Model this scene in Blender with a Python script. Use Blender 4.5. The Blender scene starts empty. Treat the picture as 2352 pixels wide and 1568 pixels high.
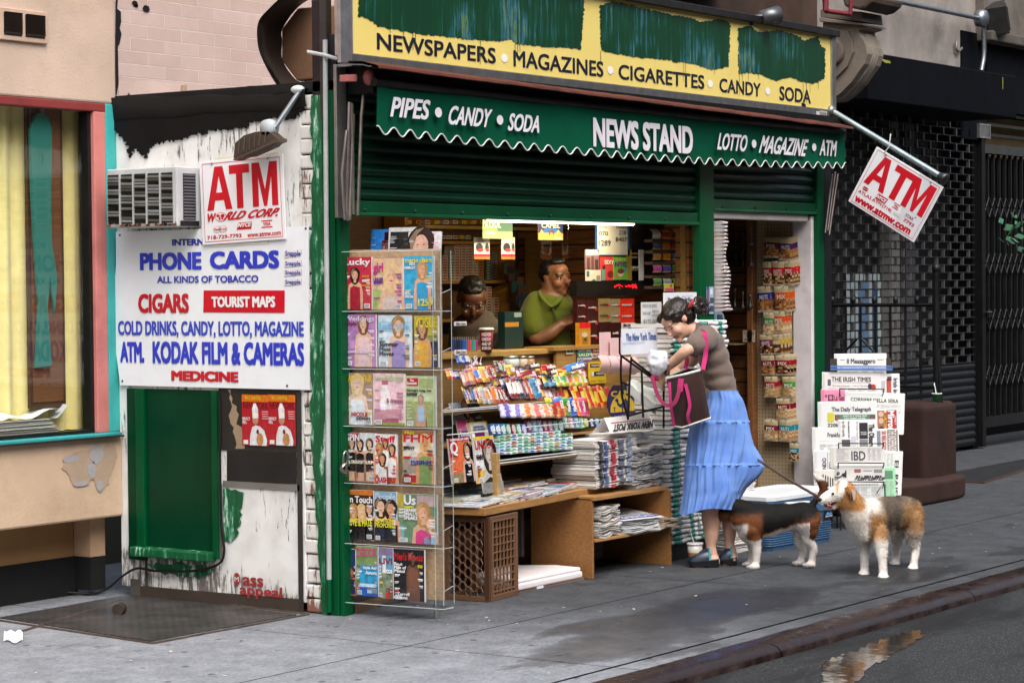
import bpy, bmesh, math, random
from mathutils import Vector, Matrix, noise
random.seed(7)
R_ = math.radians
SC = bpy.context.scene
COL = SC.collection
V = Vector
# ---------------------------------------------------------------- camera
F_PX, CX, CY, HC = 5365.0, 1176.0, 784.0, 1.68       # focal length in px of a 2352 px wide frame
_roll, _pitch, _yaw = math.atan(.009), math.atan(140/5365), R_(35)
FH = V((math.cos(_yaw), math.sin(_yaw), 0)); RH = V((math.sin(_yaw), -math.cos(_yaw), 0)); UZ = V((0, 0, 1))
CF = FH*math.cos(_pitch) - UZ*math.sin(_pitch); _u = UZ*math.cos(_pitch) + FH*math.sin(_pitch)
CR = RH*math.cos(_roll) - _u*math.sin(_roll); CU = _u*math.cos(_roll) + RH*math.sin(_roll)
def ray(px, py): return CF*F_PX + CR*(px-CX) - CU*(py-CY)
_d = ray(800, 1413); CAMP = -_d*(HC/-_d.z)
cam = bpy.data.objects.new('camera', bpy.data.cameras.new('camera')); COL.objects.link(cam)
cam.matrix_world = Matrix.Translation(CAMP) @ Matrix((CR, CU, -CF)).transposed().to_4x4()
cam.data.sensor_width = 36; cam.data.lens = F_PX/2352*36; cam.data.clip_start = .1; cam.data.clip_end = 2000
SC.camera = cam
# ---------------------------------------------------------------- world, sun, exposure
SUN_EL, SUN_AZ = R_(56), R_(236)      # azimuth of the sun measured from +X towards +Y
w = bpy.data.worlds.new('World'); SC.world = w; w.use_nodes = True
_n = w.node_tree.nodes; _l = w.node_tree.links
_sky = _n.new('ShaderNodeTexSky'); _sky.sky_type = 'NISHITA'; _sky.sun_disc = False
_sky.sun_elevation = SUN_EL; _sky.sun_rotation = R_(90)-SUN_AZ
_sky.air_density = 1.0; _sky.dust_density = 6.0; _sky.ozone_density = 1.5
_hs = _n.new('ShaderNodeHueSaturation'); _hs.inputs['Saturation'].default_value = .62
_l.new(_sky.outputs[0], _hs.inputs['Color']); _l.new(_hs.outputs[0], _n['Background'].inputs[0])
_n['Background'].inputs[1].default_value = .12
sd = bpy.data.lights.new('sun', 'SUN'); sd.energy = 1.0; sd.angle = R_(50); sd.color = (1, .995, .98)
so = bpy.data.objects.new('sun', sd); COL.objects.link(so)
so.rotation_euler = V((math.cos(SUN_EL)*math.cos(SUN_AZ), math.cos(SUN_EL)*math.sin(SUN_AZ), math.sin(SUN_EL))).to_track_quat('Z', 'Y').to_euler()
SC.view_settings.view_transform = 'Standard'; SC.view_settings.look = 'None'
SC.view_settings.exposure = 1.05; SC.view_settings.gamma = 1
SC.cycles.max_bounces = 8; SC.cycles.transparent_max_bounces = 24
# ---------------------------------------------------------------- planes (pixel <-> place)
class Pl:
    def __init__(s, o, u, v): s.o, s.u, s.v = V(o), V(u).normalized(), V(v).normalized(); s.n = s.u.cross(s.v)
    def at(s, px, py):
        d = ray(px, py); t = (s.o-CAMP).dot(s.n)/d.dot(s.n); q = CAMP+d*t-s.o
        return q.dot(s.u), q.dot(s.v)
    def P(s, a, b, h=0): return s.o + s.u*a + s.v*b + s.n*h
    def w(s, px, py, h=0): a, b = s.at(px, py); return s.P(a, b, h)
    def off(s, h): return Pl(s.o+s.n*h, s.u, s.v)
def PF(y): return Pl((0, y, 0), (1, 0, 0), (0, 0, 1))
def PS(x): return Pl((x, 0, 0), (0, -1, 0), (0, 0, 1))
def PG(z=0): return Pl((0, 0, z), (1, 0, 0), (0, 1, 0))
def rg(sx, sy, sc): return lambda x, y: ((sx+x/sc)/1.4898, (sy+y/sc)/1.4898)
# ---------------------------------------------------------------- colour
def lin(c):
    if isinstance(c, str): c = tuple(int(c[i:i+2], 16)/255 for i in (0, 2, 4))
    return tuple(x/12.92 if x <= .04045 else ((x+.055)/1.055)**2.4 for x in c)
def mixc(a, b, t):
    a, b = lin(a) if isinstance(a, str) else a, lin(b) if isinstance(b, str) else b
    return tuple(x+(y-x)*t for x, y in zip(a, b))
def jit(c, k=.06):
    c = lin(c) if isinstance(c, str) else c; m = 1+random.uniform(-k, k)
    return tuple(min(1, max(0, x*m*(1+random.uniform(-k, k)*.5))) for x in c)
# ---------------------------------------------------------------- materials
MATS = {}
def nd(nt, t, **kw):
    x = nt.nodes.new(t)
    for k, v in kw.items():
        if k in x.inputs.keys(): x.inputs[k].default_value = v
        else: setattr(x, k, v)
    return x
def ramp(nt, src, stops):
    r = nt.nodes.new('ShaderNodeValToRGB'); e = r.color_ramp.elements
    while len(e) < len(stops): e.new(.5)
    for i, (p, c) in enumerate(stops):
        e[i].position = p; e[i].color = tuple(c if isinstance(c, tuple) else (c, c, c))[:3]+(1,)
    nt.links.new(src, r.inputs[0]); return r.outputs[0]
def tex(nt, kind, scale, detail=4, vec=None, stretch=None, **kw):
    if stretch:
        m = nd(nt, 'ShaderNodeMapping'); m.inputs['Scale'].default_value = stretch
        c = vec or nd(nt, 'ShaderNodeTexCoord').outputs['Object']; nt.links.new(c, m.inputs[0]); vec = m.outputs[0]
    elif vec is None: vec = nd(nt, 'ShaderNodeTexCoord').outputs['Object']
    if kind == 'noise':
        t = nd(nt, 'ShaderNodeTexNoise', Scale=scale, Detail=detail, **kw); nt.links.new(vec, t.inputs['Vector']); return t.outputs[0]
    t = nd(nt, 'ShaderNodeTexVoronoi', Scale=scale, **kw); nt.links.new(vec, t.inputs['Vector']); return t.outputs[0]
def mixn(nt, fac, a, b, mode='MIX'):
    m = nt.nodes.new('ShaderNodeMix'); m.data_type = 'RGBA'; m.blend_type = mode
    for sock, v in ((m.inputs[0], fac), (m.inputs[6], a), (m.inputs[7], b)):
        if isinstance(v, bpy.types.NodeSocket): nt.links.new(v, sock)
        elif isinstance(v, (int, float)): sock.default_value = v if sock.type == 'VALUE' else (v, v, v, 1)
        else: sock.default_value = tuple(v)[:3]+(1,)
    return m.outputs[2]
def newmat(name):
    m = bpy.data.materials.new(name); m.use_nodes = True; nt = m.node_tree
    return m, nt, nt.nodes['Principled BSDF']
def bump(nt, bs, h, strength=.3, dist=.01):
    b = nd(nt, 'ShaderNodeBump', Strength=strength, Distance=dist); nt.links.new(h, b.inputs['Height']); nt.links.new(b.outputs[0], bs.inputs['Normal'])
def finish(key, rough=.5, metal=0, spec=.5, var=.12, vs=6, dirt=0, ds=3, bmp=0, bs=40, stretch=None, sheen=0, trans=0, sss=0, coat=0, emit=0):
    """one finish; the colour comes from the mesh's own Col attribute, times wear noise"""
    m, nt, b = newmat(key)
    a = nd(nt, 'ShaderNodeAttribute', attribute_name='Col'); c = a.outputs['Color']
    if var:
        n = tex(nt, 'noise', vs, 5, stretch=stretch); c = mixn(nt, 1, c, ramp(nt, n, [(.25, 1-var), (.75, 1+var*.4)]), 'MULTIPLY')
    if dirt:
        n = tex(nt, 'noise', ds, 8, Roughness=.7); c = mixn(nt, ramp(nt, n, [(.5, 0.), (.72, dirt)]), c, mixn(nt, 1, c, (.3, .27, .24), 'MULTIPLY'))
    nt.links.new(c, b.inputs['Base Color'])
    b.inputs['Roughness'].default_value = rough; b.inputs['Metallic'].default_value = metal; b.inputs['Specular IOR Level'].default_value = spec
    if rough > .15 and not trans:
        n = tex(nt, 'noise', 9, 4); r = nd(nt, 'ShaderNodeMath', operation='MULTIPLY_ADD'); nt.links.new(n, r.inputs[0]); r.inputs[1].default_value = .25; r.inputs[2].default_value = rough-.12; nt.links.new(r.outputs[0], b.inputs['Roughness'])
    if bmp: bump(nt, b, tex(nt, 'noise', bs, 5, stretch=stretch), bmp, .004)
    if sheen: b.inputs['Sheen Weight'].default_value = sheen
    if trans: b.inputs['Transmission Weight'].default_value = trans
    if sss: b.inputs['Subsurface Weight'].default_value = sss; b.inputs['Subsurface Scale'].default_value = .006; b.inputs['Subsurface Radius'].default_value = (1, .35, .2)
    if coat: b.inputs['Coat Weight'].default_value = coat; b.inputs['Coat Roughness'].default_value = .08
    if emit: nt.links.new(c, b.inputs['Emission Color']); b.inputs['Emission Strength'].default_value = emit
    MATS[key] = m
finish('paint', .45, spec=.35, var=.22, vs=5, dirt=.35, ds=4, bmp=.25, bs=30)
finish('gloss_paint', .36, spec=.2, var=.3, vs=3, dirt=.3, ds=5, bmp=.3, bs=14, stretch=(1, 1, .25))
finish('sign', .35, var=.06, vs=2, dirt=.12, ds=2.5)
finish('paper', .55, var=.08, vs=9, bmp=.12, bs=25)
finish('cover', .22, var=.3, vs=42, spec=.6)
finish('plastic', .35, var=.06, vs=8)
finish('foil', .22, var=.1, vs=30, spec=.8, bmp=.5, bs=45)
finish('metal', .4, metal=.85, var=.3, vs=14, dirt=.3, ds=9)
finish('chrome', .15, metal=1, var=.1, vs=20)
finish('black_iron', .45, spec=.3, var=.35, vs=9, bmp=.3, bs=60)
finish('wood', .5, var=.35, vs=9, stretch=(.6, 5, 9), bmp=.15, bs=20, dirt=.2, ds=4)
finish('cloth', .85, var=.14, vs=10, bmp=.35, bs=90, sheen=.2, spec=.2)
finish('canvas', .8, var=.12, vs=7, bmp=.3, bs=60, spec=.12)
finish('matte', .7, var=.2, vs=5, spec=.06, dirt=.3)
finish('linen', .9, var=.12, vs=14, bmp=.22, bs=30, sheen=.15, spec=.15)
finish('skin', .5, var=.07, vs=20, sss=.15, bmp=.06, bs=120)
finish('hair', .42, var=.5, vs=60, stretch=(1, 1, .3), bmp=.8, bs=120)
finish('fur', .75, var=.18, vs=45, bmp=.8, bs=90, spec=.2)
finish('stucco', .85, var=.2, vs=2.2, dirt=.3, ds=1.7, bmp=.5, bs=70, spec=.25)
finish('stone', .8, var=.35, vs=4, dirt=.5, ds=2.2, bmp=.6, bs=25, spec=.25)
finish('rust', .6, spec=.25, var=.5, vs=8, dirt=.5, ds=5, bmp=.4, bs=30)
finish('lamp', .5, var=0, emit=5)
finish('led', .5, var=0, emit=3)
def glassy(key, tint, fres=1.45, ext=.9):
    m, nt, b = newmat(key); nt.nodes.remove(b)
    t = nd(nt, 'ShaderNodeBsdfTransparent'); t.inputs[0].default_value = tuple(x*ext for x in tint)+(1,)
    g = nd(nt, 'ShaderNodeBsdfGlossy'); g.inputs['Roughness'].default_value = .03
    fr = nd(nt, 'ShaderNodeFresnel', IOR=fres); mx = nd(nt, 'ShaderNodeMixShader')
    ge = nd(nt, 'ShaderNodeNewGeometry'); iv = nd(nt, 'ShaderNodeMath', operation='SUBTRACT'); iv.inputs[0].default_value = 1; nt.links.new(ge.outputs['Backfacing'], iv.inputs[1]); ml = nd(nt, 'ShaderNodeMath', operation='MULTIPLY'); nt.links.new(iv.outputs[0], ml.inputs[0]); nt.links.new(fr.outputs[0], ml.inputs[1])
    nt.links.new(ml.outputs[0], mx.inputs[0]); nt.links.new(t.outputs[0], mx.inputs[1]); nt.links.new(g.outputs[0], mx.inputs[2])
    nt.links.new(mx.outputs[0], nt.nodes['Material Output'].inputs[0]); MATS[key] = m
glassy('glass', (1, 1, .98), 1.65, .97); glassy('acrylic', (.98, .99, 1), 1.45, .985)
# ---------------------------------------------------------------- objects
ORG = {}
def tag(o, label=None, cat=None, group=None, kind=None):
    if label: o['label'] = label
    if cat: o['category'] = cat
    if group: o['group'] = group
    if kind: o['kind'] = kind
    return o
def thing(name, label, cat, loc=(0, 0, 0), group=None):
    o = bpy.data.objects.new(name, None); COL.objects.link(o); o.empty_display_size = .1
    o.location = V(loc); ORG[o] = V(loc); return tag(o, label, cat, group)
def dup(o, loc=None, rot=None, label=None, parent=None, scale=None):
    c = o.copy(); COL.objects.link(c)
    if parent: c.parent = parent
    if loc is not None: c.location = V(loc)
    if rot is not None: c.rotation_euler = rot
    if scale: c.scale = scale
    if label: c['label'] = label
    for ch in o.children: dup(ch, parent=c)
    return c
_TXT = {}
def text_mesh(s, bold=0, res=3):
    k = (s, bold, res)
    if k not in _TXT:
        cu = bpy.data.curves.new('t', 'FONT'); cu.body = s; cu.offset = bold; cu.resolution_u = res; cu.size = 1
        ob = bpy.data.objects.new('t', cu); COL.objects.link(ob); dg = bpy.context.evaluated_depsgraph_get()
        me = bpy.data.meshes.new_from_object(ob.evaluated_get(dg))
        vs = [(v.co.x, v.co.y) for v in me.vertices]; fs = [tuple(p.vertices) for p in me.polygons]
        bpy.data.objects.remove(ob); bpy.data.meshes.remove(me); bpy.data.curves.remove(cu)
        x0, x1 = min(v[0] for v in vs), max(v[0] for v in vs); y0, y1 = min(v[1] for v in vs), max(v[1] for v in vs)
        _TXT[k] = ([((x-x0)/(x1-x0), (y-y0)/(y1-y0)) for x, y in vs], fs, x1-x0, y1-y0)
    return _TXT[k]
class MB:
    def __init__(s): s.v, s.f, s.c, s.sm = [], [], [], []
    def face(s, pts, c, sm=False):
        b = len(s.v); s.v += [V(p) for p in pts]; s.f.append(tuple(range(b, b+len(pts)))); s.c.append(lin(c) if isinstance(c, str) else c); s.sm.append(sm); return s
    def grid(s, rows, c, sm=True, close=False, cf=None):
        b = len(s.v); n = len(rows[0]); c = lin(c) if isinstance(c, str) else c
        for r in rows: s.v += [V(p) for p in r]
        for i in range(len(rows)-1):
            for j in range(n if close else n-1):
                k = (j+1) % n; s.f.append((b+i*n+j, b+i*n+k, b+(i+1)*n+k, b+(i+1)*n+j)); s.c.append(cf(i, j) if cf else c); s.sm.append(sm)
        return s
    def box(s, lo, hi, c, M=None):
        x0, y0, z0 = lo; x1, y1, z1 = hi; P = [V((x, y, z)) for z in (z0, z1) for x, y in ((x0, y0), (x1, y0), (x1, y1), (x0, y1))]
        if M: P = [M @ p for p in P]
        b = len(s.v); s.v += P; c = lin(c) if isinstance(c, str) else c
        for f in ((0, 3, 2, 1), (4, 5, 6, 7), (0, 1, 5, 4), (1, 2, 6, 5), (2, 3, 7, 6), (3, 0, 4, 7)): s.f.append(tuple(b+i for i in f)); s.c.append(c); s.sm.append(False)
        return s
    def pbox(s, pl, a0, b0, a1, b1, h0, h1, c):
        return s.prism(pl, [(a0, b0), (a1, b0), (a1, b1), (a0, b1)], h0, h1, c)
    def prism(s, pl, pts, h0, h1, c, back=True):
        b = len(s.v); n = len(pts); c = lin(c) if isinstance(c, str) else c
        s.v += [pl.P(a, q, h0) for a, q in pts] + [pl.P(a, q, h1) for a, q in pts]
        s.f.append(tuple(range(b+n, b+2*n))); s.c.append(c); s.sm.append(False)
        if back: s.f.append(tuple(range(b+n-1, b-1, -1))); s.c.append(c); s.sm.append(False)
        for i in range(n): j = (i+1) % n; s.f.append((b+i, b+j, b+n+j, b+n+i)); s.c.append(c); s.sm.append(False)
        return s
    def poly(s, pl, pts, c, h=0): return s.face([pl.P(a, b, h) for a, b in pts], c)
    def rect(s, pl, a0, b0, a1, b1, c, h=0): return s.poly(pl, [(a0, b0), (a1, b0), (a1, b1), (a0, b1)], c, h)
    def disc(s, pl, a, b, ra, rb, c, h=0, n=16): return s.poly(pl, [(a+ra*math.cos(i*2*math.pi/n), b+rb*math.sin(i*2*math.pi/n)) for i in range(n)], c, h)
    def frame(s, pl, a0, b0, a1, b1, t, c, h=0):
        for q in ((a0, b0, a1, b0+t), (a0, b1-t, a1, b1), (a0, b0+t, a0+t, b1-t), (a1-t, b0+t, a1, b1-t)): s.rect(pl, *q, c, h)
        return s
    def text(s, pl, txt, a0, b0, a1, b1, c, h=.001, bold=0, shear=0, res=2, ext=0, rot=0, flip=False):
        vs, fs, we, he = text_mesh(txt, 0, res); c = lin(c) if isinstance(c, str) else c
        if bold > .005:       # heavier strokes: the outline stamped several times, each a hair above the last
            dx, dy = bold*.8/we, bold*.55/he; offs = [(-1, -1), (1, 1), (-1, 1), (1, -1)]+([(0, 0), (1, 0), (-1, 0), (0, 1), (0, -1)] if bold > .03 else [])
            sets = [[(dx+x*(1-2*dx)+i*dx, dy+y*(1-2*dy)+j*dy) for x, y in vs] for i, j in offs]
        else: sets = [vs]
        for n_, q_ in enumerate(sets): s._stamp(pl, q_, fs, a0, b0, a1, b1, c, h+.00025*n_, shear, rot, flip)
        return s
    def _stamp(s, pl, vs, fs, a0, b0, a1, b1, c, h, shear, rot, flip):
        b = len(s.v); W, H = a1-a0, b1-b0
        for x, y in vs:
            if rot == 90: X, Y = a0+(1-y)*W, b0+x*H         # reads upwards
            elif rot == -90: X, Y = a0+y*W, b0+(1-x)*H
            else: X, Y = a0+(x+shear*(y-.5))*W, b0+y*H
            if flip: X, Y = a0+a1-X, b0+b1-Y
            s.v.append(pl.P(X, Y, h))
        for f in fs: s.f.append(tuple(b+i for i in f)); s.c.append(c); s.sm.append(False)
        return s
    def ptext(s, pl, txt, x0, yb, x1, yt, c, **k):
        """text whose lower left / upper right corners sit at the given picture points of a real plane"""
        a0, b0 = pl.at(x0, yb); a1, b1 = pl.at(x1, yt); return s.text(pl, txt, a0, b0, a1, b1, c, **k)
    def tube(s, path, r, c, n=8, closed=False, sx=1, cap=True):
        P = [V(p) for p in path]; rs = r if isinstance(r, (list, tuple)) else [r]*len(P); rows = []
        prev = None
        for i, p in enumerate(P):
            t = (P[(i+1) % len(P)]-P[i-1]) if closed else P[min(i+1, len(P)-1)]-P[max(i-1, 0)]
            t = t.normalized() if t.length > 1e-9 else UZ
            if prev is None: a = UZ.cross(t) if abs(t.z) < .9 else V((1, 0, 0)).cross(t)
            else: a = prev - t*prev.dot(t)
            a.normalize(); prev = a; e = t.cross(a)
            rows.append([p+(a*math.cos(k*2*math.pi/n)*sx+e*math.sin(k*2*math.pi/n))*rs[i] for k in range(n)])
        if closed: rows.append(rows[0])
        s.grid(rows, c, True, True)
        if cap and not closed: s.face(rows[0][::-1], c); s.face(rows[-1], c)
        return s
    def loft(s, rings, c, cap=True, cf=None):
        s.grid(rings, c, True, True, cf)
        if cap:
            s.face(rings[0][::-1], cf(0, 0) if cf else c); s.face(rings[-1], cf(len(rings)-2, 0) if cf else c)
        return s
    def ell(s, c0, r, c, M=None, n=14, m=9):
        c0 = V(c0); r = r if isinstance(r, (tuple, list)) else (r, r, r); rows = []
        for i in range(m+1):
            th = math.pi*i/m; th = min(max(th, .02), math.pi-.02)
            row = []
            for j in range(n):
                q = V((r[0]*math.sin(th)*math.cos(j*2*math.pi/n), r[1]*math.sin(th)*math.sin(j*2*math.pi/n), -r[2]*math.cos(th)))
                row.append(c0+((M @ q) if M else q))
            rows.append(row)
        return s.loft(rows, c)
    def lathe(s, prof, c0, c, n=20, ax=None, cf=None):
        c0 = V(c0); rows = []
        A = ax or Matrix.Identity(3)
        for r, z in prof: rows.append([c0+A @ V((r*math.cos(k*2*math.pi/n), r*math.sin(k*2*math.pi/n), z)) for k in range(n)])
        return s.loft(rows, c, True, cf)
    def add(s, o, M=None):
        b = len(s.v); s.v += [(M @ p) if M else p.copy() for p in o.v]; s.f += [tuple(b+i for i in f) for f in o.f]; s.c += o.c; s.sm += o.sm; return s
    def mesh(s, name, org=V((0, 0, 0))):
        me = bpy.data.meshes.new(name); me.from_pydata([tuple(p-org) for p in s.v], [], s.f)
        ca = me.color_attributes.new('Col', 'FLOAT_COLOR', 'CORNER'); buf = []
        for p in me.polygons: buf += list(tuple(s.c[p.index])[:3]+(1.,))*p.loop_total
        ca.data.foreach_set('color', buf); me.polygons.foreach_set('use_smooth', s.sm); me.update()
        return me
    def build(s, name, mat, parent=None, bevel=0, org=None, label=None, cat=None, group=None, kind=None, seg=2, weld=False, auto=None):
        if parent is not None and org is None:
            q = parent; org = ORG.get(q)
            while org is None and q.parent: q = q.parent; org = ORG.get(q)
        org = V(org) if org is not None else V((0, 0, 0))
        me = s.mesh(name, org); me.materials.append(MATS[mat] if isinstance(mat, str) else mat)
        if auto: me.set_sharp_from_angle(angle=R_(auto))
        o = bpy.data.objects.new(name, me); COL.objects.link(o)
        if parent is not None: o.parent = parent
        else: o.location = org; ORG[o] = org
        if bevel:
            b = o.modifiers.new('bevel', 'BEVEL'); b.width = bevel; b.segments = seg; b.limit_method = 'ANGLE'; b.angle_limit = R_(40)
        return tag(o, label, cat, group, kind)
def child_of_mesh(o):   # a mesh thing that carries parts: its own origin is the parts' origin
    ORG[o] = V(o.location); return o
def bez(a, b, c, n=10): return [V(a)*(1-t)**2+V(b)*2*t*(1-t)+V(c)*t*t for t in [i/n for i in range(n+1)]]
def spl(P, n=6):
    P = [V(p) for p in P]; out = []
    for i in range(len(P)-1):
        a, b, c, d = P[max(i-1, 0)], P[i], P[i+1], P[min(i+2, len(P)-1)]
        for k in range(n):
            t = k/n; out.append(.5*((2*b)+(c-a)*t+(2*a-5*b+4*c-d)*t*t+(3*b-a-3*c+d)*t**3))
    return out+[P[-1]]
def jag(x0, y0, x1, y1, n, amp, seed=0):
    """a ragged line between two points"""
    r = random.Random(seed); out = []
    dx, dy = x1-x0, y1-y0; L = math.hypot(dx, dy) or 1
    for i in range(n+1):
        t = i/n; k = r.uniform(-1, 1)*amp*(0 if i in (0, n) else 1); out.append((x0+dx*t-dy/L*k, y0+dy*t+dx/L*k))
    return out
# ================================================================ special surfaces
def xz(nt, a='X', b='Z'):
    t = nd(nt, 'ShaderNodeTexCoord'); s = nd(nt, 'ShaderNodeSeparateXYZ'); c = nd(nt, 'ShaderNodeCombineXYZ')
    nt.links.new(t.outputs['Object'], s.inputs[0]); nt.links.new(s.outputs[a], c.inputs[0]); nt.links.new(s.outputs[b], c.inputs[1]); return c.outputs[0]
def m_sidewalk():
    m, nt, b = newmat('concrete')
    sp = nd(nt, 'ShaderNodeSeparateXYZ'); nt.links.new(nd(nt, 'ShaderNodeTexCoord').outputs['Object'], sp.inputs[0])
    big = tex(nt, 'noise', .8, 6); fine = tex(nt, 'noise', 60, 4, Roughness=.8); mid = tex(nt, 'noise', 5, 8, Roughness=.7)
    c = ramp(nt, mid, [(.3, lin('6e7278')), (.55, lin('868a90')), (.75, lin('9a9ea4'))])
    # darker paving in front of the stand and beyond: damp, dirt and painted-in shade
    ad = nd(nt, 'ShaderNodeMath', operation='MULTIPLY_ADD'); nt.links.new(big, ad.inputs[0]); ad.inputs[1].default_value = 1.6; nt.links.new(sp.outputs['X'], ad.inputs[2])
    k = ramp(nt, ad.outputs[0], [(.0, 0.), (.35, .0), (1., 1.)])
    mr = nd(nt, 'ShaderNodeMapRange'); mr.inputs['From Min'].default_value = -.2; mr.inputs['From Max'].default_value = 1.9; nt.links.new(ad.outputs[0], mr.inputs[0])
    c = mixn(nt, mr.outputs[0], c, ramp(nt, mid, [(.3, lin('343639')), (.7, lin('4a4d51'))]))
    c = mixn(nt, .7, c, ramp(nt, fine, [(.3, .5), (.7, 1.4)]), 'MULTIPLY'); c = mixn(nt, .6, c, ramp(nt, tex(nt, 'noise', 24, 6, Roughness=.75), [(.3, .6), (.7, 1.25)]), 'MULTIPLY')
    spots = tex(nt, 'voro', 6.5); c = mixn(nt, ramp(nt, spots, [(.08, .8), (.14, 0.)]), c, (.04, .04, .04))
    # wet stains, mostly towards the kerb
    wn = tex(nt, 'noise', 1.5, 9, stretch=(.5, 1.1, 1), Roughness=.68)
    yy = nd(nt, 'ShaderNodeMapRange'); yy.inputs['From Min'].default_value = -.75; yy.inputs['From Max'].default_value = -1.5; nt.links.new(sp.outputs['Y'], yy.inputs[0])
    xx = nd(nt, 'ShaderNodeMapRange'); xx.inputs['From Min'].default_value = -1.2; xx.inputs['From Max'].default_value = .4; nt.links.new(sp.outputs['X'], xx.inputs[0])
    mm = nd(nt, 'ShaderNodeMath', operation='MULTIPLY'); nt.links.new(yy.outputs[0], mm.inputs[0]); nt.links.new(xx.outputs[0], mm.inputs[1])
    m2 = nd(nt, 'ShaderNodeMath', operation='MULTIPLY_ADD'); nt.links.new(mm.outputs[0], m2.inputs[0]); m2.inputs[1].default_value = .06; nt.links.new(wn, m2.inputs[2])
    for cx_, cy_, rx_, ry_, k_ in ((-.1, -1.62, 1.0, .32, .3), (1.15, -1.4, .95, .36, .32), (2.95, -1.78, .55, .14, .3), (.2, -1.2, .5, .1, .16)):
        mp = nd(nt, 'ShaderNodeMapping'); mp.inputs['Location'].default_value = (-cx_/rx_, -cy_/ry_, 0); mp.inputs['Scale'].default_value = (1/rx_, 1/ry_, 0); nt.links.new(nd(nt, 'ShaderNodeTexCoord').outputs['Object'], mp.inputs[0]); ln_ = nd(nt, 'ShaderNodeVectorMath', operation='LENGTH'); nt.links.new(mp.outputs[0], ln_.inputs[0])
        fa = nd(nt, 'ShaderNodeMapRange'); fa.inputs['From Min'].default_value = 1.15; fa.inputs['From Max'].default_value = .2; fa.inputs['To Max'].default_value = k_; nt.links.new(ln_.outputs['Value'], fa.inputs[0]); ad2 = nd(nt, 'ShaderNodeMath'); nt.links.new(m2.outputs[0], ad2.inputs[0]); nt.links.new(fa.outputs[0], ad2.inputs[1]); m2 = ad2
    wet = ramp(nt, m2.outputs[0], [(.59, 0.), (.62, .7), (.7, 1.)])
    c = mixn(nt, wet, c, mixn(nt, 1, c, (.5, .48, .47), 'MULTIPLY'))
    nt.links.new(c, b.inputs['Base Color'])
    nt.links.new(ramp(nt, m2.outputs[0], [(.58, .88), (.66, .7), (.8, .38)]), b.inputs['Roughness'])
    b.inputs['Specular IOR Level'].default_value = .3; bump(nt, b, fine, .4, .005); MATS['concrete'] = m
def m_road():
    m, nt, b = newmat('asphalt')
    fine = tex(nt, 'noise', 90, 4, Roughness=.8); st = tex(nt, 'voro', 70); wn = tex(nt, 'noise', 1.1, 8, stretch=(.45, 1.6, 1), Roughness=.6)
    sp = nd(nt, 'ShaderNodeSeparateXYZ'); nt.links.new(nd(nt, 'ShaderNodeTexCoord').outputs['Object'], sp.inputs[0])
    c = ramp(nt, fine, [(.3, lin('1b1d1e')), (.7, lin('393b3d'))]); c = mixn(nt, ramp(nt, st, [(.1, .5), (.3, 0.)]), c, lin('8d8f90'))
    yy = nd(nt, 'ShaderNodeMapRange'); yy.inputs['From Min'].default_value = -3.3; yy.inputs['From Max'].default_value = -2.45; nt.links.new(sp.outputs['Y'], yy.inputs[0])
    m2 = nd(nt, 'ShaderNodeMath', operation='MULTIPLY_ADD'); nt.links.new(yy.outputs[0], m2.inputs[0]); m2.inputs[1].default_value = .06; nt.links.new(wn, m2.inputs[2])
    for cx_, cy_, rx_, ry_, k_ in ((-.1, -1.62, 1.0, .32, .3), (1.15, -1.4, .95, .36, .32), (2.95, -1.78, .55, .14, .3), (.2, -1.2, .5, .1, .16)):
        mp = nd(nt, 'ShaderNodeMapping'); mp.inputs['Location'].default_value = (-cx_/rx_, -cy_/ry_, 0); mp.inputs['Scale'].default_value = (1/rx_, 1/ry_, 0); nt.links.new(nd(nt, 'ShaderNodeTexCoord').outputs['Object'], mp.inputs[0]); ln_ = nd(nt, 'ShaderNodeVectorMath', operation='LENGTH'); nt.links.new(mp.outputs[0], ln_.inputs[0])
        fa = nd(nt, 'ShaderNodeMapRange'); fa.inputs['From Min'].default_value = 1.15; fa.inputs['From Max'].default_value = .2; fa.inputs['To Max'].default_value = k_; nt.links.new(ln_.outputs['Value'], fa.inputs[0]); ad2 = nd(nt, 'ShaderNodeMath'); nt.links.new(m2.outputs[0], ad2.inputs[0]); nt.links.new(fa.outputs[0], ad2.inputs[1]); m2 = ad2
    wet = ramp(nt, m2.outputs[0], [(.5, 0.), (.62, 1.)]); c = mixn(nt, wet, c, mixn(nt, 1, c, (.5, .5, .48), 'MULTIPLY'))
    nt.links.new(c, b.inputs['Base Color']); nt.links.new(ramp(nt, m2.outputs[0], [(.5, .85), (.64, .5), (.8, .2)]), b.inputs['Roughness'])
    bp = nd(nt, 'ShaderNodeBump', Distance=.006); nt.links.new(fine, bp.inputs['Height']); nt.links.new(ramp(nt, m2.outputs[0], [(.5, .5), (.68, .02)]), bp.inputs['Strength']); nt.links.new(bp.outputs[0], b.inputs['Normal'])
    b.inputs['Specular IOR Level'].default_value = .25; MATS['asphalt'] = m
    m, nt, b = newmat('puddle'); b.inputs['Base Color'].default_value = (.022, .022, .02, 1); b.inputs['Roughness'].default_value = .05; b.inputs['IOR'].default_value = 1.5
    bump(nt, b, tex(nt, 'noise', 9, 3), .12, .012); MATS['puddle'] = m
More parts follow.
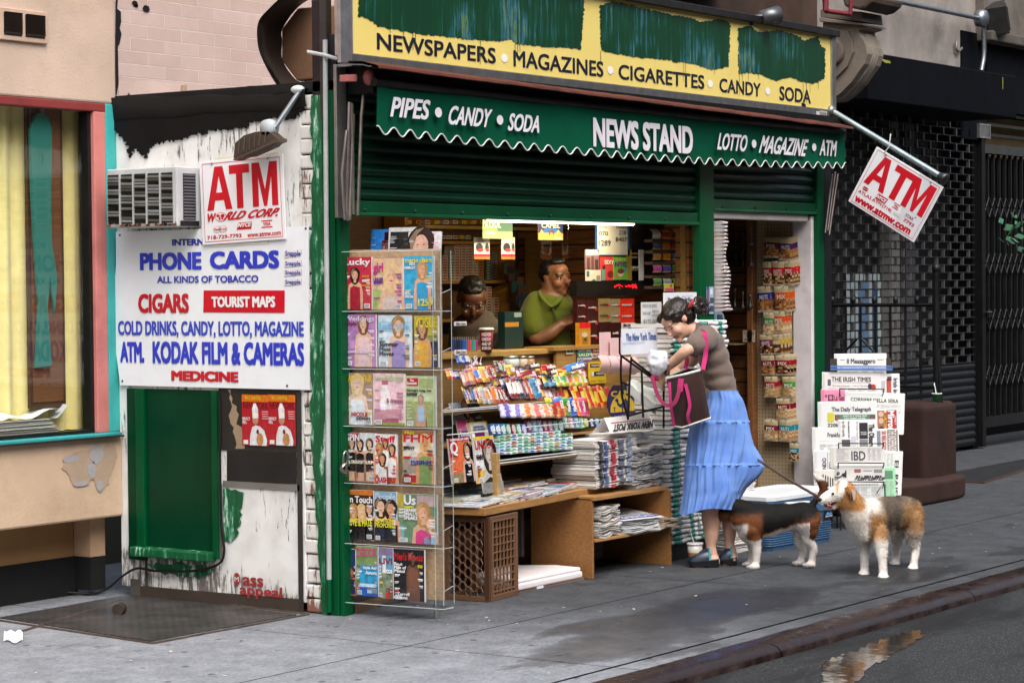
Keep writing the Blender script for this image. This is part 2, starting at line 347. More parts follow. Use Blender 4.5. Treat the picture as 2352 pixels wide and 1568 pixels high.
def m_kerb():
    m, nt, b = newmat('kerb_stone'); n = tex(nt, 'noise', 7, 8, Roughness=.7); f = tex(nt, 'noise', 70, 3)
    c = ramp(nt, n, [(.3, lin('190f0d')), (.54, lin('271a16')), (.68, lin('3a2d28')), (.84, lin('6b645e'))])
    c = mixn(nt, .4, c, ramp(nt, f, [(.3, .5), (.7, 1.2)]), 'MULTIPLY'); nt.links.new(c, b.inputs['Base Color'])
    nt.links.new(ramp(nt, n, [(.35, .16), (.7, .6)]), b.inputs['Roughness']); b.inputs['Specular IOR Level'].default_value = .3; bump(nt, b, n, .25, .01); MATS['kerb_stone'] = m
def m_brick():
    m, nt, b = newmat('painted_brick'); v = xz(nt)
    br = nd(nt, 'ShaderNodeTexBrick'); br.inputs['Scale'].default_value = 1; br.inputs['Brick Width'].default_value = .27; br.inputs['Row Height'].default_value = .072
    br.inputs['Mortar Size'].default_value = .0028; br.inputs['Mortar Smooth'].default_value = .3
    br.inputs['Color1'].default_value = lin('c6aca3')+(1,); br.inputs['Color2'].default_value = lin('cfb7ae')+(1,); br.inputs['Mortar'].default_value = lin('e0cfc6')+(1,)
    ds = nd(nt, 'ShaderNodeVectorMath', operation='ADD'); dn = nd(nt, 'ShaderNodeTexNoise', Scale=5.); sc = nd(nt, 'ShaderNodeVectorMath', operation='SCALE'); sc.inputs[3].default_value = .012
    nt.links.new(dn.outputs[1], sc.inputs[0]); nt.links.new(v, ds.inputs[0]); nt.links.new(sc.outputs[0], ds.inputs[1]); nt.links.new(ds.outputs[0], br.inputs[0])
    n = tex(nt, 'noise', 3, 8, Roughness=.7); c = mixn(nt, 1, br.outputs[0], ramp(nt, n, [(.3, .86), (.7, 1.04)]), 'MULTIPLY')
    ch = tex(nt, 'noise', 13, 6, Roughness=.8); c = mixn(nt, ramp(nt, ch, [(.72, 0.), (.74, .8)]), c, lin('6b5850'))
    nt.links.new(c, b.inputs['Base Color']); b.inputs['Roughness'].default_value = .6
    inv = nd(nt, 'ShaderNodeMath', operation='SUBTRACT'); inv.inputs[0].default_value = 1; nt.links.new(br.outputs['Fac'], inv.inputs[1])
    ad = mixn(nt, .25, inv.outputs[0], n); bump(nt, b, ad, .8, .014); MATS['painted_brick'] = m
def m_peel(key, top, under):
    m, nt, b = newmat(key)
    cr = tex(nt, 'noise', 11, 9, stretch=(3, 3.4, .55), Roughness=.72); bg = tex(nt, 'noise', 2.4, 4); n = mixn(nt, .3, cr, bg)
    low = nd(nt, 'ShaderNodeTexNoise', Scale=2.2, Detail=6.); sp = nd(nt, 'ShaderNodeSeparateXYZ'); nt.links.new(nd(nt, 'ShaderNodeTexCoord').outputs['Object'], sp.inputs[0]); nt.links.new(nd(nt, 'ShaderNodeTexCoord').outputs['Object'], low.inputs['Vector'])
    hz = nd(nt, 'ShaderNodeMath', operation='MULTIPLY_ADD'); nt.links.new(sp.outputs['Z'], hz.inputs[0]); hz.inputs[1].default_value = .9; nt.links.new(low.outputs[0], hz.inputs[2])
    n = mixn(nt, ramp(nt, hz.outputs[0], [(.45, .22), (.8, 0.)]), n, 0.)
    f = ramp(nt, n, [(.405, 1.), (.44, 0.)]); d = tex(nt, 'noise', 6, 6)
    c = mixn(nt, f, mixn(nt, ramp(nt, d, [(.3, .5), (.6, 0.)]), lin(top), lin('b9b6b0')), ramp(nt, cr, [(.2, lin('2a2723')), (.45, lin(under))]))
    nt.links.new(c, b.inputs['Base Color']); b.inputs['Roughness'].default_value = .6; bump(nt, b, ramp(nt, n, [(.38, 0.), (.46, 1.)]), .6, .006); MATS[key] = m
def m_brush():
    m, nt, b = newmat('brushed_green'); s = tex(nt, 'noise', 4, 6, stretch=(9, 1, .7), Roughness=.7); g = tex(nt, 'noise', 2.3, 3)
    k = mixn(nt, .45, s, g)
    c = ramp(nt, k, [(.2, lin('08301c')), (.48, lin('0a3a22')), (.53, lin('0d4327')), (.585, lin('2d6478')), (.61, lin('6f8434')), (.64, lin('0d4327')), (.8, lin('0a3a22'))])
    nt.links.new(c, b.inputs['Base Color']); b.inputs['Roughness'].default_value = .35; bump(nt, b, s, .3, .004); MATS['brushed_green'] = m
def m_green_edge():   # green paint brushed raggedly over white
    m, nt, b = newmat('green_over_white'); s = tex(nt, 'noise', 5, 9, stretch=(4, 5, 1.1), Roughness=.75)
    c = ramp(nt, s, [(.36, lin('d9dcd8')), (.42, lin('4f9a76')), (.47, lin('0f5a35')), (.7, lin('0b4728'))]); nt.links.new(c, b.inputs['Base Color']); b.inputs['Roughness'].default_value = .4; bump(nt, b, s, .4, .006); MATS['green_over_white'] = m
def m_slat():
    m, nt, b = newmat('slatwall'); sp = nd(nt, 'ShaderNodeSeparateXYZ'); nt.links.new(nd(nt, 'ShaderNodeTexCoord').outputs['Object'], sp.inputs[0])
    fr = nd(nt, 'ShaderNodeMath', operation='FRACT'); ml = nd(nt, 'ShaderNodeMath', operation='MULTIPLY'); ml.inputs[1].default_value = 10.5; nt.links.new(sp.outputs['Z'], ml.inputs[0]); nt.links.new(ml.outputs[0], fr.inputs[0])
    g = tex(nt, 'noise', 8, 5, stretch=(1, 1, 9)); w0 = ramp(nt, g, [(.3, lin('6e4526')), (.7, lin('95653b'))])
    nt.links.new(mixn(nt, ramp(nt, fr.outputs[0], [(.1, 1.), (.13, 0.)]), w0, (.012, .008, .006)), b.inputs['Base Color']); b.inputs['Roughness'].default_value = .5; MATS['slatwall'] = m
def m_peg():
    m, nt, b = newmat('pegboard'); v = xz(nt, 'Y', 'Z'); s = nd(nt, 'ShaderNodeVectorMath', operation='SCALE'); s.inputs[3].default_value = 1/.0254; f = nd(nt, 'ShaderNodeVectorMath', operation='FRACTION')
    nt.links.new(v, s.inputs[0]); nt.links.new(s.outputs[0], f.inputs[0]); d = nd(nt, 'ShaderNodeVectorMath', operation='DISTANCE'); d.inputs[1].default_value = (.5, .5, 0); nt.links.new(f.outputs[0], d.inputs[0])
    nt.links.new(mixn(nt, ramp(nt, d.outputs['Value'], [(.13, 1.), (.17, 0.)]), lin('b9a482'), lin('1d1710')), b.inputs['Base Color']); b.inputs['Roughness'].default_value = .6; MATS['pegboard'] = m
def m_plate():   # diamond tread steel
    m, nt, b = newmat('tread_plate'); v = nd(nt, 'ShaderNodeTexCoord').outputs['Object']; ch = nd(nt, 'ShaderNodeTexChecker', Scale=34.); nt.links.new(v, ch.inputs[0])
    n = tex(nt, 'noise', 4, 8, Roughness=.7); c = ramp(nt, n, [(.3, lin('2c2b2b')), (.5, lin('444241')), (.65, lin('55504c')), (.8, lin('5c4636'))])
    c = mixn(nt, .35, c, mixn(nt, ch.outputs[1], (.3, .3, .3), (1.1, 1.1, 1.1)), 'MULTIPLY')
    nt.links.new(c, b.inputs['Base Color']); b.inputs['Metallic'].default_value = .4; b.inputs['Roughness'].default_value = .5; bump(nt, b, ch.outputs[1], .4, .004); MATS['tread_plate'] = m
for f_ in (m_sidewalk, m_road, m_kerb, m_brick, m_brush, m_green_edge, m_slat, m_peg, m_plate): f_()
m_peel('peeling_white', 'e9e9e6', '77726a'); m_peel('peeling_brick', 'e4e2dc', '8a5a4a')
# ================================================================ ground
b = MB(); xs = [-40, -9.0, -6.2, -3.4, -.62, 2.05, 4.9, 7.6, 10.4, 13.2, 16, 22, 60]; g = .004
for i in range(len(xs)-1):
    for y0, y1 in ((-1.965, -.86), (-.85, 2.6)): b.face([(xs[i]+g, y0, 0), (xs[i+1]-g, y0, 0), (xs[i+1]-g, y1, 0), (xs[i]+g, y1, 0)], 'ffffff')
    b.face([(xs[i]+g, -2.12, 0), (xs[i+1]-g, -2.12, 0), (xs[i+1]-g, -1.985, 0), (xs[i]+g, -1.985, 0)], 'ffffff')
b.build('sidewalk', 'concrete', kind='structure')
b = MB(); b.box((-40, -2.1, -.3), (60, 2.6, -.012), '161514'); b.build('sidewalk_bed', 'stone', kind='structure')
b = MB(); x = -40.0
prof = [(-2.1, -.3), (-2.1, -.002), (-2.12, .004), (-2.25, .003), (-2.285, -.008), (-2.305, -.03), (-2.315, -.3)]
for x0, x1 in ((-40, -4.6), (-4.592, -1.9), (-1.892, .29), (.298, 2.45), (2.458, 4.6), (4.608, 7.2), (7.208, 60)):
    n = max(2, int((x1-x0)/.12)) if x1-x0 < 10 else 4; rows = []
    for i in range(n+1):
        X = x0+(x1-x0)*i/n; rows.append([V((X, y+.006*noise.noise(V((X*3, y*9, 0))), z+.005*noise.noise(V((X*2.5, y*7, 3))))) for y, z in prof])
    b.grid(rows, '3a2a26')
b.build('kerb', 'kerb_stone', kind='structure')
b = MB(); b.face([(-200, -300, -.055), (400, -300, -.055), (400, -2.3, -.055), (-200, -2.3, -.055)], '555555'); b.build('road', 'asphalt', kind='structure')
def puddle(pts, seed):
    b = MB(); r = random.Random(seed); P = []
    for i in range(len(pts)):
        a, c = pts[i], pts[(i+1) % len(pts)]; P += [PG(-.051).at(*q) for q in jag(a[0], a[1], c[0], c[1], 9, 5, seed+i)[:-1]]
    b.poly(PG(-.051), P, '101010'); b.build('puddle', 'puddle', kind='structure')
puddle([(1480, 1600), (1885, 1600), (1888, 1520), (1960, 1496), (2040, 1462), (2112, 1445), (2120, 1462), (2060, 1496), (2000, 1530), (1960, 1570), (1940, 1620)], 5)
b = MB(); b.box((-45, -24, -.06), (55, -17, 11), '5a4438')  # unseen row across the street, added to block low sky light and its reflections
for i in range(36):
    for j in range(2): x, z = -43+2.7*i, 4.2+2.9*j; b.box((x, -17.02, z), (x+1.2, -16.98, z+1.7), '2a2e33')
b.box((-45, -17.1, 0), (55, -16.95, 3.2), '33312f'); b.build('added_facing_building', 'stucco', label='unseen dark brick building across the street, added to cut low sky light', cat='building', org=(0, -17, 0))
# ================================================================ left shop building
bl = thing('shop_building', 'beige stucco shop with a pink and turquoise framed display window', 'building', (-3, 1.55, 0))
L = PF(1.55)
b = MB(); b.box((-14, 1.55, 2.645), (-.02, 2.2, 7), 'cfb6a3'); b.build('upper_wall', 'stucco', bl, bevel=.012)
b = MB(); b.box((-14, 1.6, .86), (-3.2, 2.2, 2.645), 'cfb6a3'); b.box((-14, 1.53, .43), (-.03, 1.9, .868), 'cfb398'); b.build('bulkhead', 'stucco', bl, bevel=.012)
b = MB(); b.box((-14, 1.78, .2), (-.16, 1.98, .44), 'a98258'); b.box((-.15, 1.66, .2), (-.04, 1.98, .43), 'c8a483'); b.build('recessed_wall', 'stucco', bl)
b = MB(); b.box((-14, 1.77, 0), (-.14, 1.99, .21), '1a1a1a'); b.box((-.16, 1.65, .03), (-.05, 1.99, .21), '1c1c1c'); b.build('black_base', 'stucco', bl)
# patch of bare plaster on the bulkhead
b = MB(); q = rg(0, 1500, 1.876); pl = PF(1.526)
pts = [(430, 110), (520, 75), (640, 60), (735, 30), (750, 95), (720, 200), (700, 290), (640, 345), (600, 260), (510, 310), (470, 300), (440, 230), (395, 190)]
P = []
for i in range(len(pts)): P += [pl.at(*q(*c)) for c in jag(*pts[i], *pts[(i+1) % len(pts)], 5, 7, i)[:-1]]
b.poly(pl, P, 'b39c86'); 
for cx, cy, rx, ry in ((455, 130, 40, 22), (620, 100, 35, 60), (590, 200, 22, 50), (640, 300, 18, 36), (520, 290, 40, 16)):
    a0, b0 = pl.at(*q(cx, cy)); b.poly(pl, [(a0+rx/1.876/1.49/245*math.cos(t)*(1+.4*noise.noise(V((t*2, cx, 0)))), b0+ry/1.876/1.49/420*math.sin(t)*(1+.4*noise.noise(V((t*2, cy, 1))))) for t in [i*.35 for i in range(18)]], 'a9a6a8', .001)
b.build('plaster_patch', 'stucco', bl, label='patch of bare grey plaster')
wn = MB(); wn.box((-3.1, 1.55, 2.6), (-.1, 1.63, 2.645), '8a3a38'); wn.box((-.19, 1.55, .885), (-.105, 1.63, 2.6), 'cf7f78'); wn.box((-3.1, 1.55, .88), (-3.02, 1.63, 2.6), 'cf7f78')
fr = wn.build('window_frame', 'paint', bl, bevel=.006, label='pink painted window frame')
b = MB(); b.box((-.105, 1.548, .885), (-.022, 1.66, 2.645), '3fb0ac'); b.build('trim', 'paint', bl, bevel=.006, label='turquoise painted trim')
b = MB(); b.box((-.215, 1.575, .9), (-.19, 1.64, 2.6), '3a3d3c'); b.box((-3.02, 1.575, .885), (-.19, 1.64, .905), '3a3d3c'); b.build('inner_frame', 'metal', bl)
b = MB(); b.box((-3.1, 1.5, .868), (-.06, 1.66, .885), '3aa3a4'); b.box((-3.1, 1.49, .86), (-.05, 1.53, .87), '2c2a28'); b.build('sill', 'paint', bl, bevel=.004)
b = MB(); b.face([(-3.02, 1.6, .9), (-.21, 1.6, .9), (-.21, 1.6, 2.6), (-3.02, 1.6, 2.6)], 'ffffff'); b.build('window_pane', 'glass', bl)
b = MB()
b.box((-3.2, 2.2, .8), (.2, 2.25, 2.7), '43352b'); b.box((.16, 1.66, .8), (.2, 2.2, 2.7), 'c3b04a'); b.box((-3.2, 1.64, .8), (.16, 2.2, .89), '8b8050')
b.build('display_bay', 'paint', bl)
# vent
vt = MB(); q = lambda x, y: L.at(x, y)
(a0, b1), (a1, b0) = L.at(-8, 16), L.at(103, 100); vt.pbox(L, a0, b0-.005, a1+.005, b1, .0, .018, 'cdb09a')
v0 = vt.build('vent_grille', 'paint', bl, bevel=.004)
b = MB()
for i in range(13):
    z = b0+.025+i*(b1-b0-.05)/13
    for x0, x1 in ((a0+.03, (a0+a1)/2-.012), ((a0+a1)/2+.012, a1-.018)): b.face([(x0, 1.55-.019, z), (x1, 1.55-.019, z), (x1, 1.55-.03, z+.012), (x0, 1.55-.03, z+.012)], '4a3c31')
for x0, x1 in ((a0+.03, (a0+a1)/2-.012), ((a0+a1)/2+.012, a1-.018)): b.rect(PF(1.53), x0, b0+.02, x1, b1-.025, '17120f', 0)
b.build('louvre', 'paint', v0, org=ORG[bl])
# inside the window: curtain, carved hanging board, papers
cu = MB(); rows = [[], []]
for i in range(65):
    x = -1.0+i*(1.14/64); y = 1.74+.022*math.sin(i*.9)+.01*math.sin(i*2.3)
    rows[0].append((x, y, .9)); rows[1].append((x, y, 2.62))
cu.grid(rows, 'eadf98'); cu.build('curtain', 'cloth', label='pleated yellow curtain hanging inside the shop window', cat='curtain', org=(-.6, 1.74, .9))
hb = MB(); pl = PF(1.69); (xa, za), (xb, zb) = pl.at(70, 938), pl.at(133, 235)
hb.box((xa-.02, 1.67, za), (xb+.01, 1.69, zb), '4a2f1c'); hb.box((xa, 1.665, za+.03), (xb-.012, 1.67, zb-.02), '6b4527')
hg = hb.build('wall_hanging', 'wood', bevel=.006, org=(xa, 1.69, za), label='tall brown board with a teal robed figure behind the shop window', cat='wall hanging')
b = MB(); p3 = PF(1.66)
pts = [(72, 300), (84, 265), (98, 258), (116, 270), (122, 300), (120, 460), (122, 560), (135, 640), (128, 720), (118, 640), (112, 700), (122, 840), (85, 845), (92, 700), (82, 560), (76, 450)]
b.prism(p3, [p3.at(x-8, y) for x, y in pts], 0, .02, '1f6e62'); b.build('robed_figure', 'cloth', hg, bevel=.004)
b = MB(); b.ell(p3.w(92, 248, .012), (.022, .018, .03), '5d3a25'); b.build('head', 'skin', hg)
# newspapers lying in the window
def fold_paper(w, d, t, col='d8d4cc', curl=0, seed=0, n=3):
    """a folded newspaper lying flat: ragged leaves, front fold at y=0"""
    r = random.Random(seed); b = MB(); c = lin(col)
    for k in range(n):
        z0, z1 = t*k/n, t*(k+.86)/n; dx, dy = r.uniform(-.006, .006), r.uniform(-.006, .006); cc = jit(c, .1)
        rows = []
        for i in range(7):
            x = -w/2+w*i/6+dx; zc = curl*(abs(i-3)/3)**2 + r.uniform(-.0012, .0012)
            hh = (z1-z0)/2; rows.append([V((x, dy-hh*math.sin(a), z0+hh-hh*math.cos(a)+zc)) for a in (.3, .95, 1.57, 2.2, 2.85)]+[V((x, dy+d, z1+zc*.7)), V((x, dy+d, z0+zc*.7))])
        b.grid(rows, cc, False, True); b.face(rows[0][::-1], cc); b.face(rows[-1], cc)
    return b
q = rg(0, 700, 1.96)
for i in range(4):
    p = fold_paper(.42, .09, .016, 'b9b7b2', .0, i, 5); x = -.62-.02*i
    p.build('newspaper', 'paper', label='folded newspaper piled on the sill inside the beige shop window', cat='newspaper', group='papers piled in the shop window', org=(0, 0, 0)).location = V((x, 1.62, .905+.018*i))
b = MB(); rows = [[V((-.8+.42*i/10, 1.63+.08*j, .98+.05*(i/10)**2+.03*j*(1-i/10)+.012*math.sin(i))) for j in (0, 1)] for i in range(11)]; b.grid(rows, 'cfd3d6')
rows = [[V((-.42+.09*i/6, 1.63+.06*j, .975+.07*(i/6)**1.5)) for j in (0, 1)] for i in range(7)]; b.grid(rows, 'b9bcc0')
b.build('newspaper', 'paper', label='open curled newspaper on top of the pile in the shop window', cat='newspaper', org=(-.6, 1.7, .98))
# ================================================================ tenement behind the stand
tb = thing('tenement_building', 'old tenement with pink painted brick and carved brownstone above the news stand', 'building', (2, 1.56, 0))
b = MB(); b.box((-.018, 1.56, 1.9), (5.6, 1.9, 7), 'ffffff'); b.build('brick_wall', 'painted_brick', tb)
# plastered corner, projecting brick patch and black weather stains
b = MB(); q = rg(0, 0, 1.96); pl = PF(1.556)
b.poly(pl, [pl.at(*q(*c)) for c in [(795, 545), (1000, 540), (1210, 565), (1215, 760), (795, 760)]], 'd2b9ae'); b.build('plaster_band', 'stucco', tb)
b = MB(); p2 = [pl.at(*q(*c)) for c in [(1212, 570), (1238, 572), (1240, 735), (1212, 735)]]; b.prism(pl, p2, 0, .02, 'b79f86'); b.build('timber_batten', 'wood', tb, bevel=.003)
b = MB(); P = []
edge = [(775, 0), (790, 0), (786, 60), (810, 80), (812, 150), (802, 190), (815, 230), (800, 300), (790, 310), (795, 560), (782, 640), (770, 640)]
b.poly(pl, [pl.at(*q(*c)) for c in edge], '1d1a1c', .001)
for cx, cy, rr in ((905, 25, 14), (980, 60, 17), (915, 40, 8)): 
    a0, b0 = pl.at(*q(cx, cy)); b.poly(pl, [(a0+rr*.0016*math.cos(t)*(1+.5*noise.noise(V((t*1.7, cx, 2)))), b0+rr*.0011*math.sin(t)*(1+.5*noise.noise(V((t*1.7, cy, 5))))) for t in [i*.35 for i in range(18)]], '191617', .001)
b.build('tar_stain', 'stucco', tb)
b = MB(); b.box((5.6, 1.5, 1.9), (8.0, 1.9, 7), '4c3a30'); b.box((5.6, 1.44, 3.6), (6.9, 1.5, 7), '3c2d26'); b.box((6.95, 1.47, 2.6), (7.7, 1.5, 7), '443329')
for i in range(14): b.box((5.0+.08*i, 1.3, 3.77), (5.06+.08*i, 1.5, 3.83), '8a7a6c')
b.box((4.6, 1.28, 3.83), (6.2, 1.56, 3.9), '75675b'); b.build('brownstone_trim', 'stone', tb, bevel=.01)
# scrolled console beside the yellow sign
cs = MB(); pl = PS(7.0); q = rg(2600, 0, 2.6018)
S_ = [(640, 180), (950, 240), (945, 250), (880, 270), (885, 300), (920, 350), (950, 420), (958, 480), (930, 570), (880, 640), (810, 740), (720, 830), (640, 890), (560, 900), (560, 180)]
cs.prism(pl, [pl.at(*q(*c)) for c in S_], -.28, 0, '8b8175')
S2 = [(660, 260), (800, 280), (835, 360), (845, 470), (790, 600), (700, 690), (640, 760), (560, 780), (560, 260)]
cs.prism(pl, [pl.at(*q(*c)) for c in S2], 0, .035, '7c7267')
a0, b0 = pl.at(*q(668, 470)); cs.lathe([(.001, 0), (.095, 0), (.11, .02), (.1, .05), (.06, .055), (.001, .03)], pl.P(a0, b0, .03), '6c6259', 24, Matrix((pl.u, pl.v, pl.n)).transposed())
for t in (0, .012, .024):
    path = [pl.w(*q(*c), -.1-.08*(t*40)) for c in [(890, 300), (930, 400), (955, 480), (920, 580), (850, 690), (740, 810), (650, 880)]]; cs.tube(path, .014, '94897c', 6)
cs.prism(pl, [pl.at(*q(*c)) for c in [(560, 160), (940, 215), (960, 236), (560, 200)]], -.33, .06, '857b70')
cs.prism(pl, [pl.at(*q(*c)) for c in [(560, 90), (930, 110), (940, 200), (560, 160)]], -.3, .04, '6f665d')
cs.build('console_bracket', 'stone', tb, bevel=.006)
b = MB(); pl = PS(6.9); b.prism(pl, [pl.at(*q(*c)) for c in [(780, -30), (1080, -30), (1060, 30), (990, 85), (930, 98), (800, 70)]], -.4, .1, '574c43'); b.build('upper_bracket', 'stone', tb, bevel=.02)
b = MB(); pl = PS(6.6)
for a, c in (((575, -20), (580, 100)), ((580, 98), (815, 128)), ((805, 130), (815, -20))): b.tube([pl.w(*q(*a)), pl.w(*q(*c))], .018, '7c3039', 4)
b.tube([pl.w(*q(600, -20), .02), pl.w(*q(596, 100), .02)], .025, '7c3039', 4)
b.build('fire_escape_bracket', 'paint', label='dark red iron bracket on the brownstone above the yellow sign', cat='bracket', org=pl.w(*q(700, 100)))
# ================================================================ right building
rb = thing('corner_building', 'grey stained stucco building with black painted ground floor', 'building', (11, 1.9, 0))
b = MB(); b.box((8.0, 1.9, 3.36), (12.1, 2.3, 7), '98908a'); b.build('stucco_wall', 'stone', rb)
b = MB(); b.box((12.25, 1.87, 3.3), (26, 2.3, 3.95), '121317'); b.box((11.69, 1.885, 3.0), (12.25, 1.95, 4.03), '101217'); b.build('black_wall', 'matte', rb)
b = MB(); b.box((12.05, 1.8, 3.95), (26, 2.3, 7), '6f6860'); b.box((12.05, 1.72, 3.95), (26, 1.8, 4.05), '5a544e'); b.build('ledge', 'stone', rb, bevel=.015)
b = MB(); b.box((8.0, 2.0, .0), (8.9, 2.3, 3.2), '0e0f13'); b.box((12.0, 1.92, 0), (12.12, 2.3, 3.3), '0f1013'); b.box((8.0, 2.6, 0), (30, 2.8, 3.3), '0d0d0f'); b.box((8, 2.0, 3.12), (12.1, 2.3, 3.35), '0d0e10'); b.build('black_pier', 'matte', rb)
b = MB(); b.box((12.14, 2.25, 2.9), (26, 2.4, 3.35), 'b3986a'); b.build('cream_wall', 'stucco', rb)
# storefront behind the grille
b = MB(); b.box((8.9, 2.25, 0), (12, 2.3, .62), '17171a'); b.box((10.45, 2.03, .6), (10.62, 2.3, 3.1), '86827f'); b.box((10.75, 2.03, .6), (10.95, 2.3, 3.1), '55545a'); b.box((8.9, 2.2, .58), (10.5, 2.3, .74), '77736a'); b.build('storefront_frame', 'paint', rb)
b = MB(); pl = PF(2.14)
for i in range(9): b.rect(pl, 9.75+.09*i, .74, 9.82+.09*i, 1.72, jit('c9d9dc', .12))
b.rect(pl, 9.98, .9, 10.2, 1.65, '6f8fb4', .002); b.rect(pl, 9.95, .78, 10.3, 1.0, '2f6a55', .003); b.rect(pl, 10.28, .8, 10.36, 1.6, '3a5f92', .002)
b.rect(pl, 8.9, .6, 12, 3.12, '0d0d0f', -.01); b.build('display_panel', 'paper', rb)
b = MB(); b.face([(8.9, 2.1, .6), (12, 2.1, .6), (12, 2.1, 3.12), (8.9, 2.1, 3.12)], 'ffffff'); b.build('shop_pane', 'glass', rb)
# black box sign
q = rg(2600, 0, 2.6018)
bx = MB(); bx.box((8.31, 1.2, 3.14), (11.38, 1.88, 3.53), '0c0e13'); so_ = bx.build('box_sign', 'matte', bevel=.01, label='long blank black sign box above the security grille', cat='sign', org=(9.8, 1.5, 3.14))
b = MB(); pl = PF(1.197); b.poly(pl, [pl.at(*q(*c)) for c in [(1075, 510), (1100, 530), (1160, 545), (1166, 565), (1120, 562), (1095, 545)]], '9a9a3c'); b.rect(pl, *pl.at(*q(2160, 795)), *pl.at(*q(2166, 690)), '8a8438'); b.rect(pl, *pl.at(*q(1008, 620)), *pl.at(*q(1013, 495)), '70602c')
b.build('torn_edge', 'paint', so_)
# security grille of brick pattern links over solid slats
b = MB(); z0 = .85; nr = 32
for i in range(nr+1):
    z = z0+i*.0722; b.tube([(8.92, 1.9, z), (12.0, 1.9, z)], .008, '2c2d2e', 6)
    if i < nr:
        for k in range(11):
            x = 8.96+k*.29+(.145 if i % 2 else 0)
            if x < 12: b.box((x-.009, 1.885, z), (x+.009, 1.915, z+.071), 'a09d98')
gr = b.build('security_grille', 'metal', label='black roll down security grille with brick pattern openings', cat='grille', org=(10.4, 1.9, 0))
b = MB()
for i in range(11): z = .04+i*.0733; b.grid([[(8.92, 1.91-.02*math.sin(math.pi*t/4), z+.0733*t/4) for t in range(5)], [(12.0, 1.91-.02*math.sin(math.pi*t/4), z+.0733*t/4) for t in range(5)]], '141415')
b.build('solid_slats', 'black_iron', gr)
# folding gate
b = MB()
for i in range(40):
    x = 12.2+i*.07; b.box((x, 1.9+.03*(i % 2), .3), (x+.022, 1.93+.03*(i % 2), 2.9), '1a1a1b')
    if i < 39 and i % 2 == 0:
        for z in (.6, 1.15, 1.7, 2.25): b.tube([(x, 1.895, z), (x+.14, 1.895, z+.2)], .008, '1a1a1b', 5); b.tube([(x, 1.895, z+.2), (x+.14, 1.895, z)], .008, '1a1a1b', 5)
b.box((12.15, 1.88, .2), (16, 1.96, .3), '1c1c1d'); b.box((12.15, 1.88, 2.88), (16, 1.96, 2.97), '3a3b3b'); b.box((12.12, 1.87, .02), (12.2, 1.97, 3.1), '151515')
for z in (3.05, 3.15, 3.26): b.box((12.3, 1.9, z), (16, 1.93, z+.03), '2b2826')
gt = b.build('folding_gate', 'black_iron', label='black folding security gate at the far right', cat='gate', org=(13.5, 1.9, 0))
b = MB(); b.box((12.19, 1.84, 1.28), (12.3, 1.89, 1.34), '77756e'); b.build('latch', 'chrome', gt, bevel=.01)
b = MB(); b.box((12.04, 1.86, 3.02), (12.3, 1.9, 3.16), 'a5a5a2'); b.frame(PF(1.855), 12.04, 3.02, 12.3, 3.16, .015, 'c3c3c0'); b.build('vent_cover', 'metal', label='small pale mesh vent cover above the folding gate', cat='vent', org=(12.6, 1.9, 2.66))
# flood lamp on a conduit
b = MB(); pl = PF(1.75); pth = [pl.w(*q(1100, -10)), pl.w(*q(1950, 165))]; b.tube(pth, .022, '8d939a', 8)
o = b.build('conduit_lamp', 'metal', label='grey flood lamp on a bent conduit across the stucco wall', cat='lamp', org=pl.w(*q(1985, 170)))
b = MB(); b.lathe([(.001, -.05), (.075, -.05), (.085, 0), (.075, .05), (.001, .05)], pl.w(*q(1972, 165)), '9aa1a8', 14, Matrix.Rotation(R_(90), 3, 'X')); b.build('junction_box', 'metal', o)
b = MB(); b.tube(spl([pl.w(*q(1990, 190)), pl.w(*q(1996, 400)), pl.w(*q(1992, 520)), pl.w(*q(1972, 632))]), .024, '8d9095', 8); b.build('conduit', 'metal', o)
b = MB(); p0 = pl.w(*q(2110, 165)); M = Matrix.Translation(p0) @ Matrix.Rotation(R_(-20), 4, 'Y') @ Matrix.Rotation(R_(25), 4, 'Z'); b.box((-.14, -.1, -.14), (.13, .1, .14), '2c2c2b', M); b.box((-.11, -.115, -.12), (.1, -.1, .12), '504d46', M); b.build('lamp_head', 'black_iron', o, bevel=.015)
b = MB(); pl = PF(1.87); b.tube(spl([pl.w(*q(1752, 370)), pl.w(*q(1748, 440)), pl.w(*q(1770, 458)), pl.w(*q(1798, 430))]), .014, '9a948a', 6); b.build('wall_hook', 'metal', label='small iron hook on the grey stucco wall', cat='hook', org=pl.w(*q(1752, 370)))
# stoop
b = MB(); b.box((6.95, .06, 0), (7.52, 1.9, .73), '34221d'); st = b.build('stoop', 'stone', bevel=.06, seg=4, label='brown painted stone stoop with rounded steps', cat='stoop', org=(7, .5, 0))
b = MB(); pts = [(5.6, .9), (5.6, .1), (6.6, -.08), (7.2, -.08), (7.45, -.03), (7.5, .06), (7.5, .9)]; b.prism(PG(), pts, 0, .17, '3a2721'); b.box((5.6, .25, .17), (6.96, 1.9, .38), '32211c'); b.build('step', 'stone', st, bevel=.03, seg=3)
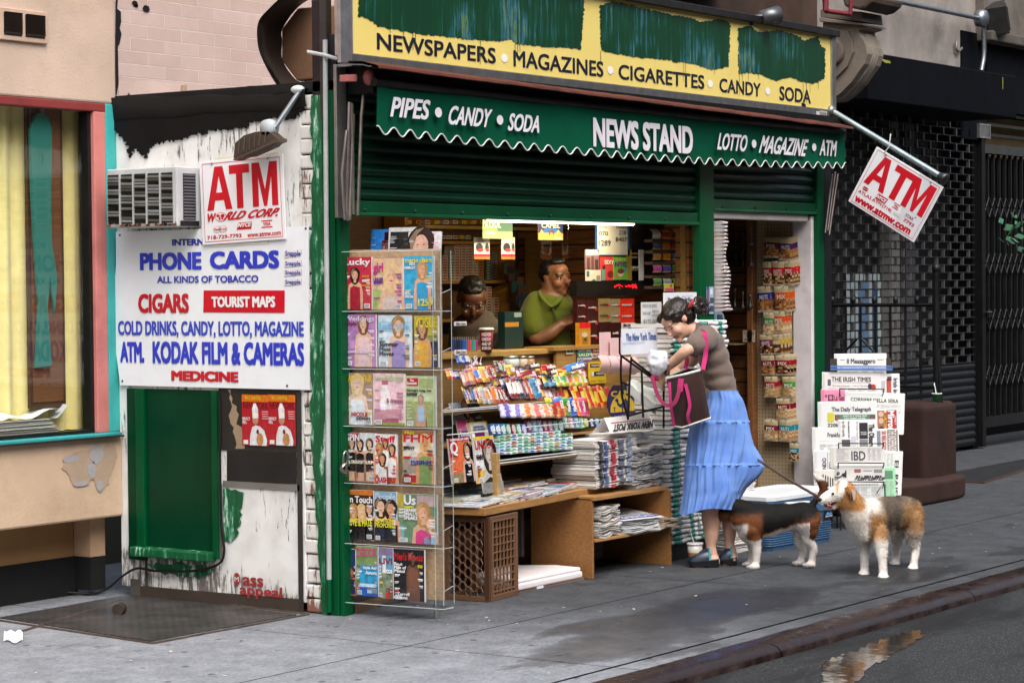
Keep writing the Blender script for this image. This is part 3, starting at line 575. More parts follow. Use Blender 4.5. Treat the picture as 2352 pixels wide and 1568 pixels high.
# stoop railing
b = MB(); X = 7.3
b.tube([(X, .12, 1.465), (X, 1.55, 1.465)], .017, '101114', 6); b.tube([(X, .14, .84), (X, 1.55, .84)], .012, '101114', 6)
for i in range(11): b.tube([(X, .27+.127*i, .74), (X, .27+.127*i, 1.465)], .011, '101114', 6)
for i in range(6): b.ell((X, .3+.18*i, 1.5), (.022, .022, .035), '101114', None, 8, 6)
rl = b.build('stoop_railing', 'black_iron', label='black iron railing with scrollwork on the brown stoop', cat='railing', org=(X, .2, .73))
b = MB(); b.tube([(X, .14, .72), (X, .14, 1.72)], .028, '101114', 8); b.ell((X, .14, 1.74), (.035, .035, .04), '101114', None, 10, 6); b.tube([(X, .1, .7), (X, .14, 1.4)], .014, '18181b', 6); b.build('post', 'black_iron', rl)
b = MB()
for s in (-1, 1):
    P = [(X-.02, .78+s*(.02+.0), 1.2)]+[(X-.02, .78+s*(.14*math.sin(t*.5)+.0), 1.2-.09*t*.5) for t in range(1, 5)]
    P += [(X-.02, .78+s*(.1+.06*math.cos(a)), .93+.06*math.sin(a)) for a in [-.3*k for k in range(2, 18)]]; b.tube(P, .009, '101114', 6)
b.build('scrollwork', 'black_iron', rl)
# yogurt cup with a spoon
p = V((7.26, .12, .732)); b = MB(); b.lathe([(.001, 0), (.03, 0), (.036, .055), (.04, .056), (.04, .064), (.033, .064), (.03, .03), (.001, .03)], p, 'e9eeea', 18, None, lambda i, j: lin('3f8f55') if i == 1 else lin('dbe6dd')); cp = b.build('yogurt_cup', 'plastic', label='small white and green yogurt cup standing on the stoop', cat='cup', org=p)
b = MB(); b.tube([p+V((0, 0, .03)), p+V((-.01, .012, .12))], .004, 'f0f0ee', 6); b.ell(p+V((-.012, .014, .128)), (.009, .004, .014), 'f0f0ee'); b.build('spoon', 'plastic', cp)
# leaves at the right edge
b = MB(); r = random.Random(4)
for i in range(46):
    c = PF(1.2).w(2352+r.uniform(-40, 60), r.uniform(490, 560)+r.choice((0, 0, 12)), r.uniform(-.2, .2)); a = r.uniform(0, 6); s_ = r.uniform(.04, .08); u = V((math.cos(a), r.uniform(-.5, .5), math.sin(a)*.6)).normalized(); v = u.cross(V((.3, -.8, .4))).normalized()
    b.face([c-u*s_, c+v*s_*.45, c+u*s_, c-v*s_*.45], jit('2f5b3a', .3))
b.tube([PF(1.2).w(2420, 900), PF(1.2).w(2390, 520)], .02, '3a2c20', 6); b.build('potted_shrub', 'plastic', label='dark green leafy shrub showing at the right edge of the picture', cat='plant', org=PF(1.2).w(2400, 560))
b = MB(); r = random.Random(77)
for i in range(150):
    x, y = r.uniform(-3, 6), r.uniform(-1.95, .2); k = r.uniform(.003, .011); a = r.uniform(0, 6); b.face([(x+k*math.cos(a+t)*r.uniform(.6, 1.3), y+k*math.sin(a+t)*r.uniform(.6, 1.3), .004+r.uniform(0, .003)) for t in (0, 1.3, 2.6, 3.9, 5.1)], r.choice(('dcd8d0', 'b9b2a6', '3a332c', '6a4a2c', '2a2826', '8a8074')))
b.build('pavement_litter', 'paper', kind='stuff')
# cellar plates
def plate(pts, name, label, dark=False):
    b = MB(); P = [V(p) for p in pts]; b.face([p+V((0, 0, .012)) for p in P], '2e2f31' if dark else '555555')
    n = len(P)
    for i in range(n): b.face([P[i], P[(i+1) % n], P[(i+1) % n]+V((0, 0, .012)), P[i]+V((0, 0, .012))], '6a4a38')
    return b.build(name, 'tread_plate' if not dark else 'black_iron', label=label, cat='cellar hatch', org=P[0])
ch = plate([(-1.16, .255, -.006), (-.125, .235, -.006), (-.0, 1.5, -.006), (-1.0, 1.45, -.006)], 'cellar_hatch', 'rusty steel cellar hatch plate in the pavement by the white side wall')
b = MB()
for a, c in (((-1.2, .2), (-.08, .19)), ((-.08, .19), (.03, 1.54)), ((-1.2, .2), (-1.05, 1.5)), ((-1.3, 1.0), (-.2, 1.38))): b.tube([(*a, .001), (*c, .001)], .008, '4a3d36', 4)
b.tube([(-.62, 1.0, .03), (-.56, 1.03, .03)], .03, '3a302a', 10); b.build('hatch_frame', 'rust', ch)
plate([(8.55, .3, .004), (9.9, .5, .004), (11.3, .95, .004), (8.6, .9, .004)], 'cellar_hatch', 'dark steel cellar hatch plate beside the brown stoop', True)
b = MB(); pl = PG(.008); pts = [(8, 1468), (20, 1460), (35, 1456), (52, 1463), (48, 1469), (25, 1472)]; rows = [[pl.w(8+44*i/8, 1472-4*math.sin(i)), pl.w(10+42*i/8, 1457+3*math.sin(i*1.7), .02)] for i in range(9)]; b.grid(rows, 'ece9e6'); b.build('crumpled_napkin', 'paper', label='crumpled white napkin lying on the pavement at bottom left', cat='litter', org=rows[0][0])
for px, py, c in ((905/1.0, 1353, 'e8e8e8'),):
    p = PG(0).w(1237, 1351); b = MB(); b.box(tuple(p+V((-.03, -.012, .002))), tuple(p+V((.03, .012, .016))), c, None); b.build('paper_scrap', 'paper', label='scrap of white paper on the pavement before the white lid', cat='litter', org=p)
# ================================================================ the news stand
K = thing('news_stand_building', 'single storey news stand with green shutters, green posts and a peeling white side wall', 'building', (0, 0, 0))
GR, GRD = '004f2c', '003a22'
b = MB(); b.box((-.03, .25, .05), (.07, 1.548, 2.63), 'ffffff'); b.build('side_wall', 'peeling_white', K, bevel=.004)
b = MB(); r = random.Random(3)
for i in range(35):
    z = .005+i*.075; e = r.uniform(-.012, .012)
    b.box((-.03+r.uniform(-.008, .006), .1, z), (.06, .25+e*.5, z+.068+r.uniform(-.004, .004)), 'ffffff')
b.build('brick_edge', 'peeling_brick', K, bevel=.008)
sp = PS(-.041)
b = MB(); P = jag(-.135, 0, -.2, 1.0, 20, .008, 1)+jag(-.2, 1.0, -.175, 2.0, 18, .012, 2)+jag(-.175, 2.0, -.17, 2.62, 14, .012, 3); b.prism(sp, [(a, z) for a, z in P]+[(-.1, 2.62), (-.1, 0)], -.02, .002, GR); b.build('painted_edge', 'green_over_white', K)
# tar flashing along the top of the side wall
b = MB(); q = rg(0, 0, 1.96); s2 = PS(-.036)
lo = [(765, 870), (800, 900), (850, 960), (870, 1060), (900, 1000), (935, 1010), (980, 1060), (1000, 1000), (1060, 960), (1110, 945), (1190, 940), (1240, 925), (1300, 900), (1370, 900), (1420, 870), (1500, 870), (1560, 860), (1640, 860), (1680, 820), (1760, 815), (1850, 790), (1945, 795), (1985, 790), (2030, 735), (2000, 690)]
up = [(1990, 625), (1890, 610), (1700, 665), (1500, 715), (1230, 745), (1000, 740), (860, 705), (770, 760)]
P = []
for i in range(len(lo)-1): P += [s2.at(*q(*c)) for c in jag(*lo[i], *lo[i+1], 9, 15, i)[:-1]]
b.prism(s2, P+[s2.at(*q(*c)) for c in [lo[-1]]+up], -.03, .006, '09090a'); b.build('tar_flashing', 'rust', K, bevel=.004)
b = MB(); rows = []
for i in range(15):
    y = .2+1.36*i/14; e = noise.noise(V((y*4, 0, 0)))*.02; rows.append([(-.045, y, 2.56+e), (-.06, y, 2.66+e-.02*math.sin(y*3)), (.3, y, 2.72+e), (5.3, y, 2.74)])
b.grid(rows, '0b0b0c'); b.box((-.03, .03, 2.64), (5.28, 1.556, 2.69), '1a1a1c')
rows = [[(-.02+.05*i, 1.5+.04*noise.noise(V((i*.6, 1, 1))), 2.6+.05*math.sin(i)), (-.02+.05*i, 1.553, 2.68+.06*noise.noise(V((i*.8, 4, 1))))] for i in range(30)]; b.grid(rows, '1b1b1e')
b.build('tar_roof', 'rust', K)
# boarded door with frame and ledge in the side wall
b = MB(); b.box((-.034, .86, .25), (.0, 1.35, 1.12), GRD); b.build('side_door', 'gloss_paint', K, bevel=.003)
for b_ in (((-.055, 1.35, .2), (.0, 1.41, 1.12), GR), ((-.045, 1.41, .2), (.0, 1.48, 1.12), GRD), ((-.05, .83, .24), (.0, .87, 1.12), GR)): b = MB(); b.box(*b_); b.build('door_frame', 'gloss_paint', K, bevel=.004)
b = MB(); b.box((-.1, .86, .225), (.0, 1.42, .275), GR); b.build('door_ledge', 'green_over_white', K, bevel=.008)
b = MB(); b.rect(PS(-.0355), *s2.at(330, 1400), *s2.at(690, 1378), '3c342e'); b.poly(PS(-.036), [s2.at(*c) for c in [(322, 1345), (690, 1375), (690, 1412), (322, 1382)]], '463d36')
b.poly(PS(-.0362), [s2.at(*c) for c in [(521, 1034), (681, 1037), (681, 1111), (521, 1107)]], '242322'); b.poly(PS(-.0359), [s2.at(*c) for c in [(502, 888), (688, 893), (688, 1036), (502, 1033)]], '2f2b29')
P = [s2.at(*c) for c in jag(523, 895, 540, 1030, 14, 6, 4)+jag(562, 1030, 530, 895, 14, 6, 5)]; b.poly(PS(-.0364), P, 'a08a70')
for A_, C_, c_ in (((300, 1330), (322, 1382), '59544d'), ((512, 1113), (688, 1117), '77746e'), ((333, 1262), (338, 1345), '4a463f'), ((686, 900), (692, 1405), '3a3632'), ((505, 1110), (510, 1290), '6d6a63')): b.rect(PS(-.0363), *s2.at(A_[0], C_[1]), *s2.at(C_[0], A_[1]), c_)
b.build('dark_board', 'paint', K)
b = MB(); P = [s2.at(*c) for c in jag(512, 1120, 560, 1130, 5, 3, 7)+jag(556, 1165, 545, 1230, 8, 5, 8)+jag(530, 1245, 512, 1240, 5, 3, 9)]; b.poly(PS(-.0365), P, GR)
P = [s2.at(*c) for c in jag(330, 1290, 500, 1300, 16, 6, 17)+jag(470, 1325, 380, 1320, 16, 7, 18)]; b.poly(PS(-.0362), P, GR); b.build('green_smear', 'green_over_white', K)
b = MB(); q = rg(0, 1500, 1.876); st = PS(-.0368); red = '9c2f33'
a0, b0 = st.at(*q(1520, 900)); b.disc(st, a0, b0, .024, .033, red); b.text(st, 'M', a0-.016, b0-.014, a0+.016, b0+.012, 'cfcac5', .0006, .03)
b.ptext(st, 'ass', *q(1560, 942), *q(1690, 895), red, bold=.035); b.ptext(st, 'appeal', *q(1540, 1018), *q(1812, 955), red, bold=.035); b.build('stencil_lettering', 'paper', K, label='red stencilled lettering')
# posts
def post(x0, x1, y0, y1, z1):
    b = MB(); b.box((x0, y0, 0), (x1, y1, z1), GR); return b
b = post(-.034, .044, .0, .024, 2.75); b.box((-.04, .028, 0), (.03, .06, 2.64), GR); b.box((-.034, .064, 0), (.02, .112, 2.64), GR); b.box((-.03, .02, 0), (.0, .12, 2.66), GRD); b.build('corner_post', 'gloss_paint', K, bevel=.004)
post(3.515, 3.69, -.005, .05, 2.72).build('centre_post', 'gloss_paint', K, bevel=.005)
b = post(5.085, 5.19, -.005, .06, 2.72); b.build('right_post', 'gloss_paint', K, bevel=.005)
b = MB(); b.box((5.2, .0, 0), (5.3, 1.55, 2.65), '1b1c1e'); b.build('right_wall', 'paint', K)
# roll down shutters
def shutter(x0, x1, z0):
    b = MB(); rows = [[], []]; n = int((2.74-z0-.07)/.062)
    for i in range(n):
        for t in range(6):
            z = z0+.075+.062*(i+t/6); y = .03-.017*math.sin(math.pi*t/5.5)**.7
            rows[0].append((x0, y, z)); rows[1].append((x1, y, z))
    b.grid(rows, '04331f', False); s = b.build('shutter', 'gloss_paint', K)
    b = MB(); b.box((x0, -.005, z0), (x1, .05, z0+.018), '1a5a3a'); b.box((x0, .004, z0+.018), (x1, .045, z0+.075), '0f4a2e')
    for k in range(int((x1-x0)/.42)+1): b.ell((x0+.12+.42*k, 0, z0+.03), (.009, .009, .009), '2c4a3c', None, 8, 5)
    b.build('bottom_bar', 'gloss_paint', s, bevel=.004); return s
shutter(.05, 3.51, 2.015); shutter(3.695, 5.08, 2.108)
b = MB(); b.box((3.695, .02, 2.06), (5.0, .08, 2.11), 'b0aca6'); b.box((5.045, .02, 0), (5.084, .165, 2.1), 'e3dcdc'); b.build('door_jamb', 'paint', K, bevel=.006)
b = MB(); b.face([(5.07, .17, .25), (5.07, .455, .25), (5.07, .455, 2.08), (5.07, .17, 2.08)], 'b5a17e'); b.box((5.071, .17, .1), (5.09, .46, 2.08), 'b5a17e'); b.build('pegboard', 'pegboard', K)
b = MB(); b.box((5.0, .455, 0), (5.1, .5, 2.08), '8a5a34'); b.build('wood_stile', 'wood', K, bevel=.004)
# inside shell
b = MB(); b.face([(5.12, .5, 0), (5.12, 1.5, 0), (5.12, 1.5, 2.2), (5.12, .5, 2.2)], '7a4e2c'); b.build('slatwall_lining', 'slatwall', K); b = MB(); b.box((3.655, .16, .0), (3.7, 1.5, 2.3), '7a4e2c'); b.build('slatwall_lining', 'slatwall', K)
b = MB(); b.box((.07, 1.48, 0), (5.12, 1.55, 2.6), '5d4327'); b.box((.05, .06, 0), (.075, 1.5, 2.5), '6b4e2e'); b.build('inner_wall', 'wood', K)
b = MB(); b.box((.05, .06, 2.28), (5.2, 1.5, 2.34), 'b39a6a'); b.build('ceiling', 'wood', K)
b = MB(); b.box((.0, .06, -.005), (5.2, 1.5, .012), '3a3631'); b.build('inner_floor', 'stone', K)
b = MB(); b.box((3.6, .055, 0), (3.66, .1, 2.05), '9d7a3c'); b.build('window_stile', 'wood', K)
# black and galvanised uprights on the corner
b = MB(); b.box((-.03, .112, 2.5), (.0, .172, 3.1), '2a2224'); b.box((-.045, .066, 2.5), (-.0, .11, 3.105), '3c3839'); b.box((-.03, .03, 2.5), (.0, .064, 2.92), '24262a'); b.build('steel_upright', 'black_iron', label='black angle iron upright rising above the green corner post', cat='post', org=(-.03, .15, 2.5), bevel=.003)
b = MB(); pl = PS(-.05); b.tube([pl.w(747, 92), pl.w(748, 300), pl.w(751, 700), pl.w(756, 1336)], .013, 'b4b8b8', 10); cd = b.build('conduit_pipe', 'paint', label='thin galvanised conduit pipe running down the green corner post', cat='pipe', org=pl.w(756, 1336))
b = MB(); b.tube([pl.w(756, 1330), pl.w(757, 1405)], .0135, GR, 10); b.build('painted_end', 'gloss_paint', cd); q = rg(880, 0, 3.92)
b = MB(); b.tube([pl.w(*q(690, 700), .01), pl.w(*q(940, 745), .02), pl.w(*q(1090, 795), .01)], .011, 'c4c6c6', 6, sx=.4); b.build('strap', 'paint', cd)
b = MB(); pl = PF(-.02); a0, z0 = pl.at(776, 500); a1, z1 = pl.at(795, 150); b.box((a0, -.02, z0), (a1, .0, z1), 'a6a4a2'); b.build('awning_upright', 'metal', label='grey galvanised upright carrying the awning at the green corner post', cat='post', org=(a0, 0, z0), bevel=.003)
# ================================================================ yellow sign box
YP = PF(-.1)
q4, q5 = rg(1150, 0, 1.96), rg(2304, 0, 1.96)
sg = thing('shop_sign', 'long yellow shop sign with black lettering and green overpainted patches', 'sign', (2.5, -.1, 2.8))
ZT = 3.31
b = MB(); b.box((-.05, -.1, 2.815), (5.105, .0, ZT), 'e8d278'); b.build('panel', 'sign', sg)
b = MB(); b.box((-.15, -.112, 2.76), (-.06, -.09, 3.4), 'b5b3b5'); b.box((-.06, -.108, 2.75), (-.045, .0, ZT+.03), 'c9c3c9'); b.box((-.06, -.11, 2.755), (5.13, .0, 2.812), '9a9796')
b.box((5.105, -.115, 2.75), (5.165, .0, ZT+.03), 'a6a4a4'); b.box((-.1, -.14, ZT), (5.18, .0, ZT+.045), '4b4745'); b.build('sign_frame', 'metal', sg, bevel=.003)
for i, (x, rr) in enumerate(((2.0, 0),)): pass
b = MB(); NV = '1d2030'
for q, t, l, u in ((q4, 'NEWSPAPERS', (272, 332), (1068, 325)), (q4, 'MAGAZINES', (1188, 445), (1790, 415)), (q4, 'CIGARETTES', (1893, 530), None), (q5, 'CANDY', (308, 617), (583, 560)), (q5, 'SODA', (710, 672), (920, 605))):
    ur = q5(205, 507) if u is None else q(*u); b.ptext(YP, t, *q(*l), *ur, NV, h=.0025, bold=.022, res=4)
b.build('lettering', 'sign', sg)
b = MB()
for q, x, y in ((q4, 1127, 390), (q4, 1838, 472), (q5, 246, 563), (q5, 632, 612)):
    a, z = YP.at(*q(x, y)); b.disc(YP, a, z, .031, .024, 'f0eee8', .0025)
b.build('lettering_dot', 'sign', sg)
def patch(pts, seed, drips):
    P = []
    for i in range(len(pts)):
        c, d = pts[i], pts[(i+1) % len(pts)]; L = math.hypot(c[0]-d[0], c[1]-d[1]); P += jag(c[0], c[1], d[0], d[1], max(2, int(L/3.2)), 2.1, seed+i)[:-1]
    b = MB(); b.poly(YP, [(a, min(z, ZT-.003)) for a, z in (YP.at(*p) for p in P)], 'ffffff', .003)
    for x, y, l in drips: a, z = YP.at(x, y); w_ = .0022; b.poly(YP, [(a-w_, z), (a+w_, z), (a+w_*.6, z-l), (a-w_*.6, z-l)], 'ffffff', .0035)
    b.build('paint_patch', 'brushed_green', sg, label='patch of brushed dark green paint')
patch([q4(150, -40), q4(145, 112), q4(200, 120), q4(285, 180), q4(560, 228), q4(900, 265), q4(1100, 278), q4(1180, 265), q4(1200, 295), q4(1430, 318), q4(1500, 315), q4(1640, 333), q4(1668, -40)], 1, [(*q4(x, y), l) for x, y, l in ((360, 185, .03), (450, 215, .05), (512, 220, .09), (530, 220, .06), (965, 270, .13), (1198, 290, .1), (1215, 290, .08), (1230, 290, .05))])
patch([q4(1765, 40), q4(1775, 340), q4(2000, 385), q4(2250, 405), q5(0, 418), q5(100, 425), q5(260, 468), q5(370, 450), q5(380, 155), q5(300, 130), q5(180, 150), q5(120, 120), q5(0, 105), q4(2200, 90), q4(1950, 30), q4(1850, 15)], 40, [(*q4(1772, 345), .08), (*q4(2340, 410), .1), (*q5(65, 420), .11), (*q5(275, 465), .03)])
patch([q5(432, 190), q5(515, 172), q5(560, 215), q5(700, 205), q5(830, 240), q5(875, 275), q5(970, 243), q5(980, 300), q5(1018, 330), q5(1012, 530), q5(940, 562), q5(860, 550), q5(780, 520), q5(690, 545), q5(580, 495), q5(470, 490), q5(436, 505)], 80, [(*q5(x, y), l) for x, y, l in ((440, 500, .14), (460, 490, .05), (500, 492, .05), (570, 497, .04), (868, 550, .1), (890, 555, .14), (915, 560, .06), (970, 550, .05))])
b = MB(); P = [YP.at(*q5(*c)) for c in ((858, 690), (885, 700), (890, 735), (868, 735), (860, 715))]; b.poly(YP, P, '15110e', .003)
b.build('burn_hole', 'paint', sg)
b = MB(); YL = PF(-.1105); b.rect(YL, *YL.at(*q5(958, 782)), *YL.at(*q5(978, 748)), 'c9c6c4', .001); b.rect(YL, *YL.at(*q5(980, 785)), *YL.at(*q5(1030, 748)), 'b5b1ae', .001); b.ptext(YL, 'SIGNS', *q5(984, 774), *q5(1026, 756), '6d6a68', h=.002, bold=.03); b.build('maker_plate', 'sign', sg)
b = MB(); p = PF(-.16).w(*q5(650, 110)); M = Matrix.Rotation(R_(60), 3, 'Z') @ Matrix.Rotation(R_(80), 3, 'X'); b.lathe([(.001, -.07), (.045, -.07), (.055, 0), (.06, .06), (.05, .062), (.04, .02), (.001, .02)], p, '6d7072', 16, M); b.tube([p+V((-.03, 0, 0)), p+V((-.12, .05, -.01)), p+V((-.16, .05, -.06))], .014, '5c5e60', 6)
b.build('spot_lamp', 'metal', label='small grey spot lamp clamped to the top of the yellow sign', cat='lamp', org=p)
# ================================================================ awning
AW = thing('awning', 'green canvas awning valance with white lettering and scalloped white edge', 'awning', (2.5, -.2, 2.5))
AP = PF(-.2); rows = []; N = 456; X0, X1 = .022, 5.115; top = 2.685
def zb(x): return 2.437+.0205*math.cos((x-X0)*2*math.pi/.1376)-.042*math.sin(math.pi*(x-X0)/(X1-X0))**.8 if X0 < x < X1 else 2.4535
def yv(x, z): return -.2+.010*math.sin(x*2.1+.4)*(top-z)/.25+.004*math.sin(x*7+z*9)
for j in range(13):
    t = j/12; rows.append([V((X0+(X1-X0)*i/N, yv(X0+(X1-X0)*i/N, top+(zb(X0+(X1-X0)*i/N)-top)*t), top+(zb(X0+(X1-X0)*i/N)-top)*t)) for i in range(N+1)])
b = MB(); b.grid(rows, '005038'); b.grid([[p+V((0, .004, 0)) for p in r] for r in rows], '0b3f2e')
for z in (2.655,): b.grid([[V((X0+(X1-X0)*i/60, yv(X0+(X1-X0)*i/60, z+d)-.0015, z+d)) for i in range(61)] for d in (0, .0035)], '083525')
b.build('valance', 'canvas', AW)
b = MB(); b.tube([V((X0+(X1-X0)*i/N, yv(X0+(X1-X0)*i/N, zb(X0+(X1-X0)*i/N))-.002, zb(X0+(X1-X0)*i/N))) for i in range(N+1)], .0038, 'e6e6e2', 6); b.build('piping', 'cloth', AW)
b = MB(); W_ = 'ece8ef'; A2 = AP.off(.02)
for q, t, l, q2, u, bo in ((q4, 'PIPES', (375, 785), q4, (625, 672), .035), (q4, 'CANDY', (758, 835), q4, (1035, 733), .035), (q4, 'SODA', (1160, 878), q4, (1370, 778), .035), (q4, 'NEWS STAND', (1725, 985), q5, (130, 850), .05), (q5, 'LOTTO', (303, 1005), q5, (495, 908), .035), (q5, 'MAGAZINE', (588, 1027), q5, (895, 935), .035), (q5, 'ATM', (985, 1042), q5, (1093, 945), .035)):
    b.ptext(A2, t, *q(*l), *q2(*u), W_, h=0, bold=bo, res=4, shear=.1 if bo < .04 else 0)
for q, x, y in ((q4, 687, 755), (q4, 1100, 805), (q5, 542, 965), (q5, 945, 988)): a, z = A2.at(*q(x, y)); b.disc(A2, a, z, .03, .026, W_)
b.build('lettering', 'sign', AW)
b = MB(); rows = [[V((x, y, z+(2.68-2.735)*(x+.09)/5.14)) for y, z in ((-.11, 2.775), (-.2, 2.768), (-.295, 2.742), (-.3, 2.73), (-.294, 2.726), (-.2, 2.752), (-.11, 2.76))] for x in [-.09+5.14*i/40 for i in range(41)]]
b.grid([[p+V((0, .004*noise.noise(V((p.x*3, 0, 0))), .005*noise.noise(V((p.x*4, 5, 0))))) for p in r] for r in rows], '5f2f22', False); b.build('rusty_hood', 'rust', AW)
q = rg(880, 0, 3.92); b = MB(); pl = PF(-.27); b.grid([[pl.w(*q(x, y)), pl.w(*q(x+5, y+16))] for x, y in ((1045, 868), (1150, 855), (1320, 858), (1420, 862), (1500, 885), (1530, 880))], 'c3c6c6'); b.build('flashing_strip', 'metal', AW)
b = MB(); b.tube([(.0, -.2, 2.67), (5.1, -.2, 2.665)], .022, '2b2724', 10); b.box((.02, -.18, 2.62), (5.1, -.0, 2.76), '0d0e0e'); b.build('roller', 'rust', AW)
b = MB(); pl = PF(-.12); b.prism(pl, [pl.at(*q(*c)) for c in ((1165, 1005), (1300, 1003), (1300, 1100), (1165, 1097))], -.03, .02, 'b06a66')
b.tube([pl.w(*q(1410, 1040), .03), pl.w(*q(1600, 1060), -.02)], .024, '7a4a44', 8); b.ell(pl.w(*q(1412, 1050), .04), (.03, .03, .04), 'b0645f', None, 10, 7); b.build('hinge_bracket', 'paint', AW, bevel=.003)
def bars(pl, sets, c, name, nm='arm', r_=.014):
    for P in sets: b = MB(); b.tube([pl.w(*p) for p in P], r_, jit(c, .12), 4, sx=.6); b.build(nm, 'metal', AW)
pl = PF(-.09)
bars(pl, [(q(1440, 1180), q(1400, 1560), (822, 495)), ((803, 235), (796, 480), (800, 506)), ((812, 262), (803, 505)), ((797, 300), (786, 400), (793, 505)), ((808, 238), (812, 492))], '9b928b', 'scissor_arm')
pl = PF(-.06); bars(pl, [((1925, 400), (1905, 540)), ((1912, 400), (1896, 535)), ((1919, 395), (1902, 530))], '7e7873', 'scissor_arm')
# ================================================================ things on the side wall
# air conditioner
AC = thing('air_conditioner', 'rusty white window air conditioner sticking out of the side wall', 'air conditioner', (-.2, 1.02, 1.97))
AX, AY0 = -.215, .935; AY1 = -PS(AX).at(245, 395)[0]; AW_ = AY1-AY0
b = MB(); b.box((AX, AY0, 1.975), (-.03, AY1, 2.285), 'c9cbcd'); b.build('casing', 'paint', AC, bevel=.006)
pl = PS(AX-.002); b = MB(); b.rect(pl, -AY1+.01, 1.995, -AY0-.01, 2.255, '2a2826', .001); cw = (AW_-.02)/5
for k in range(5):
    a0 = -AY1+.01+cw*k
    for i in range(15): z = 2.005+i*.0163; b.face([pl.P(a0+.004, z, .002), pl.P(a0+cw-.006, z-.003, .002), pl.P(a0+cw-.006, z+.009, .011), pl.P(a0+.004, z+.011, .011)], jit(random.choice(('d6d6d6', 'd0d0d0', 'bcbab8', '8a8680')) if (k*7+i*3) % 11 > 2+(k < 3)*(i < 6)*3 else '1d1b1a', .1))
    b.pbox(pl, a0+cw-.006, 1.99, a0+cw, 2.26, 0, .012, 'bdbdbb')
b.build('louvre_panel', 'paint', AC)
pl = Pl((0, AY0-.002, 0), (1, 0, 0), (0, 0, 1)); b = MB(); b.rect(pl, AX+.045, 2.01, -.075, 2.25, '1e1d1d', .001)
for i in range(15): z = 2.015+i*.016; b.face([pl.P(AX+.045, z, .002), pl.P(-.075, z, .002), pl.P(-.075, z+.007, .008), pl.P(AX+.045, z+.007, .008)], jit('b5b9c2', .1))
b.rect(pl, AX+.02, 1.977, -.05, 2.005, '191613', .002); b.build('side_vent', 'paint', AC)
b = MB()
for i in range(16): a = -AY1+i*AW_/16; w_ = AW_/16; b.poly(PS(AX-.004), [(a, 1.98), (a+w_, 1.98), (a+w_*.9, 1.993+.006*math.sin(i*2.2)), (a+w_*.1, 1.993+.005*math.sin(i*3))], random.choice(('6b3a1e', '3a2318', 'b8b2aa', '8c5a2c', '2a211c')))
b.build('rusted_sill', 'rust', AC)
# phone card sign
PCS = thing('wall_sign', 'big white plastic sign advertising phone cards, cigars and cold drinks in blue and red', 'sign', (-.04, .88, 1.13))
ps = PS(-.045); q2 = rg(0, 700, 1.96)
edge = [(810, 1210), (800, 1130), (770, 900), (768, 760), (775, 500), (782, 400), (780, 182), (1340, 165), (2070, 145), (2078, 1242), (1400, 1226)]
b = MB(); b.prism(ps, [ps.at(*q2(*c)) for c in edge], -.004, .004, 'eceff3'); b.build('panel', 'sign', PCS)
b = MB(); BL, RD = '3440c4', 'c4192b'; h = .006
for t, l, u, c, bo, sh in (('INTERN', (1160, 276), (1372, 228), '2a33a6', .05, 0), ('PHONE', (945, 442), (1356, 316), BL, .06, 0), ('CARDS', (1413, 434), (1877, 306), BL, .06, 0), ('ALL KINDS OF TOBACCO', (1060, 527), (1738, 473), '3a44b4', .035, .0), ('CIGARS', (933, 727), (1271, 596), RD, .055, 0),
        ('COLD DRINKS, CANDY, LOTTO, MAGAZINE', (798, 888), (2042, 783), '3a4cc0', .045, 0), ('ATM.', (813, 1058), (972, 920), BL, .06, 0), ('KODAK FILM & CAMERAS', (1030, 1064), (2044, 925), BL, .055, 0), ('MEDICINE', (1155, 1180), (1604, 1120), RD, .07, 0)):
    b.ptext(ps, t, *q2(*l), *q2(*u), c, h=h, bold=bo, res=3)
b.poly(ps, [ps.at(*q2(*c)) for c in ((1368, 722), (1914, 726), (1915, 575), (1371, 575))], 'cc1128', h); b.ptext(ps, 'TOURIST MAPS', *q2(1426, 690), *q2(1852, 614), 'f2eeee', h=h+.0015, bold=.06)
b.build('lettering', 'sign', PCS)
b = MB()
for i in range(4):
    y = 350+61*i+(0, 0, 0, 2)[i]; b.poly(ps, [ps.at(*q2(*c)) for c in ((1912, y+12), (2030, y-20+18*(i > 0)), (2030, y-48+10*(i > 0)), (1912, y-28))], 'd9bdb4', h); b.poly(ps, [ps.at(*q2(*c)) for c in ((1915, y+8), (2026, y-22+18*(i > 0)), (2026, y-45+10*(i > 0)), (1915, y-26))], 'e9e6ee', h+.001); b.ptext(ps, 'Snapple', *q2(1920, y+6), *q2(2022, y-42+10*(i > 0)), '2c3c98', h=h+.002, bold=.03)
b.build('sticker', 'sign', PCS)
for x, y in ((808, 205), (2055, 160), (1930, 1213), (825, 1182)): b = MB(); b.ell(ps.w(*q2(x, y), .005), (.004, .007, .007), '6f6a60', None, 8, 5); b.build('screw', 'metal', PCS)
def glyph(b, pl, ch, a0, b0, a1, b1, c, h):
    G = {'T': [[(0, 1), (0, .8), (.34, .8), (.34, 0), (.66, 0), (.66, .8), (1, .8), (1, 1)]], 'M': [[(0, 0), (0, 1), (.3, 1), (.5, .38), (.7, 1), (1, 1), (1, 0), (.76, 0), (.76, .68), (.56, 0), (.44, 0), (.24, .68), (.24, 0)]],
         'A': [[(0, 0), (.34, 1), (.5, 1), (.5, .78), (.38, .4), (.5, .4), (.5, .22), (.33, .22), (.26, 0)], [(1, 0), (.74, 0), (.67, .22), (.5, .22), (.5, .4), (.62, .4), (.5, .78), (.5, 1), (.66, 1)]]}[ch]
    for P in G: b.poly(pl, [(a0+x*(a1-a0), b0+y*(b1-b0)) for x, y in P], c, h)
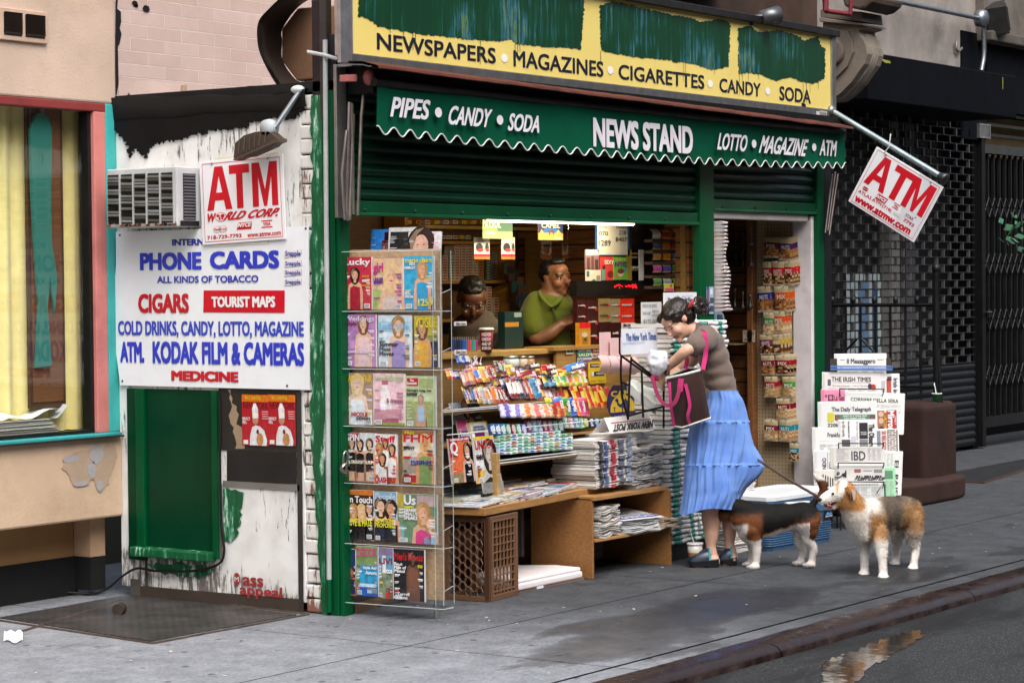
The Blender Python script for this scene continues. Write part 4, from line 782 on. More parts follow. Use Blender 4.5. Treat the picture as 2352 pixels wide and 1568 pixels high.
def atm_sign(name, pl, quad, label, pre):
    """quad in plane coordinates: bl, br, tr, tl -> local plane"""
    bl_, br, tr, tl = [V((a, z, 0)) for a, z in quad]; u = (br-bl_); W = u.length; u.normalize(); v = V((-u.y, u.x, 0)); H = (tl-bl_).dot(v)
    LP = Pl(pl.P(bl_.x, bl_.y), pl.u*u.x+pl.v*u.y, pl.u*v.x+pl.v*v.y); o = thing(name, label, 'sign', LP.P(W/2, 0))
    b = MB(); b.pbox(LP, 0, 0, W, H, -.006, .0, 'efeef0'); b.build('panel', 'sign', o, bevel=.002)
    b = MB(); R2 = 'cb1626'; X = lambda t: t*W; Y = lambda t: t*H; h = .0015
    b.frame(LP, X(.035), Y(.03), X(.965), Y(.97), .0028, R2, h)
    if pre:
        for t, x0, x1 in (('A', .08, .385), ('T', .36, .6), ('M', .63, .93)): glyph(b, LP, t, X(x0), Y(.405), X(x1), Y(.925), R2, h)
        b.text(LP, 'W', X(.07), Y(.27), X(.175), Y(.37), R2, h, .05, .2); b.text(LP, 'RLD CORP.', X(.305), Y(.275), X(.945), Y(.375), R2, h, .05, .12)
        b.disc(LP, X(.24), Y(.32), X(.068), Y(.055), R2, h, 20); b.disc(LP, X(.24), Y(.32), X(.062), Y(.049), 'efe6e6', h+.001, 20)
        for dx, dy, rx, ry in ((-.03, .015, .022, .018), (-.012, -.02, .012, .02), (.025, .012, .026, .022), (.02, -.02, .015, .012)): b.disc(LP, X(.24+dx), Y(.32+dy), X(rx), Y(ry), R2, h+.002, 9)
        b.disc(LP, X(.19), Y(.175), X(.05), Y(.04), 'd88a8a', h, 18); b.disc(LP, X(.19), Y(.175), X(.045), Y(.036), 'efe8e8', h+.001, 18); b.disc(LP, X(.26), Y(.175), X(.05), Y(.04), 'd88a8a', h, 18); b.disc(LP, X(.26), Y(.175), X(.045), Y(.036), 'efe8e8', h+.001, 18); b.text(LP, 'MasterCard', X(.155), Y(.16), X(.3), Y(.19), R2, h+.002, .02)
        b.poly(LP, [(X(.425), Y(.15)), (X(.6), Y(.15)), (X(.61), Y(.235)), (X(.445), Y(.235))], R2, h); b.text(LP, 'NYCE', X(.445), Y(.178), X(.6), Y(.228), 'f2ecec', h+.001, .06, .1)
        b.rect(LP, X(.72), Y(.225), X(.85), Y(.238), R2, h); b.rect(LP, X(.72), Y(.15), X(.85), Y(.163), R2, h); b.text(LP, 'VISA', X(.74), Y(.175), X(.83), Y(.215), R2, h, .03)
        b.text(LP, '718-729-7793', X(.065), Y(.06), X(.48), Y(.105), R2, h, .03); b.text(LP, 'www.atmw.com', X(.55), Y(.052), X(.945), Y(.1), R2, h, .03)
    else:
        for t, x0, x1 in (('A', .06, .36), ('T', .35, .62), ('M', .62, .94)): glyph(b, LP, t, X(x0), Y(.4), X(x1), Y(.93), R2, h)
        for dx in (0, .025): b.disc(LP, X(.115+dx), Y(.32), X(.028), Y(.032), R2, h, 14)
        b.text(LP, 'MasterCard', X(.09), Y(.313), X(.165), Y(.33), 'f0e8e8', h+.001, .02)
        b.poly(LP, [(X(.29), Y(.275)), (X(.44), Y(.275)), (X(.455), Y(.37)), (X(.305), Y(.37))], R2, h); b.text(LP, 'NYCE', X(.305), Y(.295), X(.44), Y(.35), 'f2ecec', h+.001, .06, .1)
        b.text(LP, 'ATLAS ATM:(718)', X(.06), Y(.2), X(.56), Y(.265), R2, h, .025); b.text(LP, '7793', X(.75), Y(.2), X(.9), Y(.255), R2, h, .03); b.rect(LP, X(.59), Y(.215), X(.7), Y(.26), 'd9d3c6', h+.001)
        b.rect(LP, X(.54), Y(.375), X(.63), Y(.388), R2, h); b.rect(LP, X(.54), Y(.3), X(.63), Y(.313), R2, h); b.text(LP, 'VISA', X(.55), Y(.325), X(.62), Y(.365), R2, h, .03)
        b.text(LP, 'STAR', X(.74), Y(.285), X(.86), Y(.335), '7a2a3c', h, .02); b.disc(LP, X(.87), Y(.35), X(.012), Y(.012), '7a2a3c', h, 5)
        b.text(LP, 'www.atmw.com', X(.06), Y(.06), X(.9), Y(.165), R2, h, .055)
        b.poly(LP, [(X(.66), 0), (X(.99), 0), (X(.99), H), (X(.66), H)], 'dadade', .0006)
    b.build('lettering', 'sign', o)
    for x, y in ((.16, .965), (.83, .965)): b = MB(); b.ell(LP.P(X(x), Y(y), .004), (.006, .006, .006), '8a8270', None, 8, 5); b.build('screw', 'metal', o)
    return o, LP, W, H
pl = PS(-.062); quad = [pl.at(465, 563), pl.at(657, 549), pl.at(654, 356), pl.at(462, 372)]
o, LP, W, H = atm_sign('wall_sign', pl, quad, 'upright white machine cash sign with red letters screwed above the phone card sign', True)
b = MB(); pl = PS(-.052); b.prism(pl, [pl.at(*q2(*c)) for c in ((1430, 285), (1800, 262), (1805, 200), (1430, 230))], -.002, 0, 'e7e4dc'); b.prism(pl, [pl.at(*rg(0, 0, 1.96)(*c)) for c in ((1440, 1080), (1880, 1050), (1870, 1020), (1440, 1060))], -.002, 0, 'ddd6c4'); b.build('backing_sheet', 'paper', o)
# flood light on an arm
pl = PS(-.15); b = MB(); b.tube([PS(-.05).w(690, 208), pl.w(632, 293)], .014, 'a9b4bb', 8); fl = b.build('flood_light', 'metal', label='brown ribbed flood light on a grey arm over the white side wall', cat='lamp', org=pl.w(632, 293))
b = MB(); b.ell(PS(-.05).w(684, 206), (.03, .04, .022), 'd5d9da', None, 12, 8); b.build('wall_mount', 'paint', fl); b = MB(); b.lathe([(.001, -.03), (.04, -.03), (.046, 0), (.04, .03), (.001, .03)], pl.w(619, 294), 'b9bfc2', 16, Matrix.Rotation(R_(90), 3, 'Y')); b.build('swivel_box', 'paint', fl)
q = rg(0, 0, 1.96); b = MB(); b.prism(pl, [pl.at(*q(*c)) for c in ((1590, 1065), (1600, 960), (1660, 910), (1740, 885), (1830, 880), (1895, 935), (1850, 985), (1700, 1050))], -.03, .03, '4a3f37')
for i in range(6): b.prism(pl, [pl.at(*q(*c)) for c in ((1625+35*i, 1040-14*i), (1632+35*i, 935-9*i), (1640+35*i, 932-9*i), (1633+35*i, 1038-14*i))], .03, .038, '5a4e45')
b.build('lamp_head', 'paint', fl, bevel=.008)
b = MB(); b.prism(pl, [pl.at(*q(*c)) for c in ((1588, 1072), (1895, 930), (1898, 950), (1600, 1078))], -.033, .033, '574a40'); b.build('visor', 'paint', fl)
# extractor fan on the roof
q = rg(880, 0, 3.92); pa, pb = PS(.12), PS(.42); inn = [(760, -60), (540, 110), (340, 400), (345, 810), (540, 1080), (790, 1060), (1085, 1010), (1085, 60)]
b = MB(); b.prism(pb, [pb.at(*q(*c)) for c in ((540, 110), (1060, 70), (1085, 110), (1085, 1260), (800, 1260), (790, 1062), (530, 1090), (325, 820), (322, 390))], -.5, .0, '8a6850'); F_ = b.build('extractor_fan', 'paint', label='brown octagonal extractor fan with a curved black hood on the stand roof', cat='fan', org=pb.w(*q(700, 600)), bevel=.01)
b = MB(); out = spl([(420, -80), (230, 100), (75, 290), (62, 560), (130, 800), (330, 1150), (480, 1210)], 5); inr = spl([(860, -90), (560, 90), (345, 380), (335, 560), (345, 820), (540, 1085), (720, 1075)], 5)
rows = [[pa.w(*q(*c[:2])) for c in out], [pa.w(*q(*c[:2])).lerp(pb.w(*q(*d[:2])), .5)+V((0, .02, 0)) for c, d in zip(out, inr)], [pb.w(*q(*d[:2])) for d in inr]]
b.grid(rows, '2c2723'); b.grid([[p+V((.0, .03, .0)) for p in r] for r in rows], '2c2723'); b.build('hood', 'black_iron', F_)
b = MB(); b.prism(PS(.1), [PS(.1).at(*q(*c)) for c in ((460, 1150), (770, 1070), (770, 1150), (480, 1235))], -.3, 0, '4a4038'); b.build('base_frame', 'rust', F_)
# posters
def chef_cover(b, pl, a0, z0, a1, z1, h):
    W, H = a1-a0, z1-z0; X = lambda t: a0+t*W; Z = lambda t: z0+t*H
    b.rect(pl, a0, z0, a1, z1, 'b3202c', h); b.rect(pl, a0, Z(.86), a1, z1, 'd9731f', h+.0004); b.text(pl, 'NYU GRIFTERS', X(.14), Z(.9), X(.7), Z(.97), 'e9c23a', h+.001, .03)
    b.text(pl, 'NEW YORK', X(.05), Z(.72), X(.97), Z(.86), '5e1a22', h+.0005, .01)
    b.poly(pl, [(X(.28), Z(0)), (X(.3), Z(.2)), (X(.38), Z(.36)), (X(.5), Z(.4)), (X(.65), Z(.38)), (X(.82), Z(.3)), (X(.92), Z(.1)), (X(.9), Z(0))], 'dfdfe2', h+.0012)
    b.disc(pl, X(.5), Z(.5), .11*W, .09*H, 'b98a6d', h+.0014, 12); b.poly(pl, [(X(.4), Z(.53)), (X(.38), Z(.72)), (X(.44), Z(.83)), (X(.52), Z(.83)), (X(.6), Z(.72)), (X(.61), Z(.54))], 'ebe9ea', h+.0016)
    b.disc(pl, X(.66), Z(.12), .13*W, .13*H, 'c08a55', h+.0018, 10); b.disc(pl, X(.58), Z(.27), .05*W, .05*H, '8d1d1d', h+.002, 8)
    b.text(pl, 'PERFECT', X(.02), Z(.49), X(.3), Z(.55), 'f0e8e8', h+.0012, .03); b.text(pl, 'MEAL', X(.02), Z(.42), X(.18), Z(.48), 'f0e8e8', h+.0012, .03)
    for k in range(4): b.rect(pl, X(.74), Z(.66-.045*k), X(.97), Z(.68-.045*k), 'd9a0a0', h+.001)
    b.rect(pl, X(.05), Z(.02), X(.22), Z(.1), 'e8e8e8', h+.0012)
for i, (x0, x1) in enumerate(((557, 618), (618, 679))):
    pl = PS(-.039); a0, z0 = pl.at(x0, 1021); a1, z1 = pl.at(x1, 907); b = MB(); chef_cover(b, pl, a0, z0, a1, z1, .001+.002*i)
    b.build('poster', 'cover', label='red poster of a chef in a white hat, %s of the pair' % ('left' if i == 0 else 'right'), cat='poster', group='chef posters on the side wall', org=pl.P(a0, z0))
# cable
q = rg(0, 1500, 1.876); pl = PS(-.06); P = [(505, 900), (507, 1000), q(1412, 100), q(1420, 550), q(1440, 720), q(1400, 805), q(1250, 848), q(1000, 848), q(880, 832)]
path = [pl.w(*c) for c in P]+[PS(-.07).w(*q(780, 885)), PS(-.09).w(*q(690, 960)), PS(-.12).w(*q(600, 988), .02), PG(.02).w(*q(420, 985))]
b = MB(); b.tube(spl(path, 5), .007, '121212', 6); b.build('black_cable', 'plastic', label='black cable hanging down the white side wall to the pavement', cat='cable', org=path[-1])
# padlock
q = rg(1150, 1200, 3.136); pl = PF(-.05); p = pl.w(*q(95, 1260)); b = MB(); b.lathe([(.001, -.012), (.026, -.012), (.031, 0), (.026, .012), (.001, .012)], p, '9a9894', 18, Matrix((V((1, 0, 0)), V((0, 0, 1)), V((0, -1, 0)))).transposed()); pk = b.build('padlock', 'chrome', label='round steel padlock hanging on the green corner post', cat='padlock', org=p)
b = MB(); b.tube(spl([p+V((-.014, 0, .02)), p+V((-.008, 0, .07)), p+V((.008, 0, .085)), p+V((.02, 0, .07)), p+V((.018, 0, .02))]), .0045, 'c9c9c6', 8); b.build('shackle', 'chrome', pk); b = MB(); b.box(tuple(p+V((-.005, .01, .04))), tuple(p+V((.03, .03, .09))), GR); b.build('hasp', 'gloss_paint', pk)
# hanging sign on the pole
b = MB(); p0, p1 = V((5.1, -.11, 2.807)), V((5.06, -.935, 2.33)); b.tube([p0, p1], .021, 'a5b1b4', 10); po = b.build('sign_pole', 'metal', label='grey pole slanting down from the right end of the yellow sign', cat='pole', org=p0)
b = MB(); b.lathe([(.02, -.03), (.028, 0), (.045, .03), (.001, .03)], p1, '4c5052', 14, (p1-p0).to_track_quat('Z', 'Y').to_matrix()); b.tube([p1, p1+V((0, .01, -.07))], .012, '3a3d3e', 6); b.ell(p0, (.04, .03, .04), '8d9394', None, 10, 6); b.build('end_cap', 'metal', po)
pl = PS(5.03); quad = [pl.at(1948, 462), pl.at(2099, 557), pl.at(2172, 430), pl.at(2016, 338)]
o, LP, W, H = atm_sign('hanging_sign', pl, quad, 'tilted white machine cash sign with red letters hanging from the slanted pole', False)
b = MB(); b.tube([LP.P(W*.13, H*.96, .01), LP.P(W*.17, H*1.12, .03), LP.P(W*.1, H*1.3, .02)], .004, 'dfe2e0', 5); b.build('cable_tie', 'plastic', o)
# ================================================================ printed covers
def person_on(b, pl, X, Z, h, fx, fy, s, hair, skin, top, full=True):
    """a small printed figure: hair, face, shoulders; s = head half width as a fraction of the cover"""
    W = X(1)-X(0); H = Z(1)-Z(0); k = W/H
    if full: b.poly(pl, [(X(fx-s*2.3), Z(0)), (X(fx-s*2.2), Z(fy-s*4.6*k)), (X(fx-s*1.9), Z(fy-s*2.5*k)), (X(fx-s*.5), Z(fy-s*1.5*k)), (X(fx+s*.5), Z(fy-s*1.5*k)), (X(fx+s*1.9), Z(fy-s*2.4*k)), (X(fx+s*2.3), Z(fy-s*4.6*k)), (X(fx+s*2.2), Z(0))], skin, h)
    b.poly(pl, [(X(fx-s*1.5), Z(0 if not full else max(0, fy-s*9*k))), (X(fx-s*1.45), Z(fy-s*3.2*k)), (X(fx-s*.4), Z(fy-s*2.7*k)), (X(fx+s*.5), Z(fy-s*2.9*k)), (X(fx+s*1.45), Z(fy-s*3.1*k)), (X(fx+s*1.55), Z(0 if not full else max(0, fy-s*9*k)))], top, h+.0003)
    b.poly(pl, [(X(fx+s*1.45*math.cos(t)*(1+.1*math.sin(3*t))), Z(fy+(s*1.9*math.sin(t)-(.5*s if math.sin(t) < 0 else 0))*k)) for t in [i*math.pi/9 for i in range(18)]], hair, h+.0006)
    b.poly(pl, [(X(fx-s*.4), Z(fy-s*1.9*k)), (X(fx+s*.4), Z(fy-s*1.9*k)), (X(fx+s*.35), Z(fy-s*.8*k)), (X(fx-s*.35), Z(fy-s*.8*k))], skin, h+.0008)
    b.disc(pl, X(fx), Z(fy-s*.1*k), W*s*.85, W*s*1.15, skin, h+.001, 14)
    for d in (-.36, .36): b.disc(pl, X(fx+d*s), Z(fy+s*.1*k), W*s*.11, W*s*.06, '3a2822', h+.0013, 6)
    b.rect(pl, X(fx-s*.25), Z(fy-s*.75*k), X(fx+s*.25), Z(fy-s*.6*k), 'a5464a', h+.0013); b.poly(pl, [(X(fx+s*.1), Z(fy+s*.9*k)), (X(fx+s*.8), Z(fy+s*.3*k)), (X(fx+s*.7), Z(fy-s*.9*k)), (X(fx+s*.3), Z(fy-s*1.1*k)), (X(fx+s*.35), Z(fy-s*.2*k))], mixc(skin, '6a3c2c', .14), h+.0011); b.poly(pl, [(X(fx-s*1.3), Z(fy+s*.6*k)), (X(fx-s*.6), Z(fy+s*1.5*k)), (X(fx+s*.3), Z(fy+s*1.7*k)), (X(fx-s*.4), Z(fy+s*1.1*k)), (X(fx-s*1.0), Z(fy-s*.6*k))], mixc(hair, 'e8c8a0', .3), h+.0012)
def cover(b, pl, a0, z0, a1, z1, h, bg, title, tc, th=.16, ppl=(), blocks=(), lines='f0f0f0', seed=0, barcode=True, words=(), ty=None):
    X = lambda t: a0+t*(a1-a0); Z = lambda t: z0+t*(z1-z0); r = random.Random(seed)
    b.rect(pl, a0, z0, a1, z1, bg, h)
    for k in range(9): b.disc(pl, X(r.uniform(.15, .85)), Z(r.uniform(.1, .9)), r.uniform(.06, .15)*(a1-a0), r.uniform(.04, .1)*(z1-z0), jit(bg, .2), h+.0001+.00002*k, 11)
    for x0, y0, x1, y1, c in blocks: b.rect(pl, X(x0), Z(y0), X(x1), Z(y1), c, h+.0004); b.rect(pl, X(x0), Z(y0), X(x0+(x1-x0)*.45), Z(y0+(y1-y0)*.6), jit(c, .16), h+.0005)
    y = ty if ty is not None else .97-th
    if title: b.text(pl, title, X(.04), Z(y), X(.96), Z(y+th), tc, h+.0008, .035)
    for p in ppl: person_on(b, pl, X, Z, h+.0014, *p)
    for k in range(9):
        y = .68-.065*k; sd = r.choice((0, 1)); l = r.uniform(.1, .24)
        for d in (.012, .026): b.rect(pl, X(.04 if sd == 0 else .96-l*.8), Z(y-d), X(.04+l*.8 if sd == 0 else .96), Z(y-d+.006), lines, h+.003)
        x0 = .04 if sd == 0 else .96-l; b.rect(pl, X(x0), Z(y), X(x0+l), Z(y+r.uniform(.014, .028)), r.choice((lines, lines, tc)), h+.003)
    for t, x0, y0, x1, y1, c in words: b.text(pl, t, X(x0), Z(y0), X(x1), Z(y1), c, h+.0034, .035)
    if barcode:
        bx = r.choice((.06, .74)); b.rect(pl, X(bx), Z(.025), X(bx+.2), Z(.11), 'f2f2f2', h+.0034)
        for i in range(6): b.rect(pl, X(bx+.02+.028*i), Z(.035), X(bx+.034+.028*i), Z(.1), '2a2a2a', h+.0037)
def magazine(pl, a0, z0, a1, z1, label, thick=.01, back=0, group=None, cat='magazine', cols=None, **kw):
    b = MB(); b.pbox(pl, a0, z0, a1, z1, back, back+thick, 'e6e4e0'); n = 4
    for i in range(n): b.pbox(pl, a0+.002, z0, a1+.003+.002*(i % 2), z1-.003, back+thick*i/n+.0006, back+thick*(i+.7)/n, jit('d6d4d4', .12))
    o = b.build('magazine', 'paper', label=label, cat=cat, group=group, org=pl.P((a0+a1)/2, z0, back)); child_of_mesh(o)
    c = MB(); cover(c, pl, a0, z0, a1, z1, back+thick+.0008, **kw); c.build('cover', 'cover', o); return o
# ================================================================ clear magazine rack
RP = Pl((.055, .0, 0), (.09, -1, 0), (0, 0, 1))
RK = thing('magazine_rack', 'clear acrylic magazine rack standing out from the green corner post', 'magazine rack', RP.P(.3, .08))
rx0 = RP.at(800, 900)[0]; rx1 = RP.at(1033, 900)[0]
b = MB(); b.pbox(RP, rx0, .1, rx1-.05, 1.84, -.02, -.008, 'b89a78'); b.build('back_board', 'wood', RK, bevel=.002)
rowb = [RP.at(900, y)[1] for y in (716, 848, 980, 1111, 1250, 1386)]; rowt = [RP.at(900, y)[1] for y in (585, 722, 853, 985, 1120, 1250)]
for i, z in enumerate(rowb):
    b = MB(); b.pbox(RP, rx0, z, rx1, z+.012, -.006, .075, 'ffffff'); b.pbox(RP, rx0, z+.012, rx1, z+.11, .07, .075, 'ffffff'); b.build('shelf', 'acrylic', RK, bevel=.002)
b = MB(); b.pbox(RP, rx1-.005, .08, rx1+.003, 1.83, -.02, .075, 'ffffff'); b.pbox(RP, rx1-.052, .08, rx1-.047, 1.83, -.01, .07, 'ffffff'); b.build('side_panel', 'acrylic', RK, bevel=.002)
b = MB()
for z in rowb: b.tube([RP.P(rx0, z+.003, .076), RP.P(rx1, z+.003, .076)], .0018, 'bcc4c4', 4); b.tube([RP.P(rx1, z+.003, .076), RP.P(rx1+.003, z+.003, -.01)], .0018, 'bcc4c4', 4)
for z in rowb: b.tube([RP.P(rx1, z+.09, .076), RP.P(rx1+.003, z+.11, -.01)], .0016, 'bcc4c4', 4)
for a, h in ((rx1, .076), (rx1+.003, -.018), (rx1-.05, .07)): b.tube([RP.P(a, .085, h), RP.P(a, 1.83, h)], .0017, 'b4bcbc', 4)
b.tube([RP.P(rx0, 1.83, .076), RP.P(rx1, 1.83, .076)], .0018, 'c4caca', 4); b.build('polished_edge', 'plastic', RK)
b = MB(); p = PG().w(1003, 1420); b.tube([p, p+V((0, 0, .45))], .012, 'b5b4b0', 10); b.build('leg', 'metal', RK)
f1, f2, f3 = rg(1150, 700, 3.136), rg(1150, 1200, 3.136), rg(1150, 1650, 3.136)
def rmag(f, x0, y0, x1, y1, label, back=.02, **kw):
    (a0, z1), (a1, z0) = RP.at(*f(x0, y0)), RP.at(*f(x1, y1)); return magazine(RP, a0, z0, a1, z1, label, back=back, group='magazines in the clear rack', **kw)
SK, SK2 = 'd9a98a', 'e2bca0'
rmag(f1, 112, 565, 420, 1122, 'red magazine with a dark haired woman in a red dress, top row of the rack', bg='c42b45', title='Lucky', tc='f3ecee', ppl=[(.42, .66, .12, '2a1714', SK, 'a8182f')], lines='f0c9a0', seed=1, words=[('sexy', .68, .58, .94, .65, 'e8934a'), ('easy', .68, .5, .94, .57, 'f2e6e6'), ('style', .68, .42, .94, .49, 'e8934a')])
rmag(f1, 428, 580, 757, 1128, 'pale magazine with a long haired blonde woman, top row of the rack', bg='dcb99a', title='', tc='cc2f88', ppl=[(.62, .66, .2, 'e2c48e', 'e0b496', 'd8c3b8')], lines='a04a9a', seed=2, words=[('girl', .03, .68, .36, .92, 'c92e86'), ('UNDER', .04, .57, .36, .63, '5a3aa0'), ('$60!!', .04, .5, .36, .56, '5a3aa0')], blocks=[(0, 0, .3, .4, 'a9bf6a'), (.35, 0, .75, .18, 'e6dfe3')])
rmag(f1, 765, 555, 1085, 1126, 'turquoise magazine with a smiling blonde woman in a blue top, top row', bg='2fa9d6', title='marie claire', tc='e6d83a', th=.09, ppl=[(.62, .75, .13, 'b98a52', SK, '1f9fce')], lines='eaf4f8', seed=3, words=[('BEST', .2, .83, .4, .88, 'f0f6fa'), ('HAIRCUT', .03, .76, .4, .81, 'f0f6fa'), ('1259', .48, .07, .98, .2, 'e6dc3c'), ('SEX', .03, .28, .2, .33, 'f0f6fa'), ('SPECIAL', .03, .22, .34, .27, 'f0f6fa')], blocks=[(.4, 0, 1, .22, '22404e')])
rmag(f1, 115, 1180, 466, 1738, 'lilac magazine with a woman in a pale lace gown, second row of the rack', bg='b982bb', title='Weddings', tc='eadcee', th=.12, ppl=[(.62, .82, .12, '7a4a30', SK2, 'e3c3c6')], seed=4, words=[('InStyle', .02, .78, .42, .87, '8c1f58'), ('Gown Guide', .04, .26, .8, .33, 'efdcf0')])
rmag(f1, 487, 1185, 843, 1742, 'white magazine with a laughing woman in a lilac top, second row of the rack', bg='d3e4ee', title='InStyle', tc='8fc0e0', th=.15, ty=.7, ppl=[(.62, .8, .14, 'a07c4e', SK2, '9a8cc4')], lines='5a6a78', seed=5, words=[('Summer', .04, .4, .62, .49, '3c3f46'), ('Must', .04, .31, .4, .39, '3c3f46'), ('Haves', .04, .22, .48, .3, '3c3f46')], blocks=[(.0, .68, 1, .88, 'a9d2ea')])
rmag(f1, 870, 1190, 1132, 1744, 'yellow lettered fashion magazine with a woman raising her arms, second row', bg='8a8f58', title='VOGUE', tc='ecd32c', th=.2, ppl=[(.35, .74, .17, '6a4a34', 'c99a70', 'd8a640')], seed=6, blocks=[(0, .62, 1, 1, 'b8ae4a'), (.45, 0, 1, .5, '24314e')])
rmag(f2, 125, 235, 440, 795, 'magazine with a seated blonde woman in white, third row of the rack', bg='a98f80', title='VANITY FAIR', tc='ecc92c', th=.15, ppl=[(.45, .8, .16, 'dcc28c', 'e6c9b6', 'dfe6ea')], seed=7, words=[('NICOLE', .25, .17, .8, .25, 'c0283c'), ('KIDMAN', .42, .1, .88, .16, '3c3640')], blocks=[(.2, 0, .95, .3, 'dfe4ea')])
rmag(f2, 440, 238, 775, 803, 'pink magazine with a tiered wedding cake, third row of the rack', bg='eec9d2', title='weddings', tc='c3d39a', th=.14, ppl=(), lines='c08a9a', seed=8, blocks=[(.2, .3, .58, .5, 'ece8e8'), (.24, .5, .52, .66, 'efeceb'), (.27, .66, .46, .78, 'f0eeee'), (.26, .78, .46, .86, 'c76a86'), (0, .1, .9, .32, 'cf94a4'), (.1, .06, .8, .14, 'b3627a'), (0, 0, 1, .06, '8e9a4a')], words=[('& dresses', .42, .44, .96, .53, '9a6a80')])
rmag(f2, 778, 266, 1105, 815, 'pale green magazine with a man in a light blue shirt, third row of the rack', bg='c3d4a6', title='', tc='c3d4a6', ppl=[(.52, .55, .07, '8c8880', 'c99a80', '9fc0dc')], lines='c3d4a6', seed=9, blocks=[(.05, .8, .43, .96, 'c8202c'), (.46, .76, .93, .95, 'a3b37a'), (0, 0, 1, .5, '9aa86c'), (.38, 0, .7, .2, '1e1e22')], words=[('The', .16, .89, .3, .94, 'f2e8e8'), ('Economist', .08, .83, .4, .89, 'f2e8e8'), ("George's long, hot", .05, .68, .88, .75, '2a2a28'), ('summer', .05, .61, .42, .67, '2a2a28')])
rmag(f2, 145, 872, 478, 1396, 'white music magazine with three people dressed in black, fourth row of the rack', back=.024, bg='d9dde0', title='', tc='c01f3a', ppl=[(.2, .78, .085, '4a3428', SK, '141518'), (.47, .76, .085, '2a2020', SK, '16171a'), (.78, .78, .085, '3c2c20', SK2, '141418')], lines='d9dde0', seed=10, words=[('SPIN', .04, .83, .46, .98, 'e9e9ec'), ('100 GREATEST ALBUMS', .02, .36, .96, .43, 'f2ead8')], blocks=[(0, .28, 1, .46, 'a8372c'), (0, .82, .46, 1, 'b3203c')])
rmag(f2, 462, 885, 700, 1425, 'white magazine with four women in white, fourth row of the rack', back=.03, bg='ebe6e4', title='Stuff', tc='d11f2e', th=.13, ppl=[(.22, .72, .12, 'a8743c', 'd79c74', 'e8e4e0'), (.5, .82, .1, '2a1a14', 'cf966e', 'e8e4e0'), (.8, .7, .12, '2a1a14', 'd79c74', 'ece8e4'), (.35, .5, .13, '24140f', 'd0926a', 'ebe6e2')], lines='c8283a', seed=11, words=[('CRASHERS!', .0, .03, .96, .14, 'cf1f2c')])
rmag(f2, 745, 846, 1092, 1425, 'gold edged magazine with a laughing blonde woman, fourth row of the rack', back=.02, bg='d9d2c8', title='FHM', tc='d11c28', th=.15, ty=.78, ppl=[(.72, .78, .13, 'dcb978', 'd59a70', '7e9a5c')], lines='4a4440', seed=12, words=[('FREE', .1, .93, .4, .98, 'e8d23c'), ('JENNY', .04, .62, .4, .7, '20242c'), ('MiSSFHM', .28, .36, .9, .44, '2a3c96')], blocks=[(0, .92, 1, 1, '9a6a3a'), (.0, .18, 1, .5, 'a39a8c'), (.26, .34, .92, .46, 'dcdce6'), (0, 0, .6, .16, 'b02a2c'), (0, 0, 1, .02, 'c9ad3c'), (0, .0, .02, 1, 'c9ad3c'), (.98, 0, 1, 1, 'c9ad3c')])
rmag(f3, 160, 70, 440, 612, 'gossip magazine with three faces over black, fifth row of the rack', bg='3a2a24', title='In Touch', tc='f0f0f0', th=.14, ty=.74, ppl=[(.22, .58, .13, 'b98a4a', SK, '1a1616'), (.55, .58, .13, 'd9b06a', SK2, '1c1818'), (.85, .62, .12, '4a3020', SK, '141214')], seed=13, words=[('LOVE & HATE', .0, .27, .96, .42, 'e9e238')], blocks=[(0, .9, 1, 1, 'd0782a'), (0, 0, 1, .07, 'c4245c')])
rmag(f3, 445, 88, 688, 632, 'celebrity magazine with a smiling couple cheek to cheek, fifth row', bg='8fb6d2', title='People', tc='c9def0', th=.16, ppl=[(.3, .7, .2, '3c2418', SK2, '1e2434'), (.75, .66, .2, '2c1c14', 'cf9a78', '16181f')], seed=14, words=[('HOW TOM', .04, .37, .85, .46, 'e9e03a'), ('PROPOSED', .04, .28, .95, .37, 'e9e03a')])
rmag(f3, 692, 112, 1118, 660, 'celebrity magazine with a mother holding a baby, fifth row of the rack', bg='6a8a68', title='', tc='f2f2f4', ppl=[(.66, .62, .13, 'b58a50', 'dcab8c', 'd83c84'), (.83, .42, .1, 'b98c5a', 'e3baa0', '9cc0dc')], seed=15, words=[('Us', .18, .78, .48, .98, 'f0eef4'), ('DENISE', .18, .64, .5, .71, 'f2f2f2'), ('FINALLY', .18, .56, .52, .63, 'f2f2f2'), ('SPEAKS', .18, .48, .52, .55, 'f2f2f2')], blocks=[(0, .0, .17, .35, '58b4c8'), (0, .72, .17, 1, 'b9a83c'), (.18, .72, .42, .76, 'd6d83a'), (.42, 0, 1, .25, 'dcd4dc'), (.5, .76, .98, .98, 'b9a2a0')])
rmag(f3, 170, 705, 248, 1206, 'dark blue magazine half hidden at the left of the bottom row', bg='2c3a5e', title='', tc='d8dce8', ppl=[(.5, .5, .3, '5a2a1c', 'b06a50', '24304e')], seed=16)
rmag(f3, 250, 672, 488, 1216, 'home magazine with a blue pool and greenery, bottom row of the rack', bg='2f9ccb', title='DECOR', tc='d84a86', th=.18, ppl=(), lines='d9eef4', seed=17, blocks=[(0, .62, 1, 1, '7f9a5c'), (0, .0, .16, .8, '4f7a3c'), (0, 0, 1, .18, '2a62b0'), (.1, .18, .9, .25, 'cfe3ec'), (.5, .06, .95, .16, 'b9cfe0')], words=[('Style Acr', .34, .53, .98, .6, 'f0f4f6'), ('Americ', .45, .44, .98, .51, 'f0f4f6')])
